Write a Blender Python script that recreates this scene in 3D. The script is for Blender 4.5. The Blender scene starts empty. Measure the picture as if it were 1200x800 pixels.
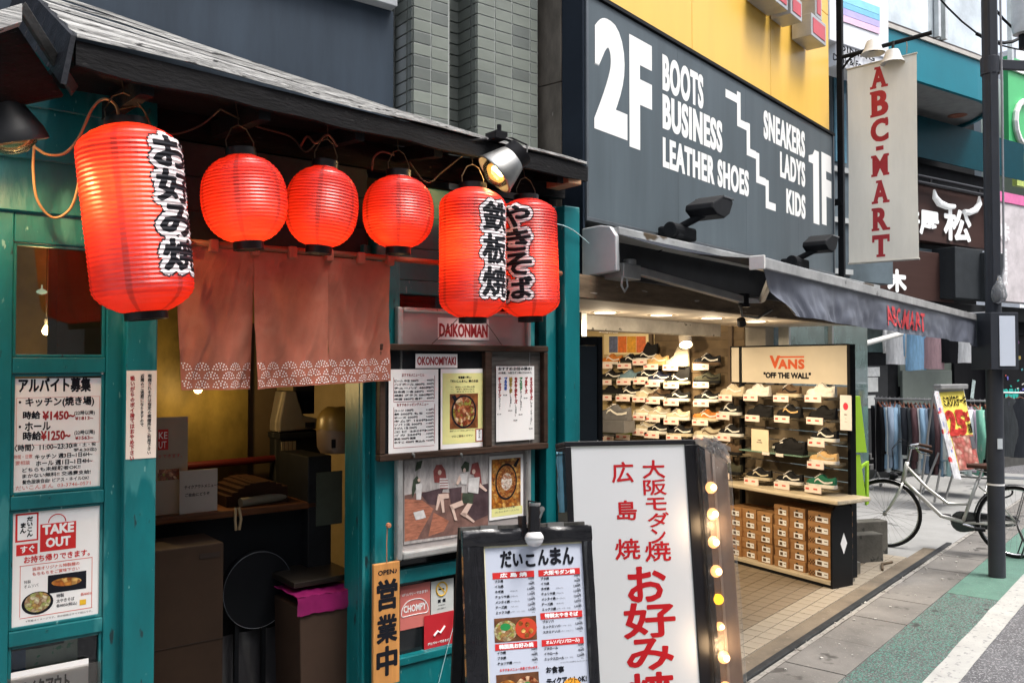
import bpy, bmesh, math, random
from mathutils import Matrix, Vector, noise
random.seed(11)
rad = math.radians
S = bpy.context.scene
COL = S.collection
# ------------------------------------------------------------------ camera, sky, sun, exposure
CAMH, FPX, PITCH, AZ = 1.8, 1006.0, rad(1.43), rad(39.6)
cd = bpy.data.cameras.new('camera'); cd.sensor_width = 36; cd.lens = 36 * FPX / 1200
cd.clip_start = 0.05; cd.clip_end = 2000
cam = bpy.data.objects.new('camera', cd); COL.objects.link(cam)
cam.location = (0, 0, CAMH); cam.rotation_euler = (rad(90) + PITCH, 0, AZ - rad(90)); S.camera = cam
w = bpy.data.worlds.new('World'); S.world = w; w.use_nodes = True
nt = w.node_tree; bg = nt.nodes['Background']
sky = nt.nodes.new('ShaderNodeTexSky'); sky.sky_type = 'NISHITA'; sky.sun_disc = False
SUN_EL, SUN_AZ = rad(64), rad(-75)           # azimuth from +X, counter-clockwise: high over the street
sky.sun_elevation = SUN_EL; sky.sun_rotation = rad(90) - SUN_AZ
sky.air_density = 1.0; sky.dust_density = 5.0; sky.ozone_density = 0.6
hs = nt.nodes.new('ShaderNodeHueSaturation'); hs.inputs['Saturation'].default_value = 0.45   # thin overcast
nt.links.new(sky.outputs[0], hs.inputs['Color']); nt.links.new(hs.outputs[0], bg.inputs[0])
bg.inputs[1].default_value = 0.15
sl = bpy.data.lights.new('sun', 'SUN'); sl.energy = 1.5; sl.angle = rad(18); sl.color = (1, .96, .9)
so = bpy.data.objects.new('sun', sl); COL.objects.link(so)
sd = Vector((math.cos(SUN_EL) * math.cos(SUN_AZ), math.cos(SUN_EL) * math.sin(SUN_AZ), math.sin(SUN_EL)))
so.rotation_euler = sd.to_track_quat('Z', 'Y').to_euler(); so.location = (0, -5, 12)
S.view_settings.view_transform = 'Standard'; S.view_settings.look = 'None'
S.view_settings.exposure = 1.15; S.view_settings.gamma = 1
S.cycles.use_denoising = True; S.cycles.max_bounces = 8; S.cycles.transparent_max_bounces = 12
S.cycles.sample_clamp_indirect = 4

# ------------------------------------------------------------------ frames and pixel helpers
def ray(px, py):
    x = (px - 600) / FPX; y = -(py - 400) / FPX
    f = math.cos(PITCH) - y * math.sin(PITCH); u = math.sin(PITCH) + y * math.cos(PITCH)
    c, s = math.cos(AZ), math.sin(AZ)
    return Vector((f * c + x * s, f * s - x * c, u))
C0 = Vector((0, 0, CAMH))
def frame(x, y, deg, z=0, tilt=0):
    return Matrix.Translation((x, y, z)) @ Matrix.Rotation(rad(deg), 4, 'Z') @ Matrix.Rotation(rad(tilt), 4, 'X')
def pix(F, px, py, y=0.0):
    """where the sight line meets the plane at depth y of a frame: local x, z"""
    I = F.inverted(); o = I @ C0; d = I.to_3x3() @ ray(px, py)
    t = (y - o.y) / d.y; p = o + d * t
    return p.x, p.z
def X(F, px, y=0.0, py=425): return pix(F, px, py, y)[0]
def Z(F, px, py, y=0.0): return pix(F, px, py, y)[1]
def far(px, depth, py=425):
    r = ray(px, py); D = Vector((math.cos(AZ), math.sin(AZ), 0)); return C0 + r * (depth / r.dot(D))
RF = frame(1.252, 3.036, -12.67)       # plane of the restaurant front; x along it, y into it
AF = frame(0, 0, 0)                    # the street and the shoe shop (x along the street, y into the shop)
KF = frame(7.285, 3.563, -109.6)       # front of the rolling shoe rack
WF = frame(7.70, 5.4, -90)             # shoe wall
pB = far(1080, 14); BF = frame(pB.x, pB.y, -17)   # building down the street

# ------------------------------------------------------------------ materials
MC = {}
def mat(name, col, rough=.6, metal=0.0, var=.15, scale=6.0, stretch=(1, 1, 1), bump=.0, bscale=80, speck=None, spec=.5,
        coat=0, emit=None, trans=0, sheen=0):
    """procedural surface: base colour varied by noise, optional specks / chips, fine relief"""
    if name in MC: return MC[name]
    m = bpy.data.materials.new(name); m.use_nodes = True; N = m.node_tree.nodes; L = m.node_tree.links
    if max(col) < .13 and spec == .5 and rough > .3: spec = .14
    b = N['Principled BSDF']; b.inputs['Roughness'].default_value = rough; b.inputs['Metallic'].default_value = metal
    b.inputs['Specular IOR Level'].default_value = spec; b.inputs['Coat Weight'].default_value = coat
    tc = N.new('ShaderNodeTexCoord'); mp = N.new('ShaderNodeMapping'); mp.inputs['Scale'].default_value = stretch
    L.new(tc.outputs['Object'], mp.inputs[0])
    n = N.new('ShaderNodeTexNoise'); n.inputs['Scale'].default_value = scale; n.inputs['Detail'].default_value = 6
    n.inputs['Roughness'].default_value = .65; L.new(mp.outputs[0], n.inputs[0])
    r = N.new('ShaderNodeValToRGB'); r.color_ramp.elements[0].position = .3; r.color_ramp.elements[1].position = .7
    r.color_ramp.elements[0].color = (*[c * (1 - var) for c in col], 1)
    r.color_ramp.elements[1].color = (*[min(1, c * (1 + var)) for c in col], 1)
    L.new(n.outputs[0], r.inputs[0]); out = r.outputs[0]
    if speck:
        for (sc, ss, th) in (speck if isinstance(speck, list) else [speck]):
            n2 = N.new('ShaderNodeTexNoise'); n2.inputs['Scale'].default_value = ss; n2.inputs['Detail'].default_value = 3
            L.new(mp.outputs[0], n2.inputs[0])
            r2 = N.new('ShaderNodeValToRGB'); r2.color_ramp.elements[0].position = th; r2.color_ramp.elements[1].position = min(1, th + .04)
            L.new(n2.outputs[0], r2.inputs[0])
            mx = N.new('ShaderNodeMix'); mx.data_type = 'RGBA'; L.new(r2.outputs[0], mx.inputs[0]); L.new(out, mx.inputs[6])
            mx.inputs[7].default_value = (*sc, 1); out = mx.outputs[2]
    L.new(out, b.inputs['Base Color'])
    if bump:
        n3 = N.new('ShaderNodeTexNoise'); n3.inputs['Scale'].default_value = bscale; n3.inputs['Detail'].default_value = 5
        L.new(mp.outputs[0], n3.inputs[0]); bp = N.new('ShaderNodeBump'); bp.inputs['Strength'].default_value = bump
        bp.inputs['Distance'].default_value = .004; L.new(n3.outputs[0], bp.inputs['Height']); L.new(bp.outputs[0], b.inputs['Normal'])
    if emit:
        b.inputs['Emission Color'].default_value = (*emit[0], 1); b.inputs['Emission Strength'].default_value = emit[1]
    if trans: b.inputs['Transmission Weight'].default_value = trans
    if sheen: b.inputs['Sheen Weight'].default_value = sheen
    MC[name] = m; return m
def pane_mat(name, tint=(1, 1, 1), ior=1.5, rough=.0, mixin=0.0, col=(1, 1, 1)):
    """thin glass or clear film: see-through with a mirror-like reflection"""
    if name in MC: return MC[name]
    m = bpy.data.materials.new(name); m.use_nodes = True; N = m.node_tree.nodes; L = m.node_tree.links
    N.remove(N['Principled BSDF']); o = N['Material Output']
    t = N.new('ShaderNodeBsdfTransparent'); t.inputs[0].default_value = (*tint, 1)
    g = N.new('ShaderNodeBsdfGlossy'); g.inputs['Roughness'].default_value = rough; g.inputs[0].default_value = (.95, .97, 1, 1)
    f = N.new('ShaderNodeFresnel'); f.inputs[0].default_value = ior
    mx = N.new('ShaderNodeMixShader'); L.new(f.outputs[0], mx.inputs[0]); L.new(t.outputs[0], mx.inputs[1]); L.new(g.outputs[0], mx.inputs[2])
    if mixin:
        d = N.new('ShaderNodeBsdfDiffuse'); d.inputs[0].default_value = (*col, 1); m2 = N.new('ShaderNodeMixShader')
        m2.inputs[0].default_value = mixin; L.new(mx.outputs[0], m2.inputs[1]); L.new(d.outputs[0], m2.inputs[2]); mx = m2
        if rough > .1:
            nn = N.new('ShaderNodeTexNoise'); nn.inputs['Scale'].default_value = 22; nn.inputs['Detail'].default_value = 4
            tc = N.new('ShaderNodeTexCoord'); L.new(tc.outputs['Object'], nn.inputs[0])
            bp = N.new('ShaderNodeBump'); bp.inputs['Strength'].default_value = 1; bp.inputs['Distance'].default_value = .02
            L.new(nn.outputs[0], bp.inputs['Height']); L.new(bp.outputs[0], g.inputs['Normal'])
    L.new(mx.outputs[0], o.inputs[0]); MC[name] = m; return m
def cloth_mat(name, col, k=.4):
    """thin cloth that lets some light through"""
    m = mat(name, col, .8, var=.10, scale=3, stretch=(3, 1, .6)); N = m.node_tree.nodes; L = m.node_tree.links
    if 'thin' in m: return m
    m['thin'] = 1; t = N.new('ShaderNodeBsdfTranslucent'); t.inputs[0].default_value = (*col, 1); mx = N.new('ShaderNodeMixShader'); mx.inputs[0].default_value = k
    L.new(N['Principled BSDF'].outputs[0], mx.inputs[1]); L.new(t.outputs[0], mx.inputs[2]); L.new(mx.outputs[0], N['Material Output'].inputs[0]); return m
def emit_mat(name, col, s):
    if name in MC: return MC[name]
    m = bpy.data.materials.new(name); m.use_nodes = True; N = m.node_tree.nodes; L = m.node_tree.links
    N.remove(N['Principled BSDF']); e = N.new('ShaderNodeEmission'); e.inputs[0].default_value = (*col, 1); e.inputs[1].default_value = s
    L.new(e.outputs[0], N['Material Output'].inputs[0]); MC[name] = m; return m
def food_mat(name, cols, scale=60):
    """printed photograph of food: patches of several colours"""
    if name in MC: return MC[name]
    m = bpy.data.materials.new(name); m.use_nodes = True; N = m.node_tree.nodes; L = m.node_tree.links
    b = N['Principled BSDF']; b.inputs['Roughness'].default_value = .35
    tc = N.new('ShaderNodeTexCoord'); nz = N.new('ShaderNodeTexNoise'); nz.inputs['Scale'].default_value = scale * .6
    L.new(tc.outputs['Object'], nz.inputs[0])
    mp = N.new('ShaderNodeVectorMath'); mp.operation = 'MULTIPLY_ADD'; mp.inputs[1].default_value = (.03, .03, .03)
    L.new(nz.outputs[1], mp.inputs[0]); L.new(tc.outputs['Object'], mp.inputs[2])
    v = N.new('ShaderNodeTexVoronoi'); v.inputs['Scale'].default_value = scale; L.new(mp.outputs[0], v.inputs[0])
    r = N.new('ShaderNodeValToRGB'); r.color_ramp.interpolation = 'LINEAR'
    e = r.color_ramp.elements
    while len(e) < len(cols): e.new(.5)
    for i, c in enumerate(cols): e[i].position = .15 + .7 * i / (len(cols) - 1); e[i].color = (*c, 1)
    sx = N.new('ShaderNodeSeparateColor'); L.new(v.outputs['Color'], sx.inputs[0]); L.new(sx.outputs[0], r.inputs[0])
    mu = N.new('ShaderNodeMix'); mu.data_type = 'RGBA'; mu.blend_type = 'MULTIPLY'; mu.inputs[0].default_value = .75
    r3 = N.new('ShaderNodeValToRGB'); r3.color_ramp.elements[0].color = (1, 1, 1, 1); r3.color_ramp.elements[1].color = (.25, .15, .1, 1)
    r3.color_ramp.elements[0].position = .1; r3.color_ramp.elements[1].position = .75
    L.new(v.outputs['Distance'], r3.inputs[0]); L.new(r.outputs[0], mu.inputs[6]); L.new(r3.outputs[0], mu.inputs[7])
    L.new(mu.outputs[2], b.inputs['Base Color']); MC[name] = m; return m
def lantern_mat(name):
    """waxed red paper lit from a bulb inside"""
    if name in MC: return MC[name]
    m = bpy.data.materials.new(name); m.use_nodes = True; N = m.node_tree.nodes; L = m.node_tree.links
    N.remove(N['Principled BSDF']); o = N['Material Output']
    tc = N.new('ShaderNodeTexCoord'); sp = N.new('ShaderNodeSeparateXYZ'); L.new(tc.outputs['Object'], sp.inputs[0])
    at = N.new('ShaderNodeMath'); at.operation = 'ARCTAN2'; L.new(sp.outputs[1], at.inputs[0]); L.new(sp.outputs[0], at.inputs[1])
    md = N.new('ShaderNodeMath'); md.operation = 'PINGPONG'; md.inputs[1].default_value = math.pi / 6; L.new(at.outputs[0], md.inputs[0])
    r = N.new('ShaderNodeValToRGB'); r.color_ramp.elements[0].position = .045; r.color_ramp.elements[0].color = (.5, .5, .5, 1)
    r.color_ramp.elements[1].position = .075; r.color_ramp.elements[1].color = (1, 1, 1, 1); L.new(md.outputs[0], r.inputs[0])
    nz = N.new('ShaderNodeTexNoise'); nz.inputs['Scale'].default_value = 14; L.new(tc.outputs['Object'], nz.inputs[0])
    mr = N.new('ShaderNodeMapRange'); mr.inputs[3].default_value = .8; mr.inputs[4].default_value = 1.15; L.new(nz.outputs[0], mr.inputs[0])
    mm = N.new('ShaderNodeMix'); mm.data_type = 'RGBA'; mm.blend_type = 'MULTIPLY'; mm.inputs[0].default_value = 1
    L.new(r.outputs[0], mm.inputs[6]); L.new(mr.outputs[0], mm.inputs[7])
    def tinted(c):
        k = N.new('ShaderNodeMix'); k.data_type = 'RGBA'; k.blend_type = 'MULTIPLY'; k.inputs[0].default_value = 1
        k.inputs[7].default_value = (*c, 1); L.new(mm.outputs[2], k.inputs[6]); return k.outputs[2]
    d = N.new('ShaderNodeBsdfDiffuse'); d.inputs[0].default_value = (.40, .014, .013, 1)
    t = N.new('ShaderNodeBsdfTranslucent'); L.new(tinted((.90, .058, .018)), t.inputs[0])
    g = N.new('ShaderNodeBsdfGlossy'); g.inputs['Roughness'].default_value = .38; g.inputs[0].default_value = (1, .8, .8, 1)
    a = N.new('ShaderNodeMixShader'); a.inputs[0].default_value = .5; L.new(d.outputs[0], a.inputs[1]); L.new(t.outputs[0], a.inputs[2])
    b = N.new('ShaderNodeMixShader'); b.inputs[0].default_value = .06; L.new(a.outputs[0], b.inputs[1]); L.new(g.outputs[0], b.inputs[2])
    L.new(b.outputs[0], o.inputs[0]); MC[name] = m; return m

teal = mat('teal_paint', (.0, .125, .14), .42, var=.30, scale=4, bump=.5, bscale=38, stretch=(1, 1, .3),
           speck=[((.03, .19, .20), 9, .60), ((.16, .34, .33), 60, .70), ((.01, .03, .035), 30, .70)])
teal_in = mat('teal_paint_flat', (.0, .115, .13), .5, var=.2, scale=5, bump=.3, bscale=50, stretch=(.4, 1, 1), speck=((.1, .22, .2), 55, .74))
oldwood = mat('weathered_board', (.30, .30, .295), .75, var=.55, scale=9, stretch=(.35, 6, 6), bump=1, bscale=30, speck=[((.03, .03, .03), 11, .62), ((.42, .42, .4), 16, .64)])
blackwood = mat('black_stained_board', (.0055, .0055, .0065), .85, var=.6, scale=6, stretch=(.6, 4, 4), bump=.8, bscale=30, speck=((.022, .022, .022), 20, .68), spec=.2)
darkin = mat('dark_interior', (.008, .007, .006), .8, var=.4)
brownwood = mat('dark_brown_frame', (.040, .024, .017), .55, var=.4, scale=8, stretch=(.5, 3, 3), bump=.4, bscale=40)
counterwood = mat('counter_wood', (.09, .035, .015), .45, var=.4, scale=8, stretch=(.4, 5, 5))
metal = mat('brushed_metal', (.36, .36, .35), .42, 1, var=.15, scale=10)
steel = mat('silver_paint', (.42, .42, .41), .4, .5, var=.2, scale=12, speck=((.14, .12, .1), 25, .7))
blackp = mat('black_plastic', (.012, .012, .014), .4, var=.3, scale=9)
blackm = mat('black_matt', (.010, .011, .013), .6, var=.3, scale=9)
white = mat('white_paper', (.78, .77, .76), .7, var=.03, scale=5)
cream = mat('cream_paper', (.72, .70, .55), .7, var=.03)
yellowpaper = mat('yellow_paper', (.70, .68, .28), .7, var=.04)
ink = mat('black_ink', (.010, .011, .016), .6, var=.1)
redink = mat('red_ink', (.55, .012, .012), .6, var=.1)
darkred = mat('dark_red_ink', (.30, .012, .015), .6, var=.1)
whiteink = mat('white_print', (.82, .82, .82), .6, var=.03)
blueink = mat('blue_ink', (.01, .08, .40), .6); greenink = mat('green_ink', (.01, .22, .05), .6)
grayink = mat('grey_ink', (.10, .10, .11), .6)
pinkprint = mat('pink_print', (.62, .16, .13), .5, var=.06)
wire = mat('tan_cable', (.30, .18, .09), .5); wirek = mat('thin_wire', (.10, .08, .06), .4, .6)
glass = pane_mat('window_glass', (.86, .88, .86)); film = pane_mat('clear_film', (.95, .94, .93), 1.35, .14, .035, (.8, .75, .7))
food1 = food_mat('food_print_stew', [(.20, .04, .01), (.55, .20, .08), (.75, .55, .35), (.35, .40, .05), (.30, .08, .03)], 75)
food2 = food_mat('food_print_cabbage', [(.55, .5, .3), (.3, .12, .04), (.75, .7, .5), (.35, .45, .1), (.5, .3, .1)], 90)
food3 = food_mat('food_print_roast', [(.45, .14, .02), (.7, .32, .05), (.22, .05, .01), (.8, .5, .15)], 60)

# ------------------------------------------------------------------ mesh builder
TXT = {}
def glyphs(s, off=0.0, res=2):
    """outline of a word as flat triangles, in em units; (verts, faces)"""
    k = (s, off, res)
    if k in TXT: return TXT[k]
    cu = bpy.data.curves.new('t', 'FONT'); cu.body = s; cu.size = 1; cu.offset = off; cu.resolution_u = res
    if off >= .02 and len(s) > 1 and s.isascii(): cu.space_character = 1.13
    o = bpy.data.objects.new('t', cu); COL.objects.link(o)
    me = bpy.data.meshes.new_from_object(o.evaluated_get(bpy.context.evaluated_depsgraph_get()))
    v = [(a.co.x, a.co.y) for a in me.vertices]; f = [tuple(p.vertices) for p in me.polygons]
    if f:                                                 # keep every face turned to the reader
        g = []
        for q in f:
            ar = sum(v[q[i]][0] * v[q[(i + 1) % len(q)]][1] - v[q[(i + 1) % len(q)]][0] * v[q[i]][1] for i in range(len(q)))
            g.append(q if ar > 0 else q[::-1])
        f = g
    bpy.data.objects.remove(o); bpy.data.curves.remove(cu); bpy.data.meshes.remove(me)
    TXT[k] = (v, f); return TXT[k]
class MB:
    def __init__(s): s.v = []; s.f = []; s.m = []; s.k = 0
    def add(s, v, f, m=None):
        n = len(s.v); s.v += [tuple(p) for p in v]; s.f += [tuple(i + n for i in q) for q in f]
        s.m += [s.k if m is None else m] * len(f); return s
    def box(s, x0, x1, y0, y1, z0, z1, M=None, m=None):
        if x0 > x1: x0, x1 = x1, x0
        if y0 > y1: y0, y1 = y1, y0
        if z0 > z1: z0, z1 = z1, z0
        v = [(x, y, z) for x in (x0, x1) for y in (y0, y1) for z in (z0, z1)]
        if M: v = [tuple(M @ Vector(p)) for p in v]
        return s.add(v, [(0, 1, 3, 2), (4, 6, 7, 5), (0, 4, 5, 1), (2, 3, 7, 6), (0, 2, 6, 4), (1, 5, 7, 3)], m)
    def hexa(s, a, b, m=None):
        """a and b: two quads of four points each, same order"""
        return s.add(list(a) + list(b), [(0, 3, 2, 1), (4, 5, 6, 7), (0, 1, 5, 4), (1, 2, 6, 5), (2, 3, 7, 6), (3, 0, 4, 7)], m)
    def quad(s, a, b, c, d, m=None): return s.add([a, b, c, d], [(0, 1, 2, 3)], m)
    def poly(s, pts, y, m=None):
        return s.add([(p[0], y, p[1]) for p in pts], [tuple(range(len(pts)))], m)
    def prism(s, pts, y0, y1, m=None):
        n = len(pts); v = [(p[0], y0, p[1]) for p in pts] + [(p[0], y1, p[1]) for p in pts]
        f = [tuple(range(n)), tuple(range(2 * n - 1, n - 1, -1))] + [(i, i + n, (i + 1) % n + n, (i + 1) % n) for i in range(n)]
        return s.add(v, f, m)
    def disc(s, x, z, y, rx, rz=None, n=20, m=None, rot=0):
        rz = rz or rx; c, q = math.cos(rot), math.sin(rot)
        pts = [(rx * math.cos(a), rz * math.sin(a)) for a in [2 * math.pi * i / n for i in range(n)]]
        return s.poly([(x + a * c - b * q, z + a * q + b * c) for a, b in pts], y, m)
    def tube(s, pts, r, n=8, m=None, cap=True, closed=False):
        P = [Vector(p) for p in pts]; k = len(P); rr = r if isinstance(r, (list, tuple)) else [r] * k
        v = []; prev = None
        for i, p in enumerate(P):
            if closed: t = P[(i + 1) % k] - P[i - 1]
            else: t = P[min(i + 1, k - 1)] - P[max(i - 1, 0)]
            if t.length < 1e-9: t = Vector((0, 0, 1))
            t.normalize()
            if prev is None:
                u = t.orthogonal().normalized()
            else:
                u = prev - t * prev.dot(t)
                u = u.normalized() if u.length > 1e-6 else t.orthogonal().normalized()
            prev = u; w_ = t.cross(u)
            v += [tuple(p + (u * math.cos(a) + w_ * math.sin(a)) * rr[i]) for a in [2 * math.pi * j / n for j in range(n)]]
        f = []
        for i in range(k if closed else k - 1):
            a = i * n; b = ((i + 1) % k) * n
            f += [(a + j, a + (j + 1) % n, b + (j + 1) % n, b + j) for j in range(n)]
        if cap and not closed: f += [tuple(range(n - 1, -1, -1)), tuple((k - 1) * n + j for j in range(n))]
        return s.add(v, f, m)
    def lathe(s, prof, c=(0, 0, 0), n=24, M=None, m=None, cap=False):
        v = []
        for r, z in prof:
            for j in range(n):
                a = 2 * math.pi * j / n; p = Vector((r * math.cos(a), r * math.sin(a), z))
                if M: p = M @ p
                v.append(tuple(p + Vector(c)))
        f = []
        for i in range(len(prof) - 1):
            f += [(i * n + j, i * n + (j + 1) % n, (i + 1) * n + (j + 1) % n, (i + 1) * n + j) for j in range(n)]
        if cap: f += [tuple(range(n - 1, -1, -1)), tuple((len(prof) - 1) * n + j for j in range(n))]
        return s.add(v, f, m)
    def cyl(s, a, b, r, n=16, m=None): return s.tube([a, b], r, n, m)
    def grid(s, fn, nu, nv, m=None, flip=False):
        v = [fn(i / nu, j / nv) for j in range(nv + 1) for i in range(nu + 1)]
        f = [(j * (nu + 1) + i, j * (nu + 1) + i + 1, (j + 1) * (nu + 1) + i + 1, (j + 1) * (nu + 1) + i) for j in range(nv) for i in range(nu)]
        if flip: f = [q[::-1] for q in f]
        return s.add(v, f, m)
    def _put(s, g, fx, y, bold, em, m):
        v, f = g; sh = [(0, 0)]
        if isinstance(bold, tuple):
            for q in range(1, bold[1] + 1): sh += [(bold[0] * q / bold[1], 0), (-bold[0] * q / bold[1], 0)]
        elif bold:
            n = 8 if bold < .08 else 14
            sh += [(bold * math.cos(2 * math.pi * i / n), bold * math.sin(2 * math.pi * i / n)) for i in range(n)]
        for i, (dx, dz) in enumerate(sh):
            s.add([fx(a, b, dx * em, dz * em, y - i * 3e-5) for a, b in v], f, m)
    def fit(s, t, x0, x1, z0, z1, y, bold=0, off=.006, m=None, res=2):
        """text stretched to fill a rectangle"""
        v, f = glyphs(t, off, res)
        if not v: return s
        a0 = min(p[0] for p in v); a1 = max(p[0] for p in v); b0 = min(p[1] for p in v); b1 = max(p[1] for p in v)
        kx = (x1 - x0) / max(1e-6, a1 - a0); kz = (z1 - z0) / max(1e-6, b1 - b0)
        s._put((v, f), lambda a, b, dx, dz, yy: (x0 + (a - a0) * kx + dx, yy, z0 + (b - b0) * kz + dz), y, bold, min(kx, kz), m); return s
    def line(s, t, x, z, h, y, bold=0, off=.004, sx=1.0, m=None, al='l', hand=False, res=1):
        """one line of text, z is the foot of the line, h the letter height"""
        if not hand:
            v, f = glyphs(t, off, res)
            if not v: return s
            a1 = max(p[0] for p in v); k = h * 1.15; ox = {'l': 0, 'c': -a1 * k * sx / 2, 'r': -a1 * k * sx}[al]
            s._put((v, f), lambda a, b, dx, dz, yy: (x + ox + a * k * sx + dx, yy, z + b * k + dz), y, bold, k, m); return s
        cx = x
        for ch in t:
            v, f = glyphs(ch, off, res); k = h * 1.15 * random.uniform(.9, 1.08)
            wd = (max([p[0] for p in v]) if v else .4); ro = random.uniform(-.1, .1); dzz = random.uniform(-.06, .06) * h
            c, q = math.cos(ro), math.sin(ro)
            if v: s._put((v, f), lambda a, b, dx, dz, yy: (cx + (a * c - b * q) * k * sx + dx, yy, z + dzz + (a * q + b * c) * k + dz), y, bold, k, m)
            cx += (wd + .06) * k * sx
        return s
    def vtext(s, t, x, ztop, size, y, bold=0, sx=1.0, adv=1.0, m=None, hand=False, off=.004, res=1):
        """text running down; x is the column's middle"""
        for i, ch in enumerate(t):
            v, f = glyphs(ch, off, res)
            if not v: continue
            rot = ch in '~ー-〜…'
            ro = random.uniform(-.09, .09) if hand else 0; c, q = math.cos(ro), math.sin(ro)
            def fx(a, b, dx, dz, yy):
                a -= .5; b -= .38
                if rot: a, b = b, -a
                return (x + (a * c - b * q) * size * sx + dx, yy, ztop - (i + .5) * size * adv + (a * q + b * c) * size + dz)
            s._put((v, f), fx, y, bold, size, m)
        return s
    def map(s, fn): s.v = [tuple(fn(Vector(p))) for p in s.v]; return s

def mesh_of(name, mb, mats, base=(0, 0, 0), smooth=False):
    me = bpy.data.meshes.new(name); b = Vector(base)
    me.from_pydata([(p[0] - b.x, p[1] - b.y, p[2] - b.z) for p in mb.v], [], mb.f)
    for m_ in (mats if isinstance(mats, (list, tuple)) else [mats]): me.materials.append(m_)
    if any(mb.m): me.polygons.foreach_set('material_index', mb.m)
    if smooth: me.polygons.foreach_set('use_smooth', [True] * len(me.polygons))
    me.update(); return me
BASE = {}
def finish(o, bevel, smooth):
    if bevel:
        md = o.modifiers.new('edge', 'BEVEL'); md.width = bevel; md.segments = 2; md.limit_method = 'ANGLE'; md.angle_limit = rad(40)
    if smooth == 'angle':
        o.data.polygons.foreach_set('use_smooth', [True] * len(o.data.polygons)); o.data.set_sharp_from_angle(angle=rad(38))
def tag(o, label=None, cat=None, group=None, kind=None):
    if label: o['label'] = label
    if cat: o['category'] = cat
    if group: o['group'] = group
    if kind: o['kind'] = kind
    return o
def thing(name, label, cat, base=(0, 0, 0), F=AF, group=None):
    o = bpy.data.objects.new(name, None); COL.objects.link(o); o.empty_display_size = .1
    o.matrix_world = F @ Matrix.Translation(base); BASE[o.name] = Vector(base); return tag(o, label, cat, group)
def part(name, mb, mats, parent, bevel=0, smooth=False, label=None, kind=None, base=None):
    if name in ('skin_print', 'red_print', 'band_lettering', 'grey_print', 'hair_print', 'dark_print', 'white_print', 'dish_print', 'table_print', 'bench_print', 'black_print', 'pink_print', 'price_lettering', 'price_print', 'label_print', 'sale_print', 'handle_print'): kind = 'stuff'
    b = BASE[parent.name]
    o = bpy.data.objects.new(name, mesh_of(name, mb, mats, b, smooth is True)); COL.objects.link(o); o.parent = parent
    BASE[o.name] = b; finish(o, bevel, smooth); return tag(o, label, kind=kind)
def solo(name, label, cat, mb, mats, F=AF, base=None, group=None, bevel=0, smooth=False, kind=None):
    if base is None:
        xs, ys, zs = zip(*mb.v); base = ((min(xs) + max(xs)) / 2, (min(ys) + max(ys)) / 2, min(zs))
    o = bpy.data.objects.new(name, mesh_of(name, mb, mats, base, smooth is True)); COL.objects.link(o)
    o.matrix_world = F @ Matrix.Translation(base); BASE[o.name] = Vector(base); finish(o, bevel, smooth)
    return tag(o, label, cat, group, kind)
def struct(name, mb, mats, F=AF, bevel=0, smooth=False): return solo(name, None, None, mb, mats, F, (0, 0, 0), None, bevel, smooth, 'structure')
def copy_tree(o, parent=None):
    c = o.copy(); COL.objects.link(c); BASE[c.name] = BASE.get(o.name, Vector((0, 0, 0)))
    if parent: c.parent = parent; c.matrix_parent_inverse = o.matrix_parent_inverse.copy()
    for ch in list(o.children): copy_tree(ch, c)
    return c
def setmat(o, m, slot=0):
    o.material_slots[slot].link = 'OBJECT'; o.material_slots[slot].material = m
def light(name, kind, loc, power, col=(1, .8, .55), parent=None, size=.03, F=AF, aim=None, spot=1.2, blend=.6):
    l = bpy.data.lights.new(name, kind); l.energy = power; l.color = col
    if kind == 'POINT': l.shadow_soft_size = size
    if kind == 'SPOT': l.shadow_soft_size = size; l.spot_size = spot; l.spot_blend = blend
    o = bpy.data.objects.new(name, l); COL.objects.link(o)
    p = F @ Vector(loc)
    R = (F @ Vector(aim) - p).to_track_quat('-Z', 'Y').to_matrix().to_4x4() if aim else Matrix()
    o.matrix_world = Matrix.Translation(p) @ R
    return o

# ================================================================== THE RESTAURANT
def r_(px, y=0, py=425): return X(RF, px, y, py)
def z_(px, py, y=0): return Z(RF, px, py, y)
rest = thing('restaurant_building', 'teal painted timber restaurant front under a black boarded eave', 'building', (1.1, 0, 0), RF)
s_dl, s_a, s_pl, s_pr = r_(-70), r_(14), r_(147.5, -.05), r_(184.5, -.05)
s_opR = r_(411)
# --- left door with glazed panels
door = part('door', MB().box(s_dl - .5, s_dl, .0, .04, 0, 2.3), teal, rest, .004)
def sub(name, mb, m, parent, bevel=0, **k): return part(name, mb, m, parent, bevel, **k)
zt, zw1a, zw1b = z_(70, 250), z_(70, 287), z_(70, 419)
zp1a, zp1b, zp2a, zp2b, zp3 = z_(70, 437), z_(70, 577), z_(70, 593), z_(70, 731), z_(70, 748)
s_b = r_(124); s_c = r_(146)
sub('stile', MB().box(s_dl, s_a, -.005, .04, .05, zt), teal, door, .004)
sub('stile', MB().box(s_b, s_c, -.005, .04, .05, zt), teal, door, .004)
for a, b in ((zw1a, zt), (zp1a, zw1b), (zp2a, zp1b), (zp3, zp2b), (.05, .35)):
    sub('rail', MB().box(s_a + .001, s_b - .001, -.003, .038, a, b), teal, door, .003)
for a, b in ((zw1b, zw1a), (zp1b, zp1a), (zp2b, zp2a), (.35, zp3)):
    mb = MB()
    for q in ((s_a + .001, s_a + .011, a, b), (s_b - .011, s_b - .001, a, b)): mb.box(q[0], q[1], .006, .02, q[2] + .001, q[3] - .001)
    mb.box(s_a + .011, s_b - .011, .006, .02, b - .011, b - .001); mb.box(s_a + .011, s_b - .011, .006, .02, a + .001, a + .011)
    sub('moulding', mb, teal, door, .002)
    sub('pane', MB().box(s_a, s_b, .022, .026, a, b), glass, door)
mb = MB()
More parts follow.
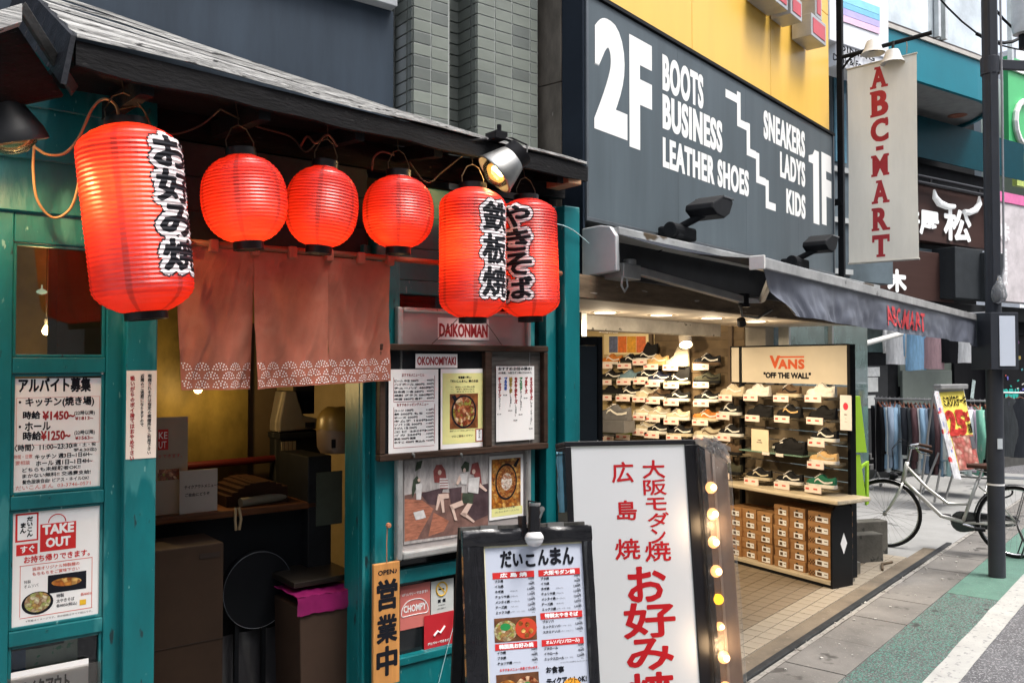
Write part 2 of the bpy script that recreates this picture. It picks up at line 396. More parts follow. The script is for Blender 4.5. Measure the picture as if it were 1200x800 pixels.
for (px, py) in ((75, 243), (77, 430), (104, 272), (10, 470), (58, 583), (120, 437), (55, 739), (127, 728)): 
    x, z = pix(RF, px, py, -.006); mb.lathe([(0, -.004), (.004, -.002), (.004, .0)], (x, -.005, z), 8, Matrix.Rotation(rad(90), 4, 'X'))
part('nail', mb, metal, rest, kind='stuff')
# --- posts, jambs, lintels
part('post', MB().box(s_pl, s_pr, -.05, .09, 0, 2.42), teal, rest, .006)
part('post', MB().box(s_c + .001, s_pl - .001, -.002, .05, 0, 2.42), teal, rest, .003)
s_j = [X(RF, 411.5, .16), r_(425), r_(429), r_(437), r_(442)]
part('jamb', MB().box(s_j[0], s_j[1], .03, .16, 0, 2.3), teal, rest, .003)
part('jamb', MB().box(s_j[1] + .002, s_j[2], .0, .12, 0, 2.3), teal, rest, .003)
part('jamb', MB().box(s_j[2] + .002, s_j[3], .015, .12, 0, 2.3), teal, rest, .003)
part('post', MB().box(s_j[3] + .002, r_(466), -.02, .10, 0, 2.42), teal, rest, .005)
s_q = [r_(p) for p in (466, 612, 625, 640, 654, 672)]
part('post', MB().box(s_q[1], s_q[2] , -.012, .06, 0, 2.42), teal, rest, .004)
part('post', MB().box(s_q[3], s_q[4] - .012, .0, .08, 0, 2.42), teal, rest, .004)
part('jamb', MB().box(s_q[4] - .010, s_q[4] - .002, .02, .08, 0, 2.42), teal_in, rest, .002)
part('post', MB().box(s_q[4], s_q[5], -.05, .10, 0, 2.58), teal, rest, .006)
for py in (424, 516, 603):
    z = z_(632, py); part('rail', MB().box(s_q[2] + .001, s_q[3] - .001, .02, .05, z - .012, z + .014), teal, rest, .003)
part('pane', MB().box(s_q[2], s_q[3], .052, .055, .3, 2.3), glass, rest)
z1, z2, z3 = z_(500, 668), z_(500, 678), z_(500, 772)
part('rail', MB().box(s_q[0] + .001, s_q[1] - .001, -.008, .06, z2, z2 + .06), teal, rest, .004)
part('panel', MB().box(s_q[0] + .001, s_q[1] - .001, -.003, .05, .02, z3), teal, rest, .006)
part('rail', MB().box(s_q[0] + .001, s_q[1] - .001, -.014, .05, z3 + .002, z3 + .035), teal, rest, .004)
part('pane', MB().box(s_q[0], s_q[1], .03, .034, z3 + .03, z2 + .001), mat('dark_glass', (.01, .012, .014), .08, var=.1), rest)
part('pane', MB().box(s_q[0], s_q[1], .03, .034, z2 + .06, 2.1), mat('dark_glass', (.01, .012, .014), .08), rest)
part('rail', MB().box(s_q[0] + .001, s_q[1] - .001, -.008, .06, 2.1, 2.16), teal, rest, .004)
for k in range(3):
    part('lintel_board', MB().box(r_(461), s_q[4] - .002, -.004 + .006 * k, .06, 2.162 + .14 * k, 2.30 + .14 * k), teal_in, rest, .004)
# --- transom over the opening: dark boards and a mullion
mb = MB().box(s_pr + .001, r_(435), .02, .06, 2.19, 2.24); part('lintel', mb, blackwood, rest, .004)
for k in range(3):
    part('transom_board', MB().box(s_pr + .001, r_(435), .03 + .005 * k, .06, 2.242 + .13 * k, 2.37 + .13 * k), mat('dark_slate_board', (.02, .028, .034), .6, var=.4, scale=5), rest, .004)
# --- clapboards over the door
zc = [2.30, 2.475, 2.65, 2.83]
for i in range(3):
    a, b = zc[i], zc[i + 1]; y0 = -.012
    mb = MB().hexa([(s_dl - .5, y0 - .012, a), (s_pr, y0 - .012, a), (s_pr, y0 + .02, a), (s_dl - .5, y0 + .02, a)],
                   [(s_dl - .5, y0, b + .01), (s_pr, y0, b + .01), (s_pr, y0 + .02, b + .01), (s_dl - .5, y0 + .02, b + .01)])
    part('clapboard', mb, teal, rest, .003)
part('lintel', MB().box(s_dl - .5, s_pl - .002, -.014, .05, zt + .002, 2.298), teal, rest, .004)
part('wall_panel', MB().box(s_dl - .5, s_q[5] - .001, .06, .10, 2.64, 2.76), blackwood, rest)
# --- eave: overlapping bent boards, fascia, soffit, rake
def eavef(s):                      # front edge in plan
    k = (s + .06) / 2.36; return -.60 + .47 * k, 2.705 + .065 * k
ebL, ebR = -.35, 2.34
def roofpt(s, t):                  # t 0 front .. 1 back
    yf, zf = eavef(s); k = (s + .06) / 2.36
    yb, zb = .36, 3.20 - .30 * k
    return Vector((s, yf + (yb - yf) * t, zf + (zb - zf) * t))
nb = 6
for i in range(nb):
    t0, t1 = i / nb - (.03 if i else 0), (i + 1) / nb + .02; mb = MB(); n = 30
    sh = random.uniform(-.03, .03); l0 = -.06 + (0 if i == 0 else .0); l1 = ebR - (.0 if i % 2 else .02) 
    top = []; 
    for j in range(n + 1):
        s = l0 + (l1 - l0) * j / n
        lift = .012 * noise.noise(Vector((s * 1.7, i * 3.1, 0))) + .006
        a = roofpt(s, t0); b = roofpt(s, t1); a.z += .016 + max(0, lift) + .002 * i * 0; b.z += .004
        a.y += .004 * noise.noise(Vector((s * 9, i, 5)))
        top.append((a, b))
    for j in range(n):
        (a, b), (c, d) = top[j], top[j + 1]; dn = Vector((0, 0, -.011))
        mb.hexa([a + dn, c + dn, d + dn, b + dn], [a, c, d, b])
    part('roof_board', mb, oldwood, rest)
mb = MB(); n = 30                                             # fascia with a chewed lower edge
for j in range(n):
    s0 = -.06 + 2.4 * j / n; s1 = -.06 + 2.4 * (j + 1) / n
    def dz(s): return -.070 - .012 * noise.noise(Vector((s * 4, 0, 0)))
    P = []
    for s in (s0, s1):
        y, z = eavef(s); P.append((y, z, dz(s)))
    mb.hexa([(s0, P[0][0] + .012, P[0][1] + P[0][2]), (s1, P[1][0] + .012, P[1][1] + P[1][2]), (s1, P[1][0] + .036, P[1][1] + P[1][2]), (s0, P[0][0] + .036, P[0][1] + P[0][2])],
            [(s0, P[0][0] + .012, P[0][1] + .004), (s1, P[1][0] + .012, P[1][1] + .004), (s1, P[1][0] + .036, P[1][1] + .010), (s0, P[0][0] + .036, P[0][1] + .010)])
part('fascia', mb, blackwood, rest)
mb = MB(); a, b = roofpt(-.06, .06), roofpt(ebR, .06)
mb.hexa([(-.06, a.y, a.z - .05), (ebR, b.y, b.z - .05), (ebR, .06, b.z - .0), (-.06, .06, a.z - .0)],
        [(-.06, a.y, a.z - .03), (ebR, b.y, b.z - .03), (ebR, .06, b.z + .02), (-.06, .06, a.z + .02)])
part('soffit', mb, blackwood, rest)
for s in (.15, .55, .95, 1.35, 1.75, 2.15):
    y, z = eavef(s); mb = MB().hexa([(s - .02, y + .04, z - .10), (s + .02, y + .04, z - .10), (s + .02, .05, z - .06), (s - .02, .05, z - .06)],
                                    [(s - .02, y + .04, z - .045), (s + .02, y + .04, z - .045), (s + .02, .05, z + .0), (s - .02, .05, z + .0)])
    part('rafter', mb, blackwood, rest)
a = roofpt(-.06, 0); b = roofpt(-.06, 1)                       # left end of the eave, shingled dark side
for k in range(5):
    u, v = k / 5, (k + 1) / 5 + .04; p, q = a.lerp(b, u), a.lerp(b, min(1, v))
    part('rake_shingle', MB().hexa([(-.10 - .004 * k, p.y, p.z - .13), (-.085, p.y, p.z - .13), (-.085, q.y, q.z - .13), (-.10 - .004 * k, q.y, q.z - .13)],
                           [(-.075, p.y, p.z + .012), (-.062, p.y, p.z + .012), (-.062, q.y, q.z + .012), (-.075, q.y, q.z + .012)]), mat('black_shingle', (.02, .022, .028), .55, var=.5, scale=12, bump=.5), rest)
# the small side roof at far left: pale top, long trim board running down to the front
def pr(px, py, y): x, z = pix(RF, px, py, y); return Vector((x, y, z))
A, B = pr(26, 4, -.62), pr(89, 104, -.40)
D_ = (B - A).normalized(); U = Vector((-.35, -.05, -.10))
mb = MB()
o1 = Vector((.008, 0, .008)); o2 = Vector((-.008, 0, -.018))
mb.hexa([A + o2, B + o2, B + o2 + Vector((.0, .03, 0)), A + o2 + Vector((0, .03, 0))], [A + o1, B + o1, B + o1 + Vector((0, .03, 0)), A + o1 + Vector((0, .03, 0))])
part('trim_board', mb, mat('worn_dark_board', (.055, .055, .055), .6, var=.5, scale=8, bump=.5), rest, .003)
C_ = pr(-60, 30, -.62); E_ = pr(-110, 150, -.40)
mb = MB().hexa([A - Vector((0, 0, .05)), C_ - Vector((0, 0, .05)), C_ + Vector((0, .3, -.05)), A + Vector((0, .3, -.05))], [A, C_, C_ + Vector((0, .3, 0)), A + Vector((0, .3, 0))])
part('side_roof', mb, oldwood, rest)
mb = MB().hexa([A + Vector((-.02, .02, -.04)), B + Vector((-.03, .02, -.02)), E_, C_ + Vector((0, 0, -.05))], [A + Vector((-.02, .05, -.04)), B + Vector((-.03, .05, -.02)), E_ + Vector((0, .03, 0)), C_ + Vector((0, .03, -.05))])
part('side_roof', mb, blackwood, rest)
p1, p2 = pr(236, 99, -.50), pr(470, 158, -.30)                 # loose batten under the eave
part('batten', MB().hexa([p1, p2, p2 + Vector((0, .05, 0)), p1 + Vector((0, .05, 0))], [p1 + Vector((0, 0, .014)), p2 + Vector((0, 0, .014)), p2 + Vector((0, .05, .014)), p1 + Vector((0, .05, .014))]), mat('worn_dark_board', (.05, .05, .05)), rest, .002)
p1 = pr(672, 212, -.10); part('beam_end', MB().box(p1.x - .05, p1.x + .035, -.12, .05, p1.z - .02, p1.z + .028), mat('bare_timber', (.34, .20, .11), .7, var=.3, scale=10, stretch=(1, 4, 4)), rest, .004)
# upper floor behind the eave: dark navy boarding, tiled pillars
up = thing('upper_storey_building', 'grey green tiled upper storey with a navy panel above the boarded eave', 'building', (1.2, .5, 2.6), RF)
navy = mat('navy_panel', (.032, .045, .063), .5, var=.22, scale=3, stretch=(2, 1, .3), speck=((.14, .16, .18), 9, .74))
part('navy_panel', MB().box(-1.5, r_(461, .42, 60), .42, .5, 2.55, z_(461, 14, .42)), navy, up)
part('ledge', MB().box(-1.5, r_(461, .40, 60), .36, .5, z_(461, 14, .42) + .002, z_(461, 10, .42) + .02), mat('pale_ledge', (.3, .32, .34), .6), up, .004)
part('wall', MB().box(-1.5, r_(461, .46, 60), .5, .6, z_(461, 12, .42) + .03, 6), mat('ribbed_grey', (.10, .115, .14), .6, scale=14, stretch=(6, 1, .2), var=.5), up)
for k in range(9):
    x = r_(461, .42, 60) - .02 - k * .035; part('railing_bar', MB().box(x - .006, x + .006, .40, .42, z_(461, 10, .42) + .02, 6), mat('pale_ledge', (.3, .32, .34)), up)
def ptile(x0, x1, y): return x0, x1, y
grout = mat('grout', (.27, .29, .28), .85, var=.1)
tileA = mat('pillar_tile_pale', (.165, .185, .162), .35, var=.22, scale=2.2, bump=.15, bscale=12, stretch=(1, 1, 2))
tileB = mat('pillar_tile_dark', (.115, .13, .12), .35, var=.25, scale=2.2, bump=.15, bscale=12)
Y2 = .34; ybk = .50
xs = {p: r_(p, Y2, 60) for p in (484, 504, 559, 580, 600, 621, 630)}
xk = {p: r_(p, ybk, 60) for p in (462, 484, 526, 559)}
part('wall', MB().box(xk[462] - .02, xs[630] + .01, ybk + .02, ybk + .2, 2.5, 6), grout, up)
part('pillar', MB().box(xs[484] + .006, xs[484] + .006 + (xs[559] - xs[484]) * .54, Y2 + .001, ybk + .03, 2.5, 6), grout, up)
part('pillar', MB().box(xs[559] + .006, xs[630] - .0, Y2 + .001, ybk + .03, 2.5, 6), grout, up)
th = .0585; tz0 = 2.78; jt = .003
def tile_row(x0, x1, y0, y1, z, m):
    part('tile', MB().box(x0, x1, y0, y1, z + jt, z + th - jt), m, up, .0015)
mid = xs[484] + (xs[559] - xs[484]) * .54
for r in range(22):
    z = tz0 + r * th
    for (a, b) in ((xs[559], xs[580]), (xs[580], xs[600]), (xs[600], xs[621]), (xs[621], xs[630])):
        if z < 3.75: tile_row(a + jt, b - jt, Y2 - .002, Y2 + .01, z, tileA if random.random() < .85 else tileB)
    h = (mid - xs[484]) / 2
    for a in (xs[484], xs[484] + h): tile_row(a + jt, a + h - jt, Y2 - .002, Y2 + .01, z, tileA if random.random() < .45 else tileB)
    for x in (xs[484], xs[559]):                               # side faces of the pillars
        for (a, b) in ((Y2, Y2 + .05), (Y2 + .05, ybk + .01)):
            part('tile', MB().box(x - .004, x + .008, a + jt + .004, b - jt, z + jt, z + th - jt), tileB, up, .0015)
    for (a, b) in ((mid, mid + .07), (mid + .07, xs[559])):
        tile_row(a + jt, b - jt, ybk + .005, ybk + .03, z, tileB)
    tile_row(xk[462], xs[484] - .01, ybk + .005, ybk + .03, z, tileB)

# --- room behind the opening; its colours are darkened to hold the indoor shade
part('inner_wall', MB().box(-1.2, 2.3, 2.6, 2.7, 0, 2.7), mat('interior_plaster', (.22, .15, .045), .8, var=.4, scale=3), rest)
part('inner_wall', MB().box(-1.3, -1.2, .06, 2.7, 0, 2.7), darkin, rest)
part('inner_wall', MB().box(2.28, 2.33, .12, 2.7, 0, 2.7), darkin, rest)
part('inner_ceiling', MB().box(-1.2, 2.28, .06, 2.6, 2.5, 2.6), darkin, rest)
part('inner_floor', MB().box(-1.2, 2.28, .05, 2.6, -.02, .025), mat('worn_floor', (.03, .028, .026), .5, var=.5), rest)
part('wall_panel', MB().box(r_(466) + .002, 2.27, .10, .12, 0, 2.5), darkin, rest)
# golden partition glass and its rail
px0, px1 = X(RF, 186, .95), X(RF, 291, .95)
gold = mat('smoky_gold_panel', (.10, .074, .02), .5, var=.75, scale=3, stretch=(1, 1, .6), bump=.2, bscale=8)
solo('partition_screen', 'smoky yellow partition panel lit behind the curtain over the counter', 'partition', MB().box(X(RF, 160, .95), px1, .95, .97, 1.05, 2.3), gold, RF)
solo('red_rail', 'dull red rail along the foot of the smoky partition', 'rail', MB().cyl((-.6, .92, z_(250, 548, .92)), (px1 + .22, .92, z_(250, 542, .92)), .018), mat('dull_red', (.06, .008, .008), .5), RF)
# counter
zc_ = z_(270, 594, .5)
ct = thing('counter', 'dark counter with a worn wooden top inside the doorway', 'counter', (.5, .6, 0), RF)
part('counter_top', MB().box(-.3, X(RF, 372, .6), .42, .92, zc_ - .03, zc_), counterwood, ct, .006)
part('counter_front', MB().box(-.3, X(RF, 366, .6), .50, .54, .03, zc_ - .032), mat('counter_front_black', (.003, .004, .006), .7, spec=.2), ct)
# things on the counter
def card(name, label, cat, F, x0, x1, z0, z1, y, mat_, lean=0, cur=None, th_=.004):
    return solo(name, label, cat, MB().box(x0, x1, y, y + th_, z0, z1), mat_, F)
pos = thing('standing_poster', 'takeout poster standing on the counter behind the doorpost', 'poster', (X(RF, 200, .48), .48, zc_), RF)
a0, a1 = X(RF, 170, .48), X(RF, 221, .48); zb = zc_ + .001; zt2 = z_(210, 488, .48)
shade_w = mat('shaded_paper', (.34, .28, .22), .7, var=.05)
part('sheet', MB().box(a0, a1, .48, .484, zb, zt2), shade_w, pos)
part('red_label', MB().box(X(RF, 186, .48), X(RF, 198, .48), .4785, .4795, z_(190, 527, .48), z_(190, 503, .48)), redink, pos)
mb = MB().fit('UT', X(RF, 187, .478), X(RF, 196, .478), z_(190, 525, .478), z_(190, 517, .478), .478).fit('KE', X(RF, 187, .478), X(RF, 197, .478), z_(190, 514, .478), z_(190, 506, .478), .478)
part('lettering', mb, whiteink, pos)
part('lettering', MB().line('りできます。', X(RF, 186, .478), z_(200, 536, .478), .016, .4785), redink, pos)
part('photo_print', MB().box(X(RF, 186, .48), X(RF, 211, .48), .4785, .4795, z_(200, 562, .48), z_(200, 549, .48)), food1, pos)
cd_ = thing('menu_card', 'small white takeout menu card propped on the counter', 'card', (X(RF, 235, .45), .45, zc_), RF)
a0, a1 = X(RF, 212, .45), X(RF, 256, .45)
part('sheet', MB().box(a0, a1, .45, .453, zc_ + .001, z_(235, 550, .45)), mat('shaded_card', (.42, .38, .34), .7, var=.05), cd_)
part('lettering', MB().line('テイクアウトメニュー!', a0 + .018, z_(235, 571, .45), .014, .4492, bold=.02, sx=.85).line('ご自由にどうぞ', a0 + .02, z_(235, 580, .45), .013, .4492, bold=.02), ink, cd_)
mb = MB()
for i in range(10):
    t = i / 10; mb.box(X(RF, 262 + 7 * i, .55), X(RF, 270 + 7 * i, .55), .5, .78, zc_ + .001, zc_ + .05 + .05 * math.sin(t * 3))
solo('folded_cloth', 'brown folded apron lying on the counter', 'cloth', mb.map(lambda p: (p.x, p.y, p.z + (.008 * noise.noise(p * 12) if p.z > zc_ + .02 else 0))), mat('brown_cloth', (.03, .013, .007), .9), RF)
solo('paper_roll', 'pale rolled paper lying at the counter edge', 'roll', MB().cyl((X(RF, 283, .47), .47, zc_ + .02), (X(RF, 340, .47), .52, zc_ + .022), .02), mat('pale_roll', (.2, .18, .13), .7), RF)
mb = MB()
for dx in (-.007, .007): mb.tube([(X(RF, 280, .41) + dx, .415, zc_ + .01), (X(RF, 280, .41) + dx * 1.8, .405, zc_ - .04), (X(RF, 280, .41) + dx, .41, zc_ - .085)], .006, 6)
solo('bread_bag_tie', 'pale knotted cord hanging from the counter edge', 'cord', mb, mat('pale_cord', (.35, .26, .15), .8), RF)
# monitor-like cash register on a shelf, cooker, cabinets
za = z_(345, 505, .9)
reg = thing('cash_register', 'grey cash register with a tilted screen behind the counter', 'register', (X(RF, 345, .9), .9, za), RF)
rg = mat('register_grey', (.13, .115, .095), .5)
x0, x1 = X(RF, 324, .9), X(RF, 371, .9); zh = z_(330, 458, .9)
part('body', MB().prism([(x0, za), (x1, za + .01), (x1, za + .06), (x0 + .13, za + .08), (x0 + .09, zh), (x0 + .03, zh), (x0, za + .05)], .86, 1.05), rg, reg, .008)
part('screen', MB().box(x0 + .10, x1 - .01, .9, .93, za + .085, zh + .03), blackp, reg, .004)
part('button', MB().box(x1 - .08, x1 - .03, .855, .859, za + .02, za + .045), ink, reg)
solo('black_shelf', 'black shelf unit carrying the cash register', 'shelf', MB().box(x0, x1 + .02, .84, 1.1, .03, za - .002).box(x0 - .01, x1 + .03, .83, 1.12, za - .03, za - .002), blackm, RF, bevel=.003)
mb = MB()
for i in range(4): mb.box(X(RF, 330, .82) + i * .02, X(RF, 330, .82) + i * .02 + .016, .815, .82, z_(340, 545, .82), z_(340, 517, .82))
solo('hanging_slips', 'pale paper slips pinned to the black shelf', 'papers', mb, mat('pale_slip', (.2, .17, .12), .8), RF)
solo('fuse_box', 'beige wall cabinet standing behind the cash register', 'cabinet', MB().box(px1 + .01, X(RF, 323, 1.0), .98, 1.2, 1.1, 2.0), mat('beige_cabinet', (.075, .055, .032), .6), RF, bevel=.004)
zr = z_(392, 530, .5)
rc = thing('rice_cooker', 'grey rice cooker under a yellow plastic bag on the cabinet by the jamb', 'rice cooker', (X(RF, 393, .5), .5, zr), RF)
cx = X(RF, 394, .5)
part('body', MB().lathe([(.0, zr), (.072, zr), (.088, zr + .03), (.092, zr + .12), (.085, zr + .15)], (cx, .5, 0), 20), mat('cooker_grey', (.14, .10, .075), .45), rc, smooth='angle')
mb = MB().lathe([(.094, zr + .11), (.09, zr + .16), (.07, zr + .20), (.04, zr + .215), (0, zr + .22)], (cx, .5, 0), 20).map(lambda p: p + Vector((0, 0, .012 * noise.noise(p * 30))))
part('plastic_bag', mb, mat('yellow_bag', (.16, .11, .03), .35, var=.3), rc, smooth=True)
part('button', MB().box(cx - .06, cx - .04, .42, .425, zr + .03, zr + .07), ink, rc)
cab = thing('glass_cabinet', 'black cabinet with a glass door under the rice cooker', 'cabinet', (cx, .5, 0), RF)
part('body', MB().box(X(RF, 362, .42), s_opR + .12, .42, .75, .03, zr - .002), blackm, cab, .004)
part('door_glass', MB().box(X(RF, 372, .41), X(RF, 402, .41), .412, .418, z_(390, 614, .41), z_(390, 552, .41)), mat('dim_glass', (.05, .06, .05), .1), cab)
tr = z_(390, 690, .22)
bn = thing('waste_bin', 'beige lidded bin with a pink plastic liner inside the doorway', 'bin', (X(RF, 385, .25), .25, .03), RF)
bx0 = X(RF, 347, .18); bx1 = X(RF, 411, .18) + .05
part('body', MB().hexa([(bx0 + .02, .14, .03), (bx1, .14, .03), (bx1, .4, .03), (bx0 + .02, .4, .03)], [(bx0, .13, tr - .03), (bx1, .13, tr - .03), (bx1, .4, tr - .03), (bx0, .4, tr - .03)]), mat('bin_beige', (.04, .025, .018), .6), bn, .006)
mb = MB().grid(lambda u, v: (bx0 - .012 + (bx1 - bx0 + .012) * u, .125 - .012 * abs(noise.noise(Vector((u * 9, v * 2, 0)))), tr - .06 + .075 * v - .012 * noise.noise(Vector((u * 7, 3, 0)))), 20, 4)
mb.grid(lambda u, v: (bx0 - .012 + (bx1 - bx0 + .012) * u, .122 + .25 * v, tr + .015 - .012 * noise.noise(Vector((u * 7, 3, 0))) + .008 * noise.noise(Vector((u * 8, v * 8, 0)))), 20, 6)
part('liner', mb, mat('pink_liner', (.16, .008, .07), .35, var=.2), bn, smooth=True)
solo('baking_tray', 'dark metal tray resting above the bin', 'tray', MB().box(bx0 + .005, bx1, .2, .6, tr + .035, tr + .06), mat('dark_tray', (.035, .03, .025), .35, .6), RF, bevel=.004)
fr = thing('cardboard_carton', 'tall plain brown carton standing inside the door beside the post', 'carton', (X(RF, 222, .16), .2, .03), RF)
fx0, fx1 = s_pr - .05, X(RF, 264, .16); fz = z_(225, 640, .16)
part('box', MB().box(fx0, fx1, .16, .4, .03, fz), mat('carton_shaded_brown', (.018, .010, .006), .8, var=.2), fr, .004)
part('seam', MB().box(fx0, fx1, .158, .1605, z_(225, 754, .16) - .001, z_(225, 754, .16) + .002), mat('carton_seam', (.012, .008, .006), .8), fr)
part('label', MB().box(X(RF, 236, .158), X(RF, 260, .158), .158, .1595, z_(248, 653, .158), z_(248, 647, .158)), mat('carton_mark', (.015, .010, .008), .8), fr)
cz = z_(306, 691, .42); ccx = X(RF, 306, .42)
st = thing('round_stool', 'black round stool standing on edge with a pale rim by the counter', 'stool', (ccx, .42, .03), RF)
pts = [(ccx + .155 * math.cos(a), .43, cz + .165 * math.sin(a)) for a in [2 * math.pi * i / 48 for i in range(48)]]
part('seat', MB().prism([(p[0], p[2]) for p in pts], .434, .47), mat('stool_black', (.003, .004, .006), .6, spec=.2), st)
part('rim', MB().tube(pts, .0014, 5, closed=True), mat('pale_rim', (.10, .11, .13), .4), st)
mb = MB()
for dx in (-.1, 0.02, .1): mb.box(ccx + dx, ccx + dx + .018, .44, .46, .03, cz - .13)
part('leg', mb, mat('stool_black', (.006, .007, .010)), st)
mb = MB().grid(lambda u, v: (ccx - .15 + .3 * u, .50 - .03 * abs(noise.noise(Vector((u * 6, v * 5, 0)))), .03 + (cz - .22) * v), 16, 12)
solo('bin_bag', 'crumpled grey plastic sheet hanging below the counter', 'plastic sheet', mb, mat('smoky_plastic', (.05, .05, .055), .25), RF, smooth=True)
# warm lamps inside
bulbm = emit_mat('warm_bulb', (1, .62, .22), 14)
hot = emit_mat('hot_bulb', (1, .72, .38), 30)
for (px, py, y, pw, lb) in ((232, 456, .80, 3, 'small bare bulb glowing behind the curtain hem'), (54, 388, 1.5, 16, 'yellow bulb glowing behind the left door window')):
    x, z = pix(RF, px, py, y)
    t = thing('bulb', lb, 'light bulb', (x, y, z), RF)
    part('globe', MB().lathe([(0, -.02), (.014, -.014), (.02, 0), (.014, .014), (.006, .03), (0, .03)], (x, y, z), 14), bulbm, t, smooth=True)
    part('socket', MB().cyl((x, y, z + .028), (x, y, z + .06), .010), blackp, t)
    part('cord', MB().tube([(x, y, z + .06), (x, y, 2.5)], .002, 5), blackp, t)
    light('bulb_light', 'POINT', (x, y - .05, z), pw, (1, .66, .25), F=RF)
x, z = pix(RF, 49, 342, .9)
solo('pendant_lamp', 'small pale green glass pendant lamp seen through the door window', 'lamp shade', MB().lathe([(.0, z - .012), (.018, z - .006), (.022, z), (.018, z + .006), (.003, z + .014), (.003, z + .03)], (x, .9, 0), 16), mat('pale_green_glass', (.5, .6, .5), .2, emit=((.5, .7, .5), .3)), RF, smooth=True)
x0, x1 = X(RF, 66, .6), X(RF, 122, .6)
solo('cabinet_panel', 'tan wooden cabinet standing behind the left door window', 'cabinet', MB().box(x0, x1, .6, .8, .03, 2.4), mat('tan_panel', (.12, .09, .04), .6), RF)

# --- curtain
rodz = z_(330, 293, -.10)
nr = thing('shop_curtain', 'reddish brown split door curtain with white wave pattern along its hem', 'curtain', (.75, -.1, rodz), RF)
NC = [r_(205, -.1, 300), r_(297, -.1, 300), r_(384, -.1, 300), r_(457, -.1, 300)]
ntop = rodz - .012; nbot = [z_(214, 457, -.1), z_(295, 456, -.1), z_(340, 453, -.1), z_(384, 450, -.1), z_(458, 446, -.1)]
cloth = mat('rust_cloth', (.34, .125, .085), .9, var=.12, scale=10, bump=.6, bscale=320, spec=.1, speck=((.37, .145, .10), 5, .58))
def nfun(i):
    x0, x1 = NC[i], NC[i + 1]
    def f(u, v, off=0.0):                       # v 0 top .. 1 bottom
        x = x0 + (x1 - x0) * u; gap = (.004 if i else .0005) * v * v
        x += gap * (1 - u) * (1.3 if i else -1) - gap * u * (1 if i < 2 else 0)
        if i == 0: x += .030 * v * (1 - u)
        y = -.1 + v * (.020 * math.sin((u * 1.3 + i * .7) * 5.2 + v * 1.5) + .012 * math.sin(u * 11 + v * 4 + i)) - .01 * v + .012 * v * noise.noise(Vector((u * 9 + v * 5, v * 2.5 - u * 2, i * 3))) + .004 * noise.noise(Vector((u * 22 + v * 16, v * 6, i)))
        y -= .03 * math.exp(-((u - .08 - .45 * v) / .13) ** 2) * (1 - v) * v * 3
        zb = nbot[i] + (nbot[i + 1] - nbot[i]) * u if i else nbot[0] + (nbot[1] - nbot[0]) * u
        if i == 1: zb = nbot[1] + (nbot[3] - nbot[1]) * u
        if i == 2: zb = nbot[3] + (nbot[4] - nbot[3]) * u
        return Vector((x, y - off, ntop + (zb - ntop) * v))
    return f
for i in range(3):
    f = nfun(i); nn = 44
    cp = part('cloth_panel', MB().grid(lambda u, v: f(u, 1 - v), nn, 36).grid(lambda u, v: f(u, 1 - v, -.0025), nn, 36, flip=True), cloth, nr, smooth=True)
    mb = MB(); wd = NC[i + 1] - NC[i]; H = ntop - nbot[1]
    pw = .066
    for row in range(3):
        vz = 1 - (.195 - row * .062)
        k0 = -1
        while k0 * pw < wd + pw:
            cxx = k0 * pw + (pw / 2 if row % 2 else 0) + .01
            for ring, nd in ((.0255, 8), (.0170, 5), (.0085, 3)):
                for q in range(nd):
                    a = math.pi * (.06 + .88 * q / (nd - 1)) ; uu = (cxx + ring * math.cos(a)) / wd
                    vv = vz + (.030 - ring * math.sin(a)) / H
                    if .01 < uu < .99:
                        dr = .0028; P = []
                        for s_ in range(6):
                            b = s_ * math.pi / 3; P.append(f(uu + dr * math.cos(b) / wd, vv - dr * math.sin(b) / H, .0012))
                        mb.add(P, [tuple(range(6))])
            k0 += 1
    part('wave_print', mb, whiteink, cp, kind='stuff')
for px in (249, 297, 341, 384, 421, 455, 212):
    x = r_(px, -.1, 300); part('loop', MB().box(x - .016, x + .016, -.128, -.075, rodz - .03, rodz + .016), cloth, nr, .006)
solo('bamboo_rod', 'brown wooden rod carrying the split curtain', 'rod', MB().tube([(r_(186), -.1, rodz), (1.1, -.1, rodz + .004), (r_(642), -.1, rodz)], .0125, 10), mat('rod_wood', (.22, .07, .03), .5, var=.3, stretch=(.5, 4, 4)), RF, smooth=True)

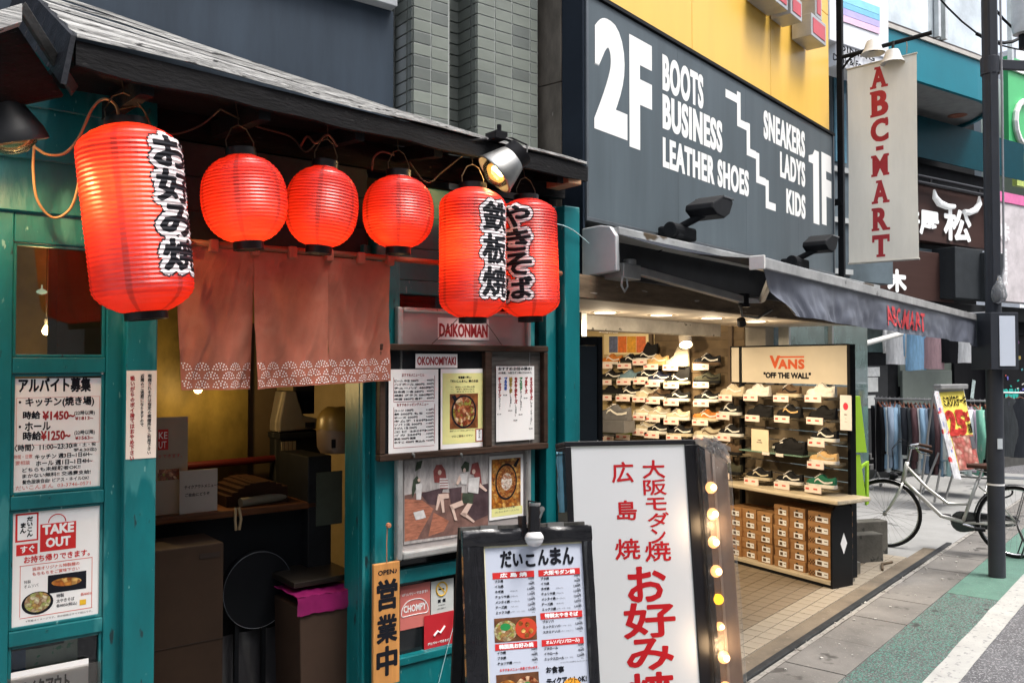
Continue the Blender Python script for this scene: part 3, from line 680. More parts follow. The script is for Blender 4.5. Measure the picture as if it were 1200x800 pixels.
# --- paper lanterns
lm = lantern_mat('red_lantern_paper')
def lantern(px, py0, py1, half, y, kind, label, text=None, taz=0, tw=0, power=14, ribs=44, ts=(0.1, .8), name='paper_lantern', hot=(0, 0, -.2), tilt=0):
    x, zt_ = pix(RF, px, py0, y); _, zb_ = pix(RF, px, py1, y)
    pw = RF @ Vector((x, y, zt_)) - C0; R = half / FPX * (pw.x * math.cos(AZ) + pw.y * math.sin(AZ)) * math.cos(math.atan((px - 600) / FPX)) * 1.01
    H = zt_ - zb_; cap = .011
    t = thing(name, label, 'lantern', (x, y, zb_), RF, 'red paper lanterns under the eave')
    def rad_(k):                                    # k 0 bottom .. 1 top
        if kind == 'round':
            c = (k - .5) * 2; return R * max(.0, 1 - abs(c) ** 2.35) ** .44 * .97 + R * .03 if abs(c) < 1 else R * .3
        e = .5 - abs(k - .5); return R * (1 - .56 * max(0, 1 - e / .14) ** 2.3) * (1 - .035 * (1 - k) * 0 - .03 * (.5 - k) * (1 if kind == 'big' else 0))
    n = ribs * 2; prof = []
    rmin = R * (.36 if kind == 'round' else .42)
    for i in range(n + 1):
        k = i / n; r0 = max(rmin, rad_(k)); prof.append((r0 + (.0013 if i % 2 else -.0017), zb_ + H * k))
    part('shade', MB().lathe(prof, (x, y, 0), 56), lm, t, smooth='x' if False else False)
    cr = rmin * (1.0 if kind != 'round' else 1.0)
    for nm, z0, z1 in (('bottom_ring', zb_ - .024, zb_ + .006), ('top_ring', zt_ - .006, zt_ + .024)):
        part(nm, MB().lathe([(cr * .86, z0), (cr, z0), (cr, z1), (cr * .86, z1), (cr * .86, z0)], (x, y, 0), 28), mat('gloss_black_ring', (.006, .006, .007), .4, spec=.3), t, smooth='angle')
    part('handle', MB().tube([(x - cr * .9, y, zt_ + .02), (x - cr * .95, y, zt_ + .05), (x - cr * .5, y, zt_ + .095), (x, y, zt_ + .108), (x + cr * .5, y, zt_ + .095), (x + cr * .95, y, zt_ + .05), (x + cr * .9, y, zt_ + .02)], .0022, 6), wirek, t)
    part('bulb', MB().lathe([(0, -.03), (.02, -.02), (.028, 0), (.02, .02), (.012, .05), (0, .055)], (x + hot[0] * R, y + hot[1] * R, (zt_ + zb_) / 2 + H * hot[2]), 12), emit_mat('lantern_bulb', (1, .6, .3), 5), t, smooth=True)
    hx, hy, hz_ = hot[0] * R, hot[1] * R, (zt_ + zb_) / 2 + H * hot[2]; lo = light('lantern_light', 'POINT', (x + hx, y + hy, hz_), power, (1, .62, .30), F=RF, size=.03)
    if text:
        zc0 = zb_ + H * ts[1]; tall = H * (ts[1] - ts[0]); nC = len(text); size = tall / nC
        def build(bold, out, m, nm):
            mb = MB()
            for i, ch in enumerate(text):
                v, f = glyphs(ch, .004, 2); a0 = min(p[0] for p in v); a1 = max(p[0] for p in v); b0 = min(p[1] for p in v); b1 = max(p[1] for p in v)
                sx = tw * R * .86 / (a1 - a0); sz = size * .88 / (b1 - b0)
                sh = [(0, 0)]; k = 12
                sh += [(bold * math.cos(2 * math.pi * q / k), bold * math.sin(2 * math.pi * q / k)) for q in range(k)]
                if bold > .012: sh += [(bold * .5 * math.cos(2 * math.pi * q / 6), bold * .5 * math.sin(2 * math.pi * q / 6)) for q in range(6)]
                for q, (dx, dz) in enumerate(sh):
                    mb.add([((a - (a0 + a1) / 2) * sx + dx, -q * 2e-5, zc0 - (i + .5) * size + (b - (b0 + b1) / 2) * sz + dz) for a, b in v], f)
            bm = bmesh.new(); me = mesh_of('t', mb, m); bm.from_mesh(me); bpy.data.meshes.remove(me)
            for i in range(n + 1):
                zz = prof[i][1]
                if zc0 - tall - .03 < zz < zc0 + .03:
                    bmesh.ops.bisect_plane(bm, geom=bm.verts[:] + bm.edges[:] + bm.faces[:], plane_co=(0, 0, zz), plane_no=(0, 0, 1))
            for xx in [(-.75 + .0375 * 4 * i * .35) * R * 1.3 for i in range(30)]:
                bmesh.ops.bisect_plane(bm, geom=bm.verts[:] + bm.edges[:] + bm.faces[:], plane_co=(xx, 0, 0), plane_no=(1, 0, 0))
            vs = []; 
            for v_ in bm.verts:
                k = (v_.co.z - zb_) / H * n; i0 = min(n - 1, max(0, int(k))); fr_ = k - i0
                rr = prof[i0][0] * (1 - fr_) + prof[i0 + 1][0] * fr_ + out - v_.co.y
                an = taz - rad(-12.67) + v_.co.x / R
                vs.append((x + rr * math.cos(an), y + rr * math.sin(an), v_.co.z))
            bm.verts.index_update()
            m2 = MB().add(vs, [tuple(q.index for q in p.verts) for p in bm.faces]); bm.free()
            part(nm, m2, m, t)
        g = H / .56
        build(.0235 * g, .0006, ink, 'lettering_edge'); build(.0180 * g, .0012, mat('pale_outline', (.80, .72, .74), .6, var=.03), 'lettering_outline'); build(.0042 * g, .0018, ink, 'lettering')
    if tilt:
        pv = RF @ Vector((x, y, (zt_ + zb_) / 2)); axis = (C0 - pv); axis.z = 0; axis.normalize()
        Q = Matrix.Translation(pv) @ Matrix.Rotation(rad(tilt), 4, axis) @ Matrix.Translation(-pv)
        t.matrix_world = Q @ t.matrix_world; lo.matrix_world = Q @ lo.matrix_world
    return t, x, zt_
L1 = lantern(161, 150, 366, 62, -.40, 'big', 'largest red lantern, tall barrel shape reading お好み焼, beside the door', 'お好み焼', rad(299), 1.25, 14, 40, (.19, .92), hot=(-.45, -.35, .15), tilt=6)
L2 = lantern(287, 183, 285, 51, -.33, 'round', 'round red lantern, largest of the three plain ones, nearest the barrel lantern', power=5.0, ribs=26, hot=(-.1, -.2, -.24), tilt=5)
L3 = lantern(377.5, 196, 290, 43, -.28, 'round', 'middle one of the three plain round red lanterns', power=5.0, ribs=26, hot=(.05, -.1, -.36), tilt=-4)
L4 = lantern(467, 207, 291, 41.5, -.24, 'round', 'smallest plain round red lantern, above the curtain rod end', power=5.0, ribs=26, hot=(-.45, -.2, -.30))
L5 = lantern(554, 222, 372, 39, -.25, 'long', 'tall red lantern reading 鉄板焼 hanging below the silver clamp lamp', '鉄板焼', rad(268), 1.15, 10, 42, (.14, .88), hot=(-.5, -.3, .06))
L6 = lantern(619, 235, 371, 35, -.15, 'long', 'tall red lantern reading やきそば beside the teal corner post', 'やきそば', rad(195), 1.15, 7, 42, (.13, .93), hot=(.3, -.3, -.05), tilt=2)
for (t, x, zt_), y in ((L1, -.40), (L2, -.33), (L3, -.28), (L4, -.24), (L5, -.25), (L6, -.15)):
    mb = MB().tube([(x, y, zt_ + .105), (x + .005, y + .01, 2.66), (x, y + .02, 2.74)], .0022, 5)
    solo('hanging_wire', 'thin wire holding up the lantern at the rafter, lantern at image x near %s' % 'door', 'wire', mb, wirek, RF) if False else part('hanging_wire', mb, wirek, t)
def cable(label, P, r=.0045, m=wire, name='cable'):
    pts = [pr(*p) for p in P]; out = []
    for i in range(len(pts) - 1):                              # smooth through the points
        p0, p1, p2, p3 = pts[max(0, i - 1)], pts[i], pts[i + 1], pts[min(len(pts) - 1, i + 2)]
        for k in range(6):
            t = k / 6; out.append(.5 * ((2 * p1) + (p2 - p0) * t + (2 * p0 - 5 * p1 + 4 * p2 - p3) * t * t + (3 * p1 - p0 - 3 * p2 + p3) * t ** 3))
    out.append(pts[-1]); return solo(name, label, 'cable', MB().tube(out, r, 7), m, RF, smooth=True)
cable('upper tan cable sagging from the black lamp to the largest lantern', [(40, 172, -.22), (55, 181, -.22), (75, 180, -.22), (92, 162, -.25), (108, 128, -.3), (122, 116, -.35), (136, 124, -.38), (140, 145, -.40)])
cable('tan cable looping low from the black lamp behind the largest lantern', [(40, 170, -.21), (39, 200, -.16), (44, 235, -.12), (62, 255, -.10), (82, 245, -.12), (92, 215, -.16), (94, 180, -.20), (108, 160, -.25)])
cable('dark cable draped between the largest lantern and the next round one', [(140, 128, -.38), (165, 126, -.3), (180, 150, -.25), (205, 157, -.22), (235, 147, -.25), (258, 128, -.3)], .003, wirek)
cable('dark cable draped above the middle round lanterns', [(258, 128, -.3), (300, 148, -.22), (340, 160, -.2), (358, 178, -.25), (372, 165, -.28)], .003, wirek)
cable('dark cable slung from the silver lamp to the smallest round lantern', [(555, 172, -.25), (520, 200, -.2), (500, 214, -.2), (480, 190, -.22)], .003, wirek)
cable('pale thin cable tied round the teal corner post', [(640, 262, -.06), (655, 263, -.06), (672, 270, -.07), (690, 285, -.06)], .0025, mat('pale_wire', (.4, .6, .62), .5))
cable('brown flex coiled on the hook over the middle round lantern', [(352, 172, -.2), (360, 160, -.25), (370, 168, -.28), (384, 158, -.28), (395, 172, -.28)], .004, mat('rust_flex', (.16, .05, .03), .6))
cable('brown flex coiled on the hook over the smallest round lantern', [(436, 200, -.18), (438, 185, -.2), (448, 178, -.22), (462, 182, -.24)], .004, mat('rust_flex', (.16, .05, .03), .6))

# --- lamps
def cone_lamp(name, label, base, axis, L, r0, r1, mshell, bulbr, power, extra=None, F=RF):
    b = Vector(base); ax = Vector(axis).normalized(); M = ax.to_track_quat('Z', 'Y').to_matrix().to_4x4()
    t = thing(name, label, 'lamp', base, F)
    part('shade', MB().lathe([(0, 0), (r0 * .7, 0), (r0, .012), (r0, L * .30), (r0 * 1.12, L * .34), (r1 * .93, L * .80), (r1, L * .94), (r1, L), (r1 * .95, L), (r0, L * .45)], b, 32, M), mshell, t, smooth='angle')
    part('bulb', MB().lathe([(0, -.25 * bulbr), (bulbr * .8, 0), (bulbr, .4 * bulbr), (bulbr * .85, .8 * bulbr), (bulbr * .4, 1.1 * bulbr), (0, 1.15 * bulbr)], b + ax * (L * .72), 20, M), pane_mat('bulb_glass', (1, .86, .6), 1.45, .05), t, smooth=True)
    fil = b + ax * (L * .86); s1 = ax.orthogonal().normalized()
    part('filament', MB().tube([fil - s1 * bulbr * .4, fil + s1 * bulbr * .4], bulbr * .13, 6), hot, t)
    light(name + '_light', 'SPOT', fil, power, (1, .74, .42), F=F, aim=b + ax * 2, spot=2.4, size=.02)
    return t
b0 = pr(611, 177, -.34); b1 = pr(575, 208, -.285)
t = cone_lamp('clamp_lamp', 'silver spotlight clamped to the eave above the two right lanterns', b0, b1 - b0, .165, .058, .096, metal, .07, 4)
def ringpart(nm, k, r, w_, m, t, b, ax, L):
    M = ax.to_track_quat('Z', 'Y').to_matrix().to_4x4(); part(nm, MB().lathe([(r, 0), (r + .004, 0), (r + .004, w_), (r, w_)], b + ax * L * k, 32, M), m, t, smooth='angle')
ax = (b1 - b0).normalized()
ringpart('collar', .03, .058, .05, blackp, t, b0, ax, .165); ringpart('rim', .96, .096, .005, metal, t, b0, ax, .165)
c0 = pr(585, 160, -.30)
mb = MB().tube([b0 + Vector((-.02, 0, .03)), c0, pr(573, 164, -.26)], .008, 8).tube([pr(556, 165, -.26), pr(600, 162, -.27), pr(618, 170, -.30), pr(617, 182, -.33), b0 + Vector((.02, 0, 0))], .0045, 7)
mb.box(c0.x - .03, c0.x + .03, -.32, -.24, c0.z - .012, c0.z + .02).cyl(pr(546, 165, -.27), pr(570, 163, -.27), .006).cyl(c0, c0 + Vector((.0, 0, .05)), .010)
part('clamp', mb, blackp, t)
b0 = pr(-8, 92, -.36); b1 = pr(14, 165, -.335)
t = cone_lamp('black_cone_lamp', 'black conical spotlight lit warm beside the teal clapboards', b0, b1 - b0, .185, .045, .100, mat('black_shade', (.016, .017, .020), .5, var=.2, spec=.4), .075, 16)
part('arm', MB().tube([b0, b0 + Vector((-.05, .1, .06)), b0 + Vector((-.08, .28, .08))], .01, 8), blackp, t)

# --- notices on the door
def hand(mb, *a, **k): return mb.line(*a, hand=True, **k)
def RX(px, y=-.0, py=425): return X(RF, px, y, py)
y = .016
p1x0, p1x1, p1z1, p1z0 = RX(15.5, y), RX(121.5, y), z_(68, 443, y), z_(68, 575, y)
nt1 = thing('job_notice', 'handwritten white job notice headed アルバイト募集 in the door panel', 'notice', ((p1x0 + p1x1) / 2, y, p1z0), RF)
part('sheet', MB().box(p1x0, p1x1, y, y + .001, p1z0, p1z1), white, nt1)
def at(px, py, y=y): return pix(RF, px, py, y)
def hl(mb, t, x0, x1, yb, h, yy, y_=y, bold=.02, **k):
    """text fitted between two picture columns, standing on a line"""
    xa, za_ = pix(RF, x0, yb, y_); xb, _ = pix(RF, x1, yb, y_); _, zt_ = pix(RF, x0, yb - h, y_)
    mb.fit(t, xa, xb, za_, zt_, yy, bold=bold, **k); return mb
yy = y - .0006
mb = MB(); hl(mb, 'アルバイト募集', 22, 106, 460, 17, yy, bold=.045); hl(mb, '・キッチン(焼き場)', 22, 110, 478, 12, yy, bold=.03)
hl(mb, '時給', 27, 47, 491, 9, yy, bold=.03); hl(mb, '・ホール', 22, 59, 505, 10, yy, bold=.03); hl(mb, '時給', 27, 48, 516, 10, yy, bold=.03)
hl(mb, '(22時以降)', 87, 111, 487, 6, yy, bold=.01); hl(mb, '(22時以降)', 87, 111, 510, 6, yy, bold=.01)
hl(mb, '〈時間〉11:00~23:30', 17, 84, 529, 8, yy); hl(mb, '(金・土・祝', 84, 112, 524, 5, yy, bold=.01); hl(mb, '翌4:30迄)', 86, 113, 530, 5, yy, bold=.01)
hl(mb, 'キッチン 週3日~1日6H~', 41, 108, 538, 5.5, yy); hl(mb, 'ホール 週1日~1日4H~', 42, 108, 546, 6, yy)
hl(mb, 'どちらも未経験者OK!!', 26, 94, 553.3, 5, yy, bold=.01); hl(mb, 'まかない無料!! 交通費支給!', 26, 106, 560.3, 5, yy, bold=.01); hl(mb, '髪色服装自由! ピアス・ネイルOK!', 26, 104, 567.3, 5, yy, bold=.01)
part('black_lettering', mb, ink, nt1)
mb = MB(); hl(mb, '¥1450~', 50, 87, 492, 10, yy, bold=.04); hl(mb, '¥1250~', 48, 82, 516, 11, yy, bold=.04); hl(mb, '¥1813~', 88, 109, 492, 4, yy); hl(mb, '¥1563~', 88, 109, 515, 4, yy)
part('red_lettering', mb, darkred, nt1)
mb = MB(); hl(mb, '時間・日数', 16, 38, 538, 5, yy, bold=0); hl(mb, '要相談', 18, 35, 545, 5, yy, bold=0); hl(mb, 'だいこんまん  03-3746-0571', 18, 106, 574.5, 5, yy, bold=0)
xa, xb = RX(20, y), RX(117, y); zA, zB = z_(68, 465, y), z_(68, 520, y)
for q in ((xa, xb, zA, zA - .001), (xa, xb, zB, zB + .001)): mb.box(q[0], q[1], yy, yy + .0003, q[2], q[3])
for q in (xa, xb): mb.box(q, q + .001, yy, yy + .0003, zB, zA)
part('pink_lettering', mb, pinkprint, nt1)
# takeout poster
y = .014
q0, q1, qz1, qz0 = RX(12, y), RX(120, y), z_(64, 597, y), z_(64, 734, y)
tp = thing('takeout_poster', 'white takeout poster with red bag emblem and food photos', 'poster', ((q0 + q1) / 2, y, qz0), RF)
part('sheet', MB().box(q0, q1, y, y + .0012, qz0, qz1), white, tp)
yy = y - .0006; y_ = y
def rect(mb, x0, y0, x1, y1, d, yv=None, m=None, F=RF, th_=.0002):
    yv = y_ if yv is None else yv
    xa, za_ = pix(F, x0, (y0 + y1) / 2, yv)[0], pix(F, (x0 + x1) / 2, y0, yv)[1]; xb, zb_ = pix(F, x1, (y0 + y1) / 2, yv)[0], pix(F, (x0 + x1) / 2, y1, yv)[1]
    mb.box(xa, xb, d, d + th_, zb_, za_, m=m); return mb
mb = MB(); rect(mb, 47, 612, 89, 644, yy); rect(mb, 19, 637, 44, 650, yy); rect(mb, 18, 601, 45, 634, yy + .0001)
c = at(67, 611, y); R_ = .026; mb.tube([(c[0] + R_ * math.cos(a), yy, c[1] + R_ * 1.0 * math.sin(a)) for a in [math.pi * i / 14 for i in range(15)]], .0016, 5)
hl(mb, 'お持ち帰りできます。', 28, 105, 660, 8, yy, y, .02)
part('red_print', mb, redink, tp)
mb = MB(); rect(mb, 20.5, 603, 43, 632, yy - .0003); hl(mb, 'TAKE', 50, 86, 626, 10.5, yy - .0004, y, .045); hl(mb, 'OUT', 54, 82, 641, 10.5, yy - .0004, y, .045); hl(mb, 'すぐ', 24, 40, 648, 8, yy - .0004, y, .03)
part('white_print', mb, whiteink, tp)
mb = MB(); x, z = at(35, 604.5, y); mb.vtext('だいこん', x, z, .017, yy - .0008, .05, 1.1, hand=True); x, z = at(27, 612, y); mb.vtext('まん', x, z, .018, yy - .0008, .05, 1.1, hand=True)
part('black_print', mb, ink, tp)
mb = MB()
for (a, b, c_, d) in ((23, 657.5, 108, 658.3), (23, 717.5, 108, 718.3), (23, 663, 23.8, 723), (107.2, 652, 108, 711)): rect(mb, a, b, c_, d, yy)
hl(mb, '当店オリジナル特製麺の', 38, 93, 668.5, 4.2, yy, y, .01); hl(mb, 'もちもちをご賞味下さい', 38, 93, 674.5, 4.2, yy, y, .01)
x, z = at(98, 697, y); mb.line('各¥850', x - .01, z, .010, yy, .02)
part('pink_print', mb, pinkprint, tp)
mb = MB(); hl(mb, '特製', 28, 36, 684, 4, yy, y, 0); hl(mb, 'オムソバ', 28, 45, 689, 4, yy, y, 0); hl(mb, '特製', 66, 75, 700, 4.5, yy, y, .01); hl(mb, '太やきそば', 66, 87, 706, 4.5, yy, y, .01); hl(mb, '各¥850(税込)', 66, 90, 712, 4.5, yy, y, .01); hl(mb, '※写真はイメージです。表示価格はすべて税込です。', 30, 108, 729, 2.5, yy, y, 0)
part('grey_print', mb, grayink, tp)
mb = MB(); rect(mb, 56, 671, 101, 692, yy); mb.k = 0; x, z = at(44, 706, y); mb.disc(x, z, yy - .0001, .047, .038, 26); part('dish_print', mb, ink, tp)
x, z = at(78, 681, y); part('food_print', MB().disc(x, z, yy - .0003, .046, .014, 22, rot=-.05), food3, tp)
x, z = at(44, 705, y); part('food_print', MB().disc(x, z, yy - .0003, .039, .033, 24), food2, tp)
x, z = at(97, 704, y); part('mug_print', MB().box(x - .010, x + .010, yy - .0003, yy, z - .012, z + .006), mat('yellow_print', (.75, .45, .02), .5), tp)
# lowest pane: papers behind glass
y = .008
lp = thing('takeout_sheet', 'white sheet in a clear sleeve reading テイクアウト at the lowest pane', 'sheet', (RX(60, y), y, .75), RF)
part('sheet', MB().box(RX(11, y), RX(108, y), y, y + .001, .62, z_(60, 779, y)), white, lp)
mb = MB().fit('テイクアウト', RX(28, y), RX(86, y), z_(55, 812, y), z_(55, 793, y), y - .001, bold=.05); part('lettering', mb, ink, lp)
part('sleeve', MB().box(RX(9, y), RX(122, y), y - .004, y - .0035, .61, z_(110, 775, y)), film, lp)
solo('clear_plastic_bag', 'crumpled green and white takeaway bag behind the lowest pane', 'bag', MB().grid(lambda u, v: (RX(20 + 75 * u, .05), .05 + .01 * noise.noise(Vector((u * 6, v * 5, 1))), z_(60, 790 - 34 * v + 14 * u * v * 0 - (12 if u > .8 else 0) * v, .05)), 14, 6), mat('bag_pale', (.45, .5, .42), .4, speck=((.1, .35, .2), 30, .6)), RF, smooth=True)
solo('blue_card', 'blue card behind the lowest door pane', 'card', MB().box(RX(10, .04), RX(35, .04), .04, .042, .62, z_(22, 762, .04)), mat('card_blue', (.05, .12, .28), .5), RF)
# strip notice on the post
y = -.052
sx0, sx1 = RX(148.5, y), RX(184, y); sz1, sz0 = z_(166, 434, y), z_(166, 537, y)
sn = thing('smoking_notice', 'narrow handwritten paper strip about cigarette ends on the teal doorpost', 'notice', ((sx0 + sx1) / 2, y, sz0), RF)
part('sheet', MB().box(sx0, sx1, y, y + .001, sz0, sz1), mat('aged_paper', (.76, .68, .60), .7, var=.05), sn)
x, z = pix(RF, 175.5, 438, y); part('black_lettering', MB().vtext('喫煙される方は指定の喫煙所をご利用下さい', x, z, .0142, y - .0006, .02, .95, hand=True).vtext('近隣のご迷惑になりますので', X(RF, 167, y), z, .0142, y - .0006, .02, .9, hand=True), ink, sn)
x, z = pix(RF, 155.5, 440, y); part('red_lettering', MB().vtext('吸いがらのポイ捨てはおやめ下さい', x, z, .0185, y - .0006, .035, .85, hand=True), darkred, sn)

# --- menu boards between the posts
y = -.03
sbx0, sbx1, sbz1, sbz0 = RX(463, y), RX(619, y), z_(540, 363, y), z_(540, 644, y)
sb = thing('poster_case', 'silver framed notice case with posters behind the brown menu board', 'display case', ((sbx0 + sbx1) / 2, y, sbz0), RF)
part('backing', MB().box(sbx0 + .01, sbx1 - .01, y, y + .02, sbz0 + .01, sbz1 - .01), mat('pale_steel', (.42, .38, .37), .45, .3, var=.15, scale=4), sb)
for q in ((sbx0, sbx0 + .028, sbz0, sbz1), (sbx1 - .022, sbx1, sbz0, sbz1), (sbx0 + .029, sbx1 - .023, sbz1 - .02, sbz1), (sbx0 + .029, sbx1 - .023, sbz0, sbz0 + .034)):
    part('frame', MB().box(q[0], q[1], y - .025, y + .01, q[2], q[3]), steel, sb, .008)
yy = y - .004; y_ = yy
mb = MB(); rect(mb, 513, 373, 573, 398, yy, yy); sg = thing('name_label', 'small paper sign reading DAIKONMAN above the menu board', 'sign', (RX(543, yy), yy, z_(543, 398, yy)), RF)
part('sheet', mb, white, sg)
mb = MB(); hl(mb, 'DAIKONMAN', 515, 571, 394, 15, yy - .0006, yy, .05); part('lettering', mb, darkred, sg)
# picture poster: generic restaurant scene with seated figures
pp = thing('scene_poster', 'illustrated poster of people sitting round a dark wooden table', 'poster', (RX(520, yy), yy, z_(520, 628, yy)), RF)
x0, x1 = RX(474, yy), RX(572, yy); zz1, zz0 = z_(520, 536, yy), z_(500, 634, yy)
part('sheet', MB().box(x0, x1, yy, yy + .001, zz0, zz1), mat('poster_grey', (.36, .33, .32), .5, var=.5, scale=16, stretch=(2, 1, .6)), pp)
def P2(*pts): return [pix(RF, a, b, yy) for a, b in pts]
def pl(mb, pts, k=1): return mb.poly(P2(*pts)[::-1], yy - .0004 * k)
def figs(nm, m_, polys, k, discs=()):
    mb = MB()
    for q in polys: pl(mb, q, k)
    for a, b, r1 in discs:
        x, z = pix(RF, a, b, yy); mb.disc(x, z, yy - .0004 * (k + 1), r1, r1 * 1.2, 12)
    part(nm, mb, m_, pp, kind='stuff')
figs('floor_print', mat('print_umber', (.16, .085, .07), .5, var=.5, scale=14), [[(474, 580), (495, 576), (572, 578), (572, 621), (474, 634)]], 1)
figs('table_print', mat('print_redwood', (.34, .13, .08), .4, var=.55, scale=20, stretch=(1, 1, 5)), [[(474, 584), (495, 586), (508, 596), (489, 631), (474, 634)], [(508, 600), (526, 610), (520, 622), (502, 628)]], 2)
figs('bench_print', mat('print_plum', (.07, .045, .05), .4, var=.5, scale=12), [[(492, 578), (520, 570.5), (513, 592), (502, 590)], [(548, 571), (572, 566), (572, 603), (556, 610), (546, 598)], [(526, 572), (541, 570), (540, 586), (528, 590)]], 3)
figs('hair_print', mat('print_auburn', (.22, .05, .045), .5, var=.4, scale=40), [[(507.7, 551.5), (511, 544.5), (517.4, 544), (521.7, 551), (523, 561), (518, 565), (509, 565), (508, 558)], [(550.5, 555), (553, 543), (560, 541), (562.5, 550), (564.5, 568), (559, 569), (555, 556)]], 4)
figs('dark_print', mat('print_olive', (.05, .065, .045), .5, var=.4, scale=30), [[(540, 547), (544.5, 540), (549.7, 542), (549, 552), (541.5, 552.5)], [(542, 577), (555, 577.5), (553.5, 590), (541, 588.5)], [(484, 562), (488.5, 557), (492.5, 564), (488, 571), (483, 583), (482.5, 573)], [(488, 541), (495, 539), (493, 548), (486, 552)]], 5)
figs('white_print', mat('print_pale', (.55, .53, .52), .5, var=.2, scale=40), [[(549, 560), (562, 558.5), (560, 578), (548, 576)], [(538, 555), (548, 553.5), (546.5, 567), (540.5, 567)], [(487, 567), (494.6, 565.5), (493, 585), (487.6, 585)], [(515, 560), (524.5, 560), (525.5, 571), (514.5, 572.5)], [(484, 600), (496, 597), (499, 606), (487, 609)]], 6)
figs('stripe_print', mat('print_rose', (.30, .14, .13), .5), [[(515, 562 + 3 * q), (524.7, 561.7 + 3 * q), (524.8, 563 + 3 * q), (515, 563.3 + 3 * q)] for q in range(4)], 7)
figs('skin_print', mat('print_skin', (.60, .44, .37), .5, var=.12, scale=40), [[(513, 578.6), (525, 577.7), (526, 583), (515.6, 585)], [(512.8, 579.5), (516, 585), (512, 597.5), (510, 597)], [(515.4, 584), (519.4, 584), (520.6, 599.6), (518, 600.5)], [(541, 585.6), (543, 591), (528.7, 597), (526.6, 591.5)], [(526.8, 591), (531.4, 594.5), (535.5, 609.3), (532.5, 609)], [(547.5, 589), (553.2, 590), (544.5, 605.5), (539, 602)], [(538.6, 601), (544.3, 600), (556, 610), (554.6, 612)], [(562, 565.5), (570.7, 574), (569, 575.8), (561, 570)], [(538, 556), (534, 566), (536, 568), (540, 562)]], 8, ((514.8, 553.2, .0095), (554.6, 552.2, .0095), (543.8, 550.6, .008), (490.5, 562, .007)))
fp = thing('pan_poster', 'poster with an orange photo of a pan dish with white sauce', 'poster', (RX(594, yy), yy, z_(594, 605, yy)), RF)
part('sheet', rect(MB(), 573.5, 533, 613, 607, yy, yy), white, fp); part('lower_band', rect(MB(), 576, 594, 612, 603.5, yy - .0005, yy), yellowpaper, fp)
part('food_print', rect(MB(), 576, 537, 610, 594, yy - .0008, yy), food3, fp)
x, z = pix(RF, 593, 564, yy); mb = MB().disc(x, z, yy - .0012, .064, .085, 30); h0, h1 = pix(RF, 603, 545, yy), pix(RF, 608, 537, yy); mb.poly([(h0[0] - .01, h0[1]), (h0[0] + .008, h0[1] - .01), (h1[0] + .004, h1[1]), (h1[0] - .008, h1[1])], yy - .0012)
part('pan_print', mb, ink, fp); part('food_print', MB().disc(x, z, yy - .0016, .056, .075, 30), food_mat('food_print_stirfry', [(.22, .05, .01), (.5, .2, .05), (.6, .35, .12), (.35, .1, .02)], 110), fp)
mb = MB().disc(x + .002, z, yy - .002, .032, .040, 16)
part('food_print', mb, food_mat('food_print_sauce', [(.8, .74, .66), (.8, .7, .6), (.6, .2, .05), (.82, .78, .7)], 80), fp)
mb = MB(); hl(mb, '焼きたてピザ風', 584, 603, 597, 2.2, yy - .001, yy, 0); hl(mb, '(とろけるチーズ入り)', 580, 608, 601.5, 2.4, yy - .001, yy, 0); part('lettering', mb, grayink, fp)
# brown menu board
yb = -.075
mx0, mx1, mz1, mz0 = RX(444, yb), RX(641, yb), z_(541, 404, yb), z_(541, 533, yb)
mbd = thing('menu_board', 'dark brown wooden menu board with sheets behind a glazed front', 'menu board', ((mx0 + mx1) / 2, yb, mz0), RF)
dvx = RX(571.5, yb)
part('backing', MB().box(mx0 + .005, dvx, yb + .02, yb + .035, mz0 + .005, mz1 - .005), blackm, mbd)
part('backing', MB().box(dvx, mx1 - .005, yb + .02, yb + .035, mz0 + .005, mz1 - .005), mat('grey_grain_board', (.12, .11, .10), .7, var=.5, scale=12, stretch=(.4, 4, 5)), mbd)
f_ = .028
for q in ((mx0, mx1, mz1 - f_, mz1), (mx0, mx1, mz0, mz0 + f_)): part('frame_rail', MB().box(q[0], q[1], yb - .012, yb + .03, q[2], q[3]), brownwood, mbd, .004)
for q in ((mx0, mx0 + f_), (mx1 - f_, mx1), (dvx - .02, dvx + .02)): part('frame_stile', MB().box(q[0] + .001, q[1] - .001, yb - .010, yb + .03, mz0 + f_ + .001, mz1 - f_ - .001), brownwood, mbd, .004)
mb = MB()
for px in (481, 537): x = RX(px, yb); mb.lathe([(0, 0), (.006, .002), (.006, .006), (0, .008)], (x, yb - .02, z_(px, 531.5, yb)), 10, Matrix.Rotation(rad(90), 4, 'X')).box(x + .006, x + .012, yb - .02, yb - .014, z_(px, 536, yb), z_(px, 531, yb))
part('clasp', mb, metal, mbd)
ys = yb + .012
def sheet(name, label, x0, y0, x1, y1, m=white, d=ys, cat='menu sheet'):
    t = thing(name, label, cat, (RX((x0 + x1) / 2, d), d, z_((x0 + x1) / 2, y1, d)), RF)
    part('sheet', rect(MB(), x0, y0, x1, y1, d, d, th_=.0008), m, t); return t
oks = sheet('name_label', 'small paper sign reading OKONOMIYAKI inside the menu board', 487, 414.5, 536, 431, d=ys - .002, cat='sign')
mb = MB(); hl(mb, 'OKONOMIYAKI', 489, 534, 427.5, 9.5, ys - .0027, ys - .002, .04); part('lettering', mb, darkred, oks)
s1 = sheet('menu_sheet', 'white printed menu sheet with two red headings, left in the board', 455.5, 432.5, 513.5, 530)
mb = MB(); mr = MB(); yy = ys - .0007
hl(mr, 'おすすめメニューとん', 471, 497, 441, 3.5, yy, ys, .02); hl(mr, 'おすすめトッピングメニュー', 465, 502, 476, 3.5, yy, ys, .02)
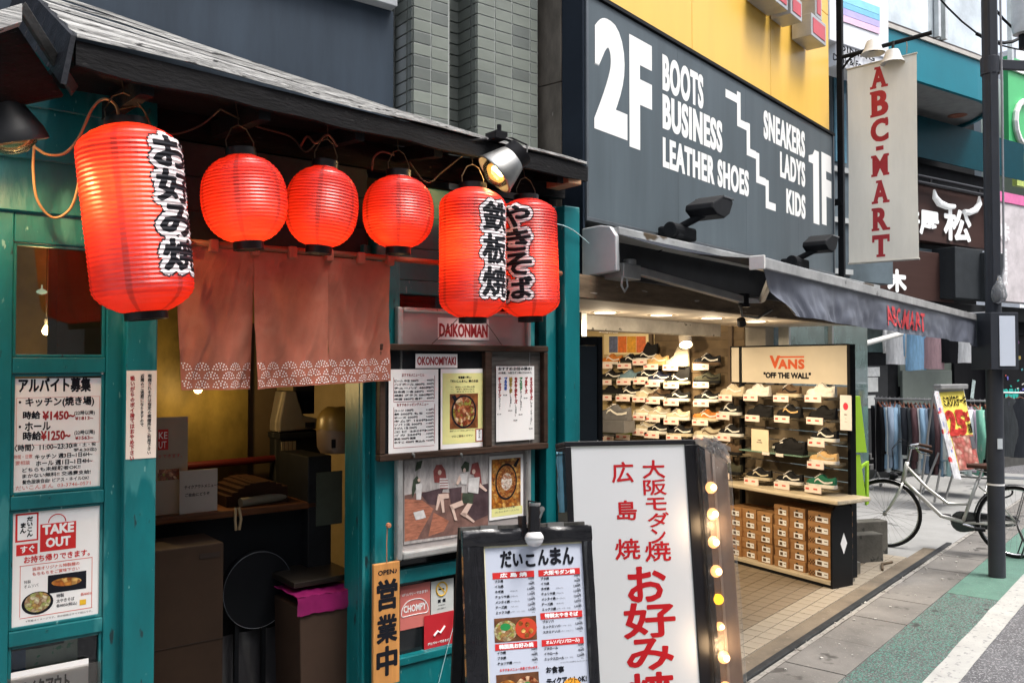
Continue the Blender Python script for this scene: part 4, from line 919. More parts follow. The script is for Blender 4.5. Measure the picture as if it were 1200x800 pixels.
for (a, b, c_, d) in ((461, 442, 461.5, 470), (509, 440, 509.5, 467), (461, 470, 509, 470.5), (461, 477, 461.5, 524), (509, 473, 509.5, 519), (461, 523, 509, 523.5)): rect(mr, a, b, c_, d, yy, ys)
its = ['ビール 中生 580円', 'ハイボール 480円', 'チューハイ 480円', '日本酒 一合 680円', '焼酎 グラス 580円', '梅酒 580円 各種']
for i, t in enumerate(its): hl(mb, t, 462, 490 + (i * 7) % 15, 447.5 + i * 4.3, 2.6, yy, ys, .03); hl(mb, '%d00円' % (4 + i % 3), 500, 508, 446.5 + i * 4.2, 2.4, yy, ys, .02)
its = ['コーン 100円', '餅 200円 もち', 'チーズ 200円', 'キムチ 150円', 'ソバ 1玉 200円', 'うどん 1玉 200円', 'エビ 250円', 'イカ 250円', '豚肉 300円 国産', '牛すじ 400円 煮込み']
for i, t in enumerate(its): hl(mb, t, 462, 484 + (i * 11) % 17, 482.5 + i * 4.15, 2.6, yy, ys, .03); hl(mb, '+%d50円' % (1 + i % 4), 499, 508, 481 + i * 4.0, 2.3, yy, ys, .02)
part('black_lettering', mb, ink, s1); part('red_lettering', mr, darkred, s1)
s2 = sheet('menu_sheet', 'yellow menu sheet with a stew pan photo in the middle of the board', 516.5, 432, 569, 524.5)
part('yellow_ground', rect(MB(), 518.5, 437, 567.5, 519, ys - .0005, ys), yellowpaper, s2)
mb = MB(); hl(mb, '常連様一押し!', 537, 552, 443.5, 2.8, yy - .0003, ys, .03); hl(mb, '「だいこんまん」鍋のお品', 528, 560, 448, 3, yy - .0003, ys, .03)
for i in range(3): hl(mb, '一、 %s' % ('具材たっぷり煮込み鍋', '海鮮と旨味の出汁', '締めはうどんで')[i], 528, 556, 454.5 + i * 2.8, 2.1, yy - .0003, ys, .0)
hl(mb, '鉄板でぐつぐつお召し上がり下さい', 527, 556, 506, 2, yy - .0003, ys, 0); hl(mb, 'ぜひご賞味ください', 529, 554, 512.5, 2.6, yy - .0003, ys, 0)
part('lettering', mb, ink, s2)
part('photo_print', rect(MB(), 527, 461, 560, 502, ys - .0009, ys), food_mat('print_tabletop', [(.3, .1, .03), (.4, .16, .06), (.2, .07, .02)], 25), s2)
x, z = pix(RF, 543.5, 482, ys); mb = MB().disc(x, z, ys - .0013, .068, .074, 30); a, b = pix(RF, 529, 464, ys); mb.poly([(a, b), (a + .03, b - .05), (a + .045, b - .035), (a + .02, b + .004)], ys - .0013); part('pan_print', mb, ink, s2)
part('food_print', MB().disc(x, z, ys - .0017, .059, .066, 30), food1, s2)
mb = rect(MB(), 557, 502, 565.5, 517, ys - .0012, ys); part('stamp_frame', mb, darkred, s2); part('stamp_ground', rect(MB(), 558, 503, 564.7, 516, ys - .0015, ys), whiteink, s2)
x, z = pix(RF, 561.5, 503, ys); part('stamp_lettering', MB().vtext('だいこん', x, z, .0095, ys - .0019, .06, 1.2), ink, s2)
s3 = sheet('menu_sheet', 'handwritten topping menu with coloured columns, right in the board', 581.5, 429, 626, 516)
mb = MB(); hl(mb, 'おすすめ!お好み焼き!', 584, 623, 434, 4, yy, ys, .03); hl(mb, '(広島風、大阪モダン焼にできます)', 584, 623, 438.5, 3, yy, ys, .01)
cols = [(585.5, 'チーズコーン', darkred, 'ウインナー', '¥1,140'), (592.5, 'ブタカキ', darkred, '', '¥1,180'), (598.5, '納豆キムチ', mat('ochre_ink', (.30, .22, .02), .6), '(とろろ)', '¥1,150'), (604.5, 'モチキムチチーズ', darkred, '(とろろ)', '¥1,280'), (610.5, 'アスカド', greenink, 'チーズ(もち入)', '¥1,170'), (616.5, 'ブタチーズ', darkred, '', '¥1,050'), (622.5, 'ミックスチーズ', darkred, '(ブタ・イカ・エビ)', '¥1,350')]
mr = MB(); 
for i, (px, t1, m_, t2, prc) in enumerate(cols):
    x, z = pix(RF, px, 442, ys); n1 = len(t1)
    k = MB().vtext(t1, x, z, .0185, yy, .075, 1.0, adv=.82, hand=True); part('column_lettering', k, m_ if i not in (1,) else blueink, s3)
    if t2: mb.vtext(t2, x, z - n1 * .0150 - .004, .0125, yy, .03, .95, adv=.9, hand=True)
    zz = z - n1 * .0150 - len(t2) * .0115 - .025; mb.line(prc, x - .014, max(zz, pix(RF, px, 512, ys)[1]), .007, yy, .03)
part('black_lettering', mb, ink, s3)
cable('thin cord tied from the right lantern down to the menu board, left strand', [(536, 374, -.2), (520, 390, -.12), (506, 403, -.08)], .0016, wirek, 'cord')
cable('thin cord tied from the right lantern down to the menu board, right strand', [(565, 372, -.2), (577, 388, -.12), (588, 404, -.08)], .0016, wirek, 'cord')
# --- stickers on the dark pane
yk = .026
def sticker(label, x0, y0, x1, y1, m, d=yk):
    t = thing('sticker', label, 'sticker', (RX((x0 + x1) / 2, d), d, z_((x0 + x1) / 2, y1, d)), RF); part('film', rect(MB(), x0, y0, x1, y1, d, d, th_=.0006), m, t); return t
t = sticker('pink delivery sticker with a white outlined rounded logo', 469, 684, 504, 735, mat('salmon_print', (.58, .16, .14), .45, var=.03))
mb = MB(); hl(mb, '\\デリバリーできます/', 471, 501, 699, 3.5, yk - .0007, yk, .03); hl(mb, 'CHOMPY', 473, 499, 718, 8, yk - .0007, yk, .03)
x, z = pix(RF, 486, 713, yk); mb.tube([(x + .068 * math.copysign(abs(math.cos(a)) ** .7, math.cos(a)), yk - .0007, z + .034 * math.copysign(abs(math.sin(a)) ** .8, math.sin(a)) - .010 * math.cos(a * 2)) for a in [2 * math.pi * i / 28 for i in range(28)]], .0022, 4, closed=True)
part('logo_print', mb, whiteink, t)
t = sticker('white no smoking sticker with a yellow ring', 505, 679, 531.5, 718, mat('sticker_white', (.62, .64, .62), .4))
x, z = pix(RF, 517.5, 689.5, yk); mb = MB().tube([(x + .028 * math.cos(a), yk - .001, z + .030 * math.sin(a)) for a in [2 * math.pi * i / 28 for i in range(28)]], .0036, 5, closed=True).box(x - .024, x + .024, yk - .002, yk - .001, -.0025, .0025, Matrix.Translation((x, 0, z)) @ Matrix.Rotation(rad(45), 4, 'Y') @ Matrix.Translation((-x, 0, 0)))
part('ring_print', mb, mat('yellow_print', (.75, .45, .02), .5), t)
mb = MB().box(x - .016, x + .014, yk - .0008, yk - .0006, z - .004, z + .003).line('禁  煙', x, pix(RF, 517, 705, yk)[1], .014, yk - .0008, .05, al='c').line('NO SMOKING', x, pix(RF, 517, 709, yk)[1], .005, yk - .0008, .02, al='c').line('店内は禁煙です', x, pix(RF, 517, 713, yk)[1], .006, yk - .0008, 0, al='c')
part('black_print', mb, ink, t)
t = sticker('red square delivery sticker with small white writing', 497, 718, 532, 765, mat('sticker_red', (.50, .02, .03), .4, var=.03), yk - .004)
mb = MB(); hl(mb, 'デリバリーできます', 501, 526, 756, 3, yk - .005, yk - .004, .04)
x, z = pix(RF, 514, 738, yk); mb.tube([(x - .028, yk - .0055, z - .018), (x - .008, yk - .0055, z + .0), (x + .006, yk - .0055, z - .01), (x + .03, yk - .0055, z + .016)], .005, 5)
part('white_print', mb, whiteink, t)
solo('loose_wire', 'thin pale wire hanging down beside the red sticker', 'wire', MB().tube([pr(533, 712, 0), pr(531, 735, -.01), pr(524, 760, -.02), pr(514, 800, -.02), pr(508, 830, -.03)], .0016, 5), mat('pale_wire', (.4, .6, .62)), RF)
# --- hanging OPEN board
yo = -.055
x0, x1, zt_, zb_ = RX(439, yo), RX(469.5, yo), z_(454, 659, yo), z_(454, 802, yo)
ob = thing('open_board', 'hanging wooden board reading OPEN 営業中 on the teal post', 'sign', ((x0 + x1) / 2, yo, zb_), RF)
part('plank', MB().box(x0, x1, yo, yo + .018, zb_, zt_), mat('honey_wood', (.52, .24, .07), .45, var=.22, scale=6, stretch=(5, 3, .5), coat=.2), ob, .003)
cx = (x0 + x1) / 2; wI = x1 - x0
mb = MB().fit('OPEN♪', x0 + wI * .16, x1 - wI * .12, z_(454, 672.5, yo), z_(454, 667, yo), yo - .0006, bold=.03)
for ch, a, b in (('営', 679, 713), ('業', 720, 752), ('中', 757, 790)): mb.fit(ch, x0 + wI * .14, x1 - wI * .12, z_(454, b, yo), z_(454, a, yo), yo - .0006, bold=.035)
part('lettering', mb, ink, ob)
c = pix(RF, 454.5, 615, yo); mb = MB().tube([(c[0], yo + .004, c[1]), (cx - .002, yo + .0, (c[1] + zt_) / 2), (cx, yo + .002, zt_ - .018)], .0022, 6).lathe([(0, 0), (.012, .003), (.010, .014), (0, .016)], (c[0], yo - .0, c[1]), 8, Matrix.Rotation(rad(90), 4, 'X'))
part('string', mb, mat('jute', (.42, .16, .08), .8), ob)

# ================================================================== SIGNS STANDING IN FRONT
def lean_frame(px, py, depth, yaw, lean):
    P = far(px, depth, py); az = math.degrees(AZ) - yaw
    R3 = (Matrix.Rotation(rad(az), 4, 'Z') @ Matrix.Rotation(rad(-lean), 4, 'X'))
    uz = R3.to_3x3() @ Vector((0, 0, 1)); O = P - uz * (P.z / uz.z)
    return Matrix.Translation(O) @ R3
# --- folding menu stand
MF = lean_frame(540, 616, 2.95, 76, 10)
ms = thing('menu_stand', 'black folding menu stand showing the price list headed だいこんまん', 'menu stand', (.25, 0, 0), MF)
gx0, gz1 = pix(MF, 541, 616, 0); gx1, _ = pix(MF, 691, 614, 0)
wx0, wz1 = pix(MF, 566, 640, 0); wx1 = X(MF, 681, 0, 640); wz0 = .18
wrap = mat('black_wrapped_film', (.010, .010, .012), .18, var=.3, bump=.9, bscale=22, coat=.6)
def wav(mb, a=.004, f=16): return mb.map(lambda p: (p.x, p.y + a * noise.noise(p * f) * (1 if p.y < .02 else 0), p.z))
gzt = Z(MF, 615, 618, 0)
for nm, q in (('frame_rail', (gx0, gx1, wz1, gzt)), ('frame_rail', (gx0, gx1, .06, wz0))):
    mb = MB().grid(lambda u, v: (q[0] + (q[1] - q[0]) * u, -.016 - .006 * math.sin(v * math.pi) - .005 * noise.noise(Vector((u * 6, v * 3, 2))), q[2] + (q[3] - q[2]) * v), 40, 8).box(q[0], q[1], -.012, .02, q[2], q[3])
    part(nm, mb, wrap, ms, smooth='angle')
for q in ((gx0, wx0, wz0, wz1), (wx1, gx1, wz0, wz1)):
    mb = MB().grid(lambda u, v: (q[0] + (q[1] - q[0]) * u, -.014 - .006 * math.sin(u * math.pi) - .004 * noise.noise(Vector((u * 3, v * 14, 5))), q[2] + (q[3] - q[2]) * v), 8, 50).box(q[0], q[1], -.010, .02, q[2] + .001, q[3] - .001)
    part('frame_stile', mb, wrap, ms, smooth='angle')
part('panel', MB().box(wx0, wx1, -.006, .0, wz0, wz1), mat('menu_ground', (.50, .54, .64), .35, var=.02), ms)
part('panel_edge', MB().box(wx0 - .0, wx0 + .005, -.0075, -.006, wz0, wz1).box(wx0 + .005, wx1, -.0075, -.006, wz1 - .006, wz1), mat('edge_cream', (.7, .66, .45), .5), ms)
part('top_bar', MB().box(gx0 - .002, gx1 - .01, .022, .05, gzt - .03, gzt + .012), mat('scuffed_black', (.05, .048, .045), .6, var=.6, scale=14, bump=.4, speck=((.35, .33, .3), 22, .70)), ms, .003)
part('hinge', MB().box(gx0 + .07, gx0 + .13, .018, .024, gzt - .006, gzt + .014).box(gx1 - .15, gx1 - .09, .018, .024, gzt - .006, gzt + .014), metal, ms)
RBK = Matrix.Translation((0, .05, gzt)) @ Matrix.Rotation(rad(24), 4, 'X') @ Matrix.Translation((0, -.05, -gzt))
for q in ((gx0 - .0, gx0 + .035), (gx1 - .04, gx1 - .005)): part('rear_leg', MB().box(q[0], q[1], .05, .08, .05, gzt, M=RBK), blackm, ms, .003)
part('rear_panel', MB().box(gx0 + .036, gx1 - .041, .055, .07, .12, gzt - .02, M=RBK), blackm, ms)
yM = -.0068
def mrect(mb, x0, y0, x1, y1, d=yM): return rect(mb, x0, y0, x1, y1, d, 0, F=MF)
def ml(mb, t, x0, x1, yb, h, d=yM - .0002, bold=.02, F=MF, **k):
    xa, za_ = pix(F, x0, yb, 0); xb, zc_ = pix(F, x1, yb, 0); _, zt_ = pix(F, (x0 + x1) / 2, yb - h, 0); _, zm_ = pix(F, (x0 + x1) / 2, yb, 0)
    mb.fit(t, xa, xb, zm_, zt_, d, bold=bold, **k); return mb
xp0, xp1 = wx0 + .028, wx1 - .012; PW = xp1 - xp0; PT = wz1
def U(u): return xp0 + PW * u
def Vv(px, py): return pix(MF, px, py, 0)[1]
mb = MB()
for i, ch in enumerate('だいこんまん'):
    a = .10 + i * .142; zz = Vv(625, 662) + .002 * math.sin(i * 2.3); hh = [.052, .040, .038, .050, .054, .056][i]
    mb.fit(ch, U(a), U(a + [.12, .10, .10, .115, .115, .12][i]), zz, zz + hh, yM - .0006, bold=.05)
part('title_lettering', mb, ink, ms)
red = MB(); wt = MB(); bk = MB()
pxw = 0
def band(u0, u1, ztop, txt, h=.021):
    red.box(U(u0), U(u1), yM - .0004, yM, ztop - h, ztop); cxx = (u0 + u1) / 2; n = min(.19, .030 * len(txt))
    wt.fit(txt, U(cxx - n), U(cxx + n), ztop - h + .004, ztop - .003, yM - .0008, bold=.05)
def rows(u0, u1, ztop, L, dz=.0170):
    for i, (a, b, c_) in enumerate(L):
        z = ztop - i * dz; bk.line(a, U(u0 + .02), z, .0088, yM - .0006, .03)
        if b: bk.line(b, U(u0 + .19), z + .001, .0050, yM - .0006, .0)
        bk.line(c_, U(u1 - .005), z + .004, .0085, yM - .0006, .02, al='r', sx=.85); bk.line('(税込)', U(u1 - .01), z - .004, .0036, yM - .0006, 0, al='r')
H0 = Vv(607, 669); 
band(.0, .47, H0, '広 島 焼'); band(.52, 1.0, H0, '大阪モダン焼')
L_ = [('ブタ焼', '', '900円'), ('イカ焼', '', '900円'), ('ネギ焼', '(ブタ入り)', '1,000円'), ('チョリサ焼', '(ブタ入り)', '1,100円'), ('メンタイ焼', '(チーズ入り)', '1,200円'), ('チーズ焼', '(モチ入り)', '1,200円'), ('ミックス焼', '(ブタ・イカ・エビ)', '1,350円')]
rows(.0, .47, H0 - .0325, L_); rows(.52, 1.0, H0 - .0325, L_)
H1 = Vv(657, 716) ; band(.52, 1.0, H1, '特製太やきそば')
rows(.52, 1.0, H1 - .0325, [('ブタソバ', '', '900円'), ('ミックスソバ', '(ブタ・イカ・エビ)', '1,200円'), ('スタミナソバ', '(ホルモン・にんにく)', '1,300円')])
H2 = Vv(660, 747); band(.52, 1.0, H2, 'オムソバ(ソバロール)')
rows(.52, 1.0, H2 - .0325, [('ブタロール', '', '950円'), ('イカロール', '', '950円'), ('ミックスロール', '(ブタ・イカ・エビ)', '1,200円')])
H3 = Vv(605, 752); band(.0, .47, H3, '韓国風お好み焼')
rows(.0, .47, H3 - .0325, [('イカ焼', '', '900円'), ('ブタ焼', '', '900円'), ('チョリサ焼', '(ブタ入り)', '950円')])
red.line('おすすめメニュー多数ございます。', U(.04), H3 - .088, .0085, yM - .0006, .03, sx=.9)
bk.line('お食事', U(.55), Vv(665, 785), .020, yM - .0006, .04, hand=True); bk.line('テイクアウトOK!', U(.55), Vv(665, 799), .021, yM - .0006, .04, sx=.8, hand=True)
bk.line('※テイクアウトは出来ないものもございます', U(.72), Vv(670, 775), .0045, yM - .0006)
part('red_print', red, redink, ms); part('band_lettering', wt, whiteink, ms); part('price_lettering', bk, ink, ms)
def photo(u0, u1, z1, z0, parts):
    part('photo_print', MB().box(U(u0), U(u1), yM - .0004, yM, z0, z1), mat('photo_dark_wood', (.12, .05, .025), .4, var=.5, scale=15), ms)
    for k, (cx, cz, rx, rz, m_) in enumerate(parts): part('dish_print', MB().disc(U(u0 + (u1 - u0) * cx), z0 + (z1 - z0) * cz, yM - .0007 - k * .0003, rx, rz, 20), m_, ms)
zz1, zz0 = Vv(608, 722), Vv(608, 750)
photo(.0, .47, zz1, zz0 , [(.26, .45, .040, .034, food2), (.26, .62, .018, .012, greenink), (.75, .5, .038, .034, mat('sauce_red', (.5, .05, .02), .4)), (.62, .72, .008, .008, food3), (.78, .66, .008, .008, food3), (.68, .42, .008, .008, food3), (.86, .38, .008, .008, food3), (.76, .22, .008, .008, food3)])
zz1, zz0 = H3 - .098, H3 - .20
photo(.0, .47, zz1, zz0, [(.25, .45, .038, .038, food3), (.72, .45, .045, .045, food1), (.72, .55, .018, .016, greenink)])
x = U(.84); part('mug_print', MB().disc(x, Vv(685, 806), yM - .0008, .038, .040, 18), mat('orange_print', (.8, .35, .03), .4), ms)
# lamp clipped to the stand
lx, lz = pix(MF, 626, 628, -.05)
cl = thing('clip_light', 'black and white clip lamp fixed to the top of the menu stand', 'lamp', (lx, -.05, lz - .02), MF)
part('shade', MB().lathe([(.008, .004), (.022, -.006), (.028, -.018), (.030, -.024), (.033, -.022), (.032, -.012), (.026, -.002), (.022, .002)], (lx, -.05, lz + .012), 24), mat('lamp_white', (.62, .62, .62), .35), cl, smooth=True)
part('bowl', MB().lathe([(.0315, -.014), (.030, -.030), (.021, -.042), (.010, -.046), (0, -.047)], (lx, -.05, lz + .012), 24), mat('frosted_white', (.66, .66, .68), .25), cl, smooth=True)
part('body', MB().cyl((lx, -.05, lz + .015), (lx + .008, -.045, lz + .10), .021, 18), blackp, cl, .003)
part('cap', MB().lathe([(0, 0), (.018, 0), (.020, .004), (.021, .012)][::-1], (lx + .008, -.045, lz + .10), 18), mat('cap_grey', (.2, .2, .2), .4), cl)
part('clip', MB().tube([(lx + .0, .0, lz + .02), (lx - .005, -.01, lz + .10), (lx - .01, -.03, lz + .12), (lx + .012, -.05, lz + .115), (lx + .02, -.06, lz + .06)], .0028, 6).box(lx - .035, lx - .02, -.03, .03, lz - .0, lz + .07), blackp, cl)
part('wing_screw', MB().disc(0, 0, 0, .01, .01, 8).map(lambda p: p + Vector((lx + .03, -.06, lz + .09))).cyl((lx + .02, -.06, lz + .06), (lx + .032, -.065, lz + .09), .004), metal, cl)

# --- lit sign box
BULBP = 1.1
LF = lean_frame(660, 516, 3.72, 79, 9)
ls = thing('light_box_sign', 'tall lit white sign box with red お好み焼 lettering in a black frame', 'sign', (.35, 0, 0), LF)
fx0 = X(LF, 661, 0, 520); fx1 = X(LF, 817, 0, 520); fz = Z(LF, 735, 516, 0)
ix0, iz1 = pix(LF, 668.5, 523, 0); ix1 = X(LF, 801.5, 0, 523); iz0 = .12
blk = mat('sign_black', (.006, .006, .008), .4, var=.3, speck=((.1, .1, .1), 60, .80), spec=.3)
part('frame_rail', MB().box(fx0, fx1, -.012, .16, iz1, fz), blk, ls, .003); part('frame_rail', MB().box(fx0, fx1, -.012, .16, .03, iz0), blk, ls, .003)
part('frame_stile', MB().box(fx0, ix0, -.012, .16, iz0 + .001, iz1 - .001), blk, ls, .003); part('frame_stile', MB().box(ix1, fx1, -.012, .16, iz0 + .001, iz1 - .001), blk, ls, .003)
lit = mat('lit_acrylic', (.41, .415, .45), .35, var=.04, scale=1.5, emit=((.95, 1.0, .80), .06))
part('panel', MB().box(ix0, ix1, -.004, .004, iz0, iz1), lit, ls)
part('back', MB().box(ix0, ix1, .13, .155, iz0, iz1), blackm, ls)
mb = MB()
def lfit(t, x0, x1, y0, y1, b=.03):
    xa = X(LF, x0, -.005, (y0 + y1) / 2); xb = X(LF, x1, -.005, (y0 + y1) / 2)
    mb.fit(t, xa, xb, Z(LF, (x0 + x1) / 2, y1, -.005), Z(LF, (x0 + x1) / 2, y0, -.005), -.0052, bold=b)
for t, x0, x1, y0, y1 in (('広', 717, 742, 541, 565), ('島', 723, 746, 586, 609), ('焼', 721, 750, 631, 655), ('大', 753, 779, 539, 560), ('阪', 754, 781, 561.5, 579.5), ('モ', 757, 781, 583, 597.5), ('ダ', 759, 784, 600, 617), ('ン', 763, 780, 619, 636), ('焼', 756, 786, 634, 657)): lfit(t, x0, x1, y0, y1, .014)
for t, x0, x1, y0, y1 in (('お', 736, 780, 664, 704), ('好', 731, 791, 706, 746), ('み', 735, 789, 748, 784), ('焼', 736, 792, 788, 834)): lfit(t, x0, x1, y0, y1, .024)
part('red_lettering', mb, mat('sign_red', (.36, .003, .008), .4, var=.03), ls)
# channel, bulbs and film on the right flank
bxa, bxb = X(LF, 818, 0, 560), X(LF, 859, -.02, 560)
part('channel', MB().box(fx1 + .001, fx1 + .012, -.02, .14, .05, fz - .01).box(fx1 + .014, fx1 + .03, -.012, .14, .05, fz - .012), mat('chrome_black', (.04, .04, .045), .15, .8), ls, .002)
part('backing', MB().box(fx1 + .03, bxb - .008, .012, .03, .05, fz - .02), mat('warm_grey_board', (.19, .145, .12), .6, var=.2), ls)
part('conduit', MB().box((bxa + bxb) / 2 - .004, (bxa + bxb) / 2 + .008, .004, .012, .05, fz - .03), mat('conduit_grey', (.3, .25, .22), .5), ls)
bulbs = [(834, 571), (836, 602), (837, 635), (840, 669), (843, 702), (845.5, 734), (849, 770), (851.5, 806), (853, 842)]
for i, (px, py) in enumerate(bulbs):
    x, z = pix(LF, px, py, -.02); r = .0265 if i != 4 else .023
    if i == 5: r = .019
    part('bulb', MB().lathe([(0, -.3 * r), (r * .6, 0), (r * .98, r * .6), (r, r), (r * .85, r * 1.5), (r * .4, r * 1.9), (0, r * 2)], (x, .012, z), 16, Matrix.Rotation(rad(90), 4, 'X')),
         emit_mat('amber_bulb', (1, .42, .02), 1.3) if i == 4 else mat('bulb_amber_glass', (.8, .5, .25), .2, emit=((1, .45, .16), .75)), ls, smooth=True)
    if i != 4: part('bulb_filament', MB().lathe([(0, 0), (r * .55, .001), (r * .5, .004), (0, .006)], (x, .012 - r * 2.0, z), 12, Matrix.Rotation(rad(90), 4, 'X')), emit_mat('bulb_core', (1, .8, .5), 3), ls, smooth=True)
for k, py in enumerate((552, 617, 686, 738, 782)):
    x, z = pix(LF, 817 + k * 1.6, py, -.02); part('rivet', MB().lathe([(0, -.004), (.004, -.002), (.005, 0)], (fx1 + .006, -.0205, z), 8, Matrix.Rotation(rad(90), 4, 'X')), metal, ls)
light('bulb_row_light', 'POINT', (bxa + .02, -.06, 1.1), BULBP, (1, .66, .35), F=LF, size=.05); light('bulb_row_light', 'POINT', (bxa + .02, -.06, .6), BULBP, (1, .66, .35), F=LF, size=.05)
def filmf(u, v):
    a = math.pi * (u); wv = .006 * noise.noise(Vector((u * 3, v * 9, 1))) + .004 * noise.noise(Vector((u * 9, v * 40, 2)))
    k = max(0, v - .93) / .07
    x = bxa - .012 + (bxb - bxa + .014) * (u + .0) ; x += (-.035 * k * k) * u
    y = -.055 * math.sin(a) ** .5 - wv + .03 * k * k * 0
    if k > 0: y += .02 * noise.noise(Vector((u * 12, v * 60, 7)))
    return Vector((x, y, .05 + (fz + .008 - .05) * v - (.03 * k * u * u)))
fo = part('clear_wrap', MB().grid(filmf, 18, 120), film, ls, smooth=True)
mb = MB(); rnd = random.Random(4)
for i in range(16):                                            # knotted, crumpled top of the film
    a = Vector((fx1 - .03 + rnd.random() * .10, -.02 - rnd.random() * .03, fz - .015 + rnd.random() * .02)); b = Vector((fx1 + .02 + rnd.random() * (bxb - fx1 - .03), -.045, fz - .03 - rnd.random() * .06 - .03 * rnd.random()))
    pts = [a.lerp(b, t) + Vector((.01 * noise.noise(Vector((i, t * 4, 0))), -.012 * math.sin(t * 3.1), .008 * noise.noise(Vector((i, t * 5, 9))))) for t in [k / 6 for k in range(7)]]
    n0 = len(mb.v); V_ = []
    for k, p in enumerate(pts): wv = .010 * (1 + noise.noise(Vector((i * 3, k, 3)))); V_ += [p + Vector((0, -.004, wv)), p + Vector((.004, .006, -wv))]
    mb.add(V_, [(2 * k, 2 * k + 1, 2 * k + 3, 2 * k + 2) for k in range(6)])
part('crumpled_wrap', mb, pane_mat('crumpled_film', (.7, .7, .7), 1.9, .22, .35, (.6, .58, .56)), ls, smooth=True)
for px in (680, 702): x = X(LF, px, 0, 516); part('screw', MB().lathe([(.004, 0), (.004, .004), (0, .006)], (x, .02, fz), 8), metal, ls)
solo('blue_bag', 'crumpled pale blue plastic tied to the left edge of the lit sign', 'plastic bag', MB().grid(lambda u, v: (fx0 - .028 + .03 * u + .006 * noise.noise(Vector((v * 6, u * 3, 0))), .03 + .02 * math.sin(u * 3), fz - .30 + .28 * v - .02 * (v > .9)), 6, 20), mat('pale_blue_film', (.20, .42, .52), .3, var=.3), LF, smooth=True)

# ================================================================== THE SHOE SHOP
def a_(px, y=2.6, py=425): return X(AF, px, y, py)
def az_(px, py, y=2.6): return Z(AF, px, py, y)
SY = 2.60
shop = thing('shoe_shop_building', 'shoe shop building with yellow cladding above an open ground floor', 'building', (5.6, 3, 0))
gx0_, gx1_ = a_(686), a_(978.5); gz0_, gz1_ = az_(830, 290.5), az_(840, 80.5)
yel = mat('yellow_cladding', (.80, .49, .085), .38, var=.05, scale=1.5, stretch=(2.5, 1, .35))
z2 = gz1_ + .02
xx = gx0_
for k in range(3):
    x0 = gx0_ + (gx1_ - gx0_) * k / 3; x1 = gx0_ + (gx1_ - gx0_) * (k + 1) / 3
    for (a, b) in ((z2, z2 + 1.05), (z2 + 1.055, 7)): part('cladding_panel', MB().box(x0 + .002, x1 - .002, SY + .03, SY + .07, a, b), yel, shop, .003)
part('trim', MB().box(gx0_ - .01, gx1_ + .01, SY - .015, SY + .05, gz1_ + .001, gz1_ + .022), blackm, shop)
part('wall', MB().box(gx0_ + .02, 7.7, SY + .15, SY + .30, 2.30, 7), mat('shop_dark_wall', (.05, .052, .056), .7), shop)
part('side_trim', MB().box(gx0_ - .02, gx0_ - .001, SY + .0, SY + .135, 2.2, 7), mat('navy_trim', (.012, .018, .028), .45), shop)
stone = mat('brown_stone', (.095, .085, .072), .45, var=.4, scale=5, stretch=(1, 2.5, 1), bump=.3, bscale=14, speck=((.2, .19, .17), 9, .70))
for (a, b) in ((2.2, 3.32), (3.325, 4.6), (4.605, 7)): part('stone_panel', MB().box(gx0_ - .03, gx0_ + .0, SY + .137, SY + .50, a, b), stone, shop, .002)
# direction sign
sgn = thing('direction_sign', 'large grey panel sign listing 2F boots and 1F sneakers with a white stair line', 'sign', ((gx0_ + gx1_) / 2, SY, gz0_))
gry = mat('sign_grey', (.082, .104, .120), .35, var=.13, scale=2, stretch=(3, 1, .3), speck=((.2, .22, .24), 40, .80))
x = gx0_; cuts = [0, .265, .53, .79, 1]
for i in range(4):
    x0 = gx0_ + .02 + (gx1_ - gx0_ - .04) * cuts[i]; x1 = gx0_ + .02 + (gx1_ - gx0_ - .04) * cuts[i + 1]
    part('panel', MB().box(x0 + .0006, x1 - .0006, SY, SY + .02, gz0_ + .022, gz1_ - .005), gry, sgn)
part('frame', MB().box(gx0_, gx1_, SY - .012, SY + .13, gz0_, gz0_ + .022), mat('sign_frame', (.10, .115, .13), .35, .4), sgn, .002)
part('frame', MB().box(gx0_, gx0_ + .02, SY - .012, SY + .13, gz0_ + .0225, gz1_), mat('sign_frame', (.1, .11, .13)), sgn, .002)
part('frame', MB().box(gx1_ - .02, gx1_, SY - .012, SY + .13, gz0_ + .0225, gz1_), mat('sign_frame', (.1, .11, .13)), sgn, .002)
def sfit(t, x0, x1, yt, yb, bold=(.03, 2), off=.034):
    mb = MB(); pm = (x0 + x1) / 2; mb.fit(t, a_(x0), a_(x1), az_(pm, yb), az_(pm, yt), SY - .0015, bold=bold, off=off, res=5)
    part('lettering', mb, mat('sign_white', (.80, .81, .80), .5, var=.02), sgn)
sfit('2', 699, 734, 25.5, 158, (.03, 2), .045); sfit('F', 739.5, 764, 48, 177, (.02, 1), .045)
sfit('BOOTS', 778, 825.5, 77, 118); sfit('BUSINESS', 778, 847.5, 127, 166); sfit('LEATHER SHOES', 778, 878.5, 181, 214)
sfit('SNEAKERS', 897, 945, 143, 175); sfit('LADYS', 916, 945, 185, 214.5); sfit('KIDS', 923, 945, 225.6, 254)
xa, xb = a_(949.5), a_(961.5); z0_, z1_ = az_(955, 262), az_(955, 176)
part('lettering', MB().poly([(xa + (xb - xa) * u, z0_ + (z1_ - z0_) * v) for u, v in ((.42, 0), (1, 0), (1, 1), (.58, 1), (.40, .925), (0, .885), (0, .80), (.42, .80))], SY - .0015), mat('sign_white', (.80, .81, .80)), sgn); sfit('F', 965, 975.5, 182, 265, (.02, 1), .05)
st_ = [(850, 109), (865.5, 112.6), (865.5, 144), (876.6, 149), (876.6, 178), (887.6, 183.7), (887.6, 210), (898.8, 215.5), (898.8, 240), (910.5, 243)]
mb = MB(); pts = [pix(AF, a, b, SY) for a, b in st_]; h = .028
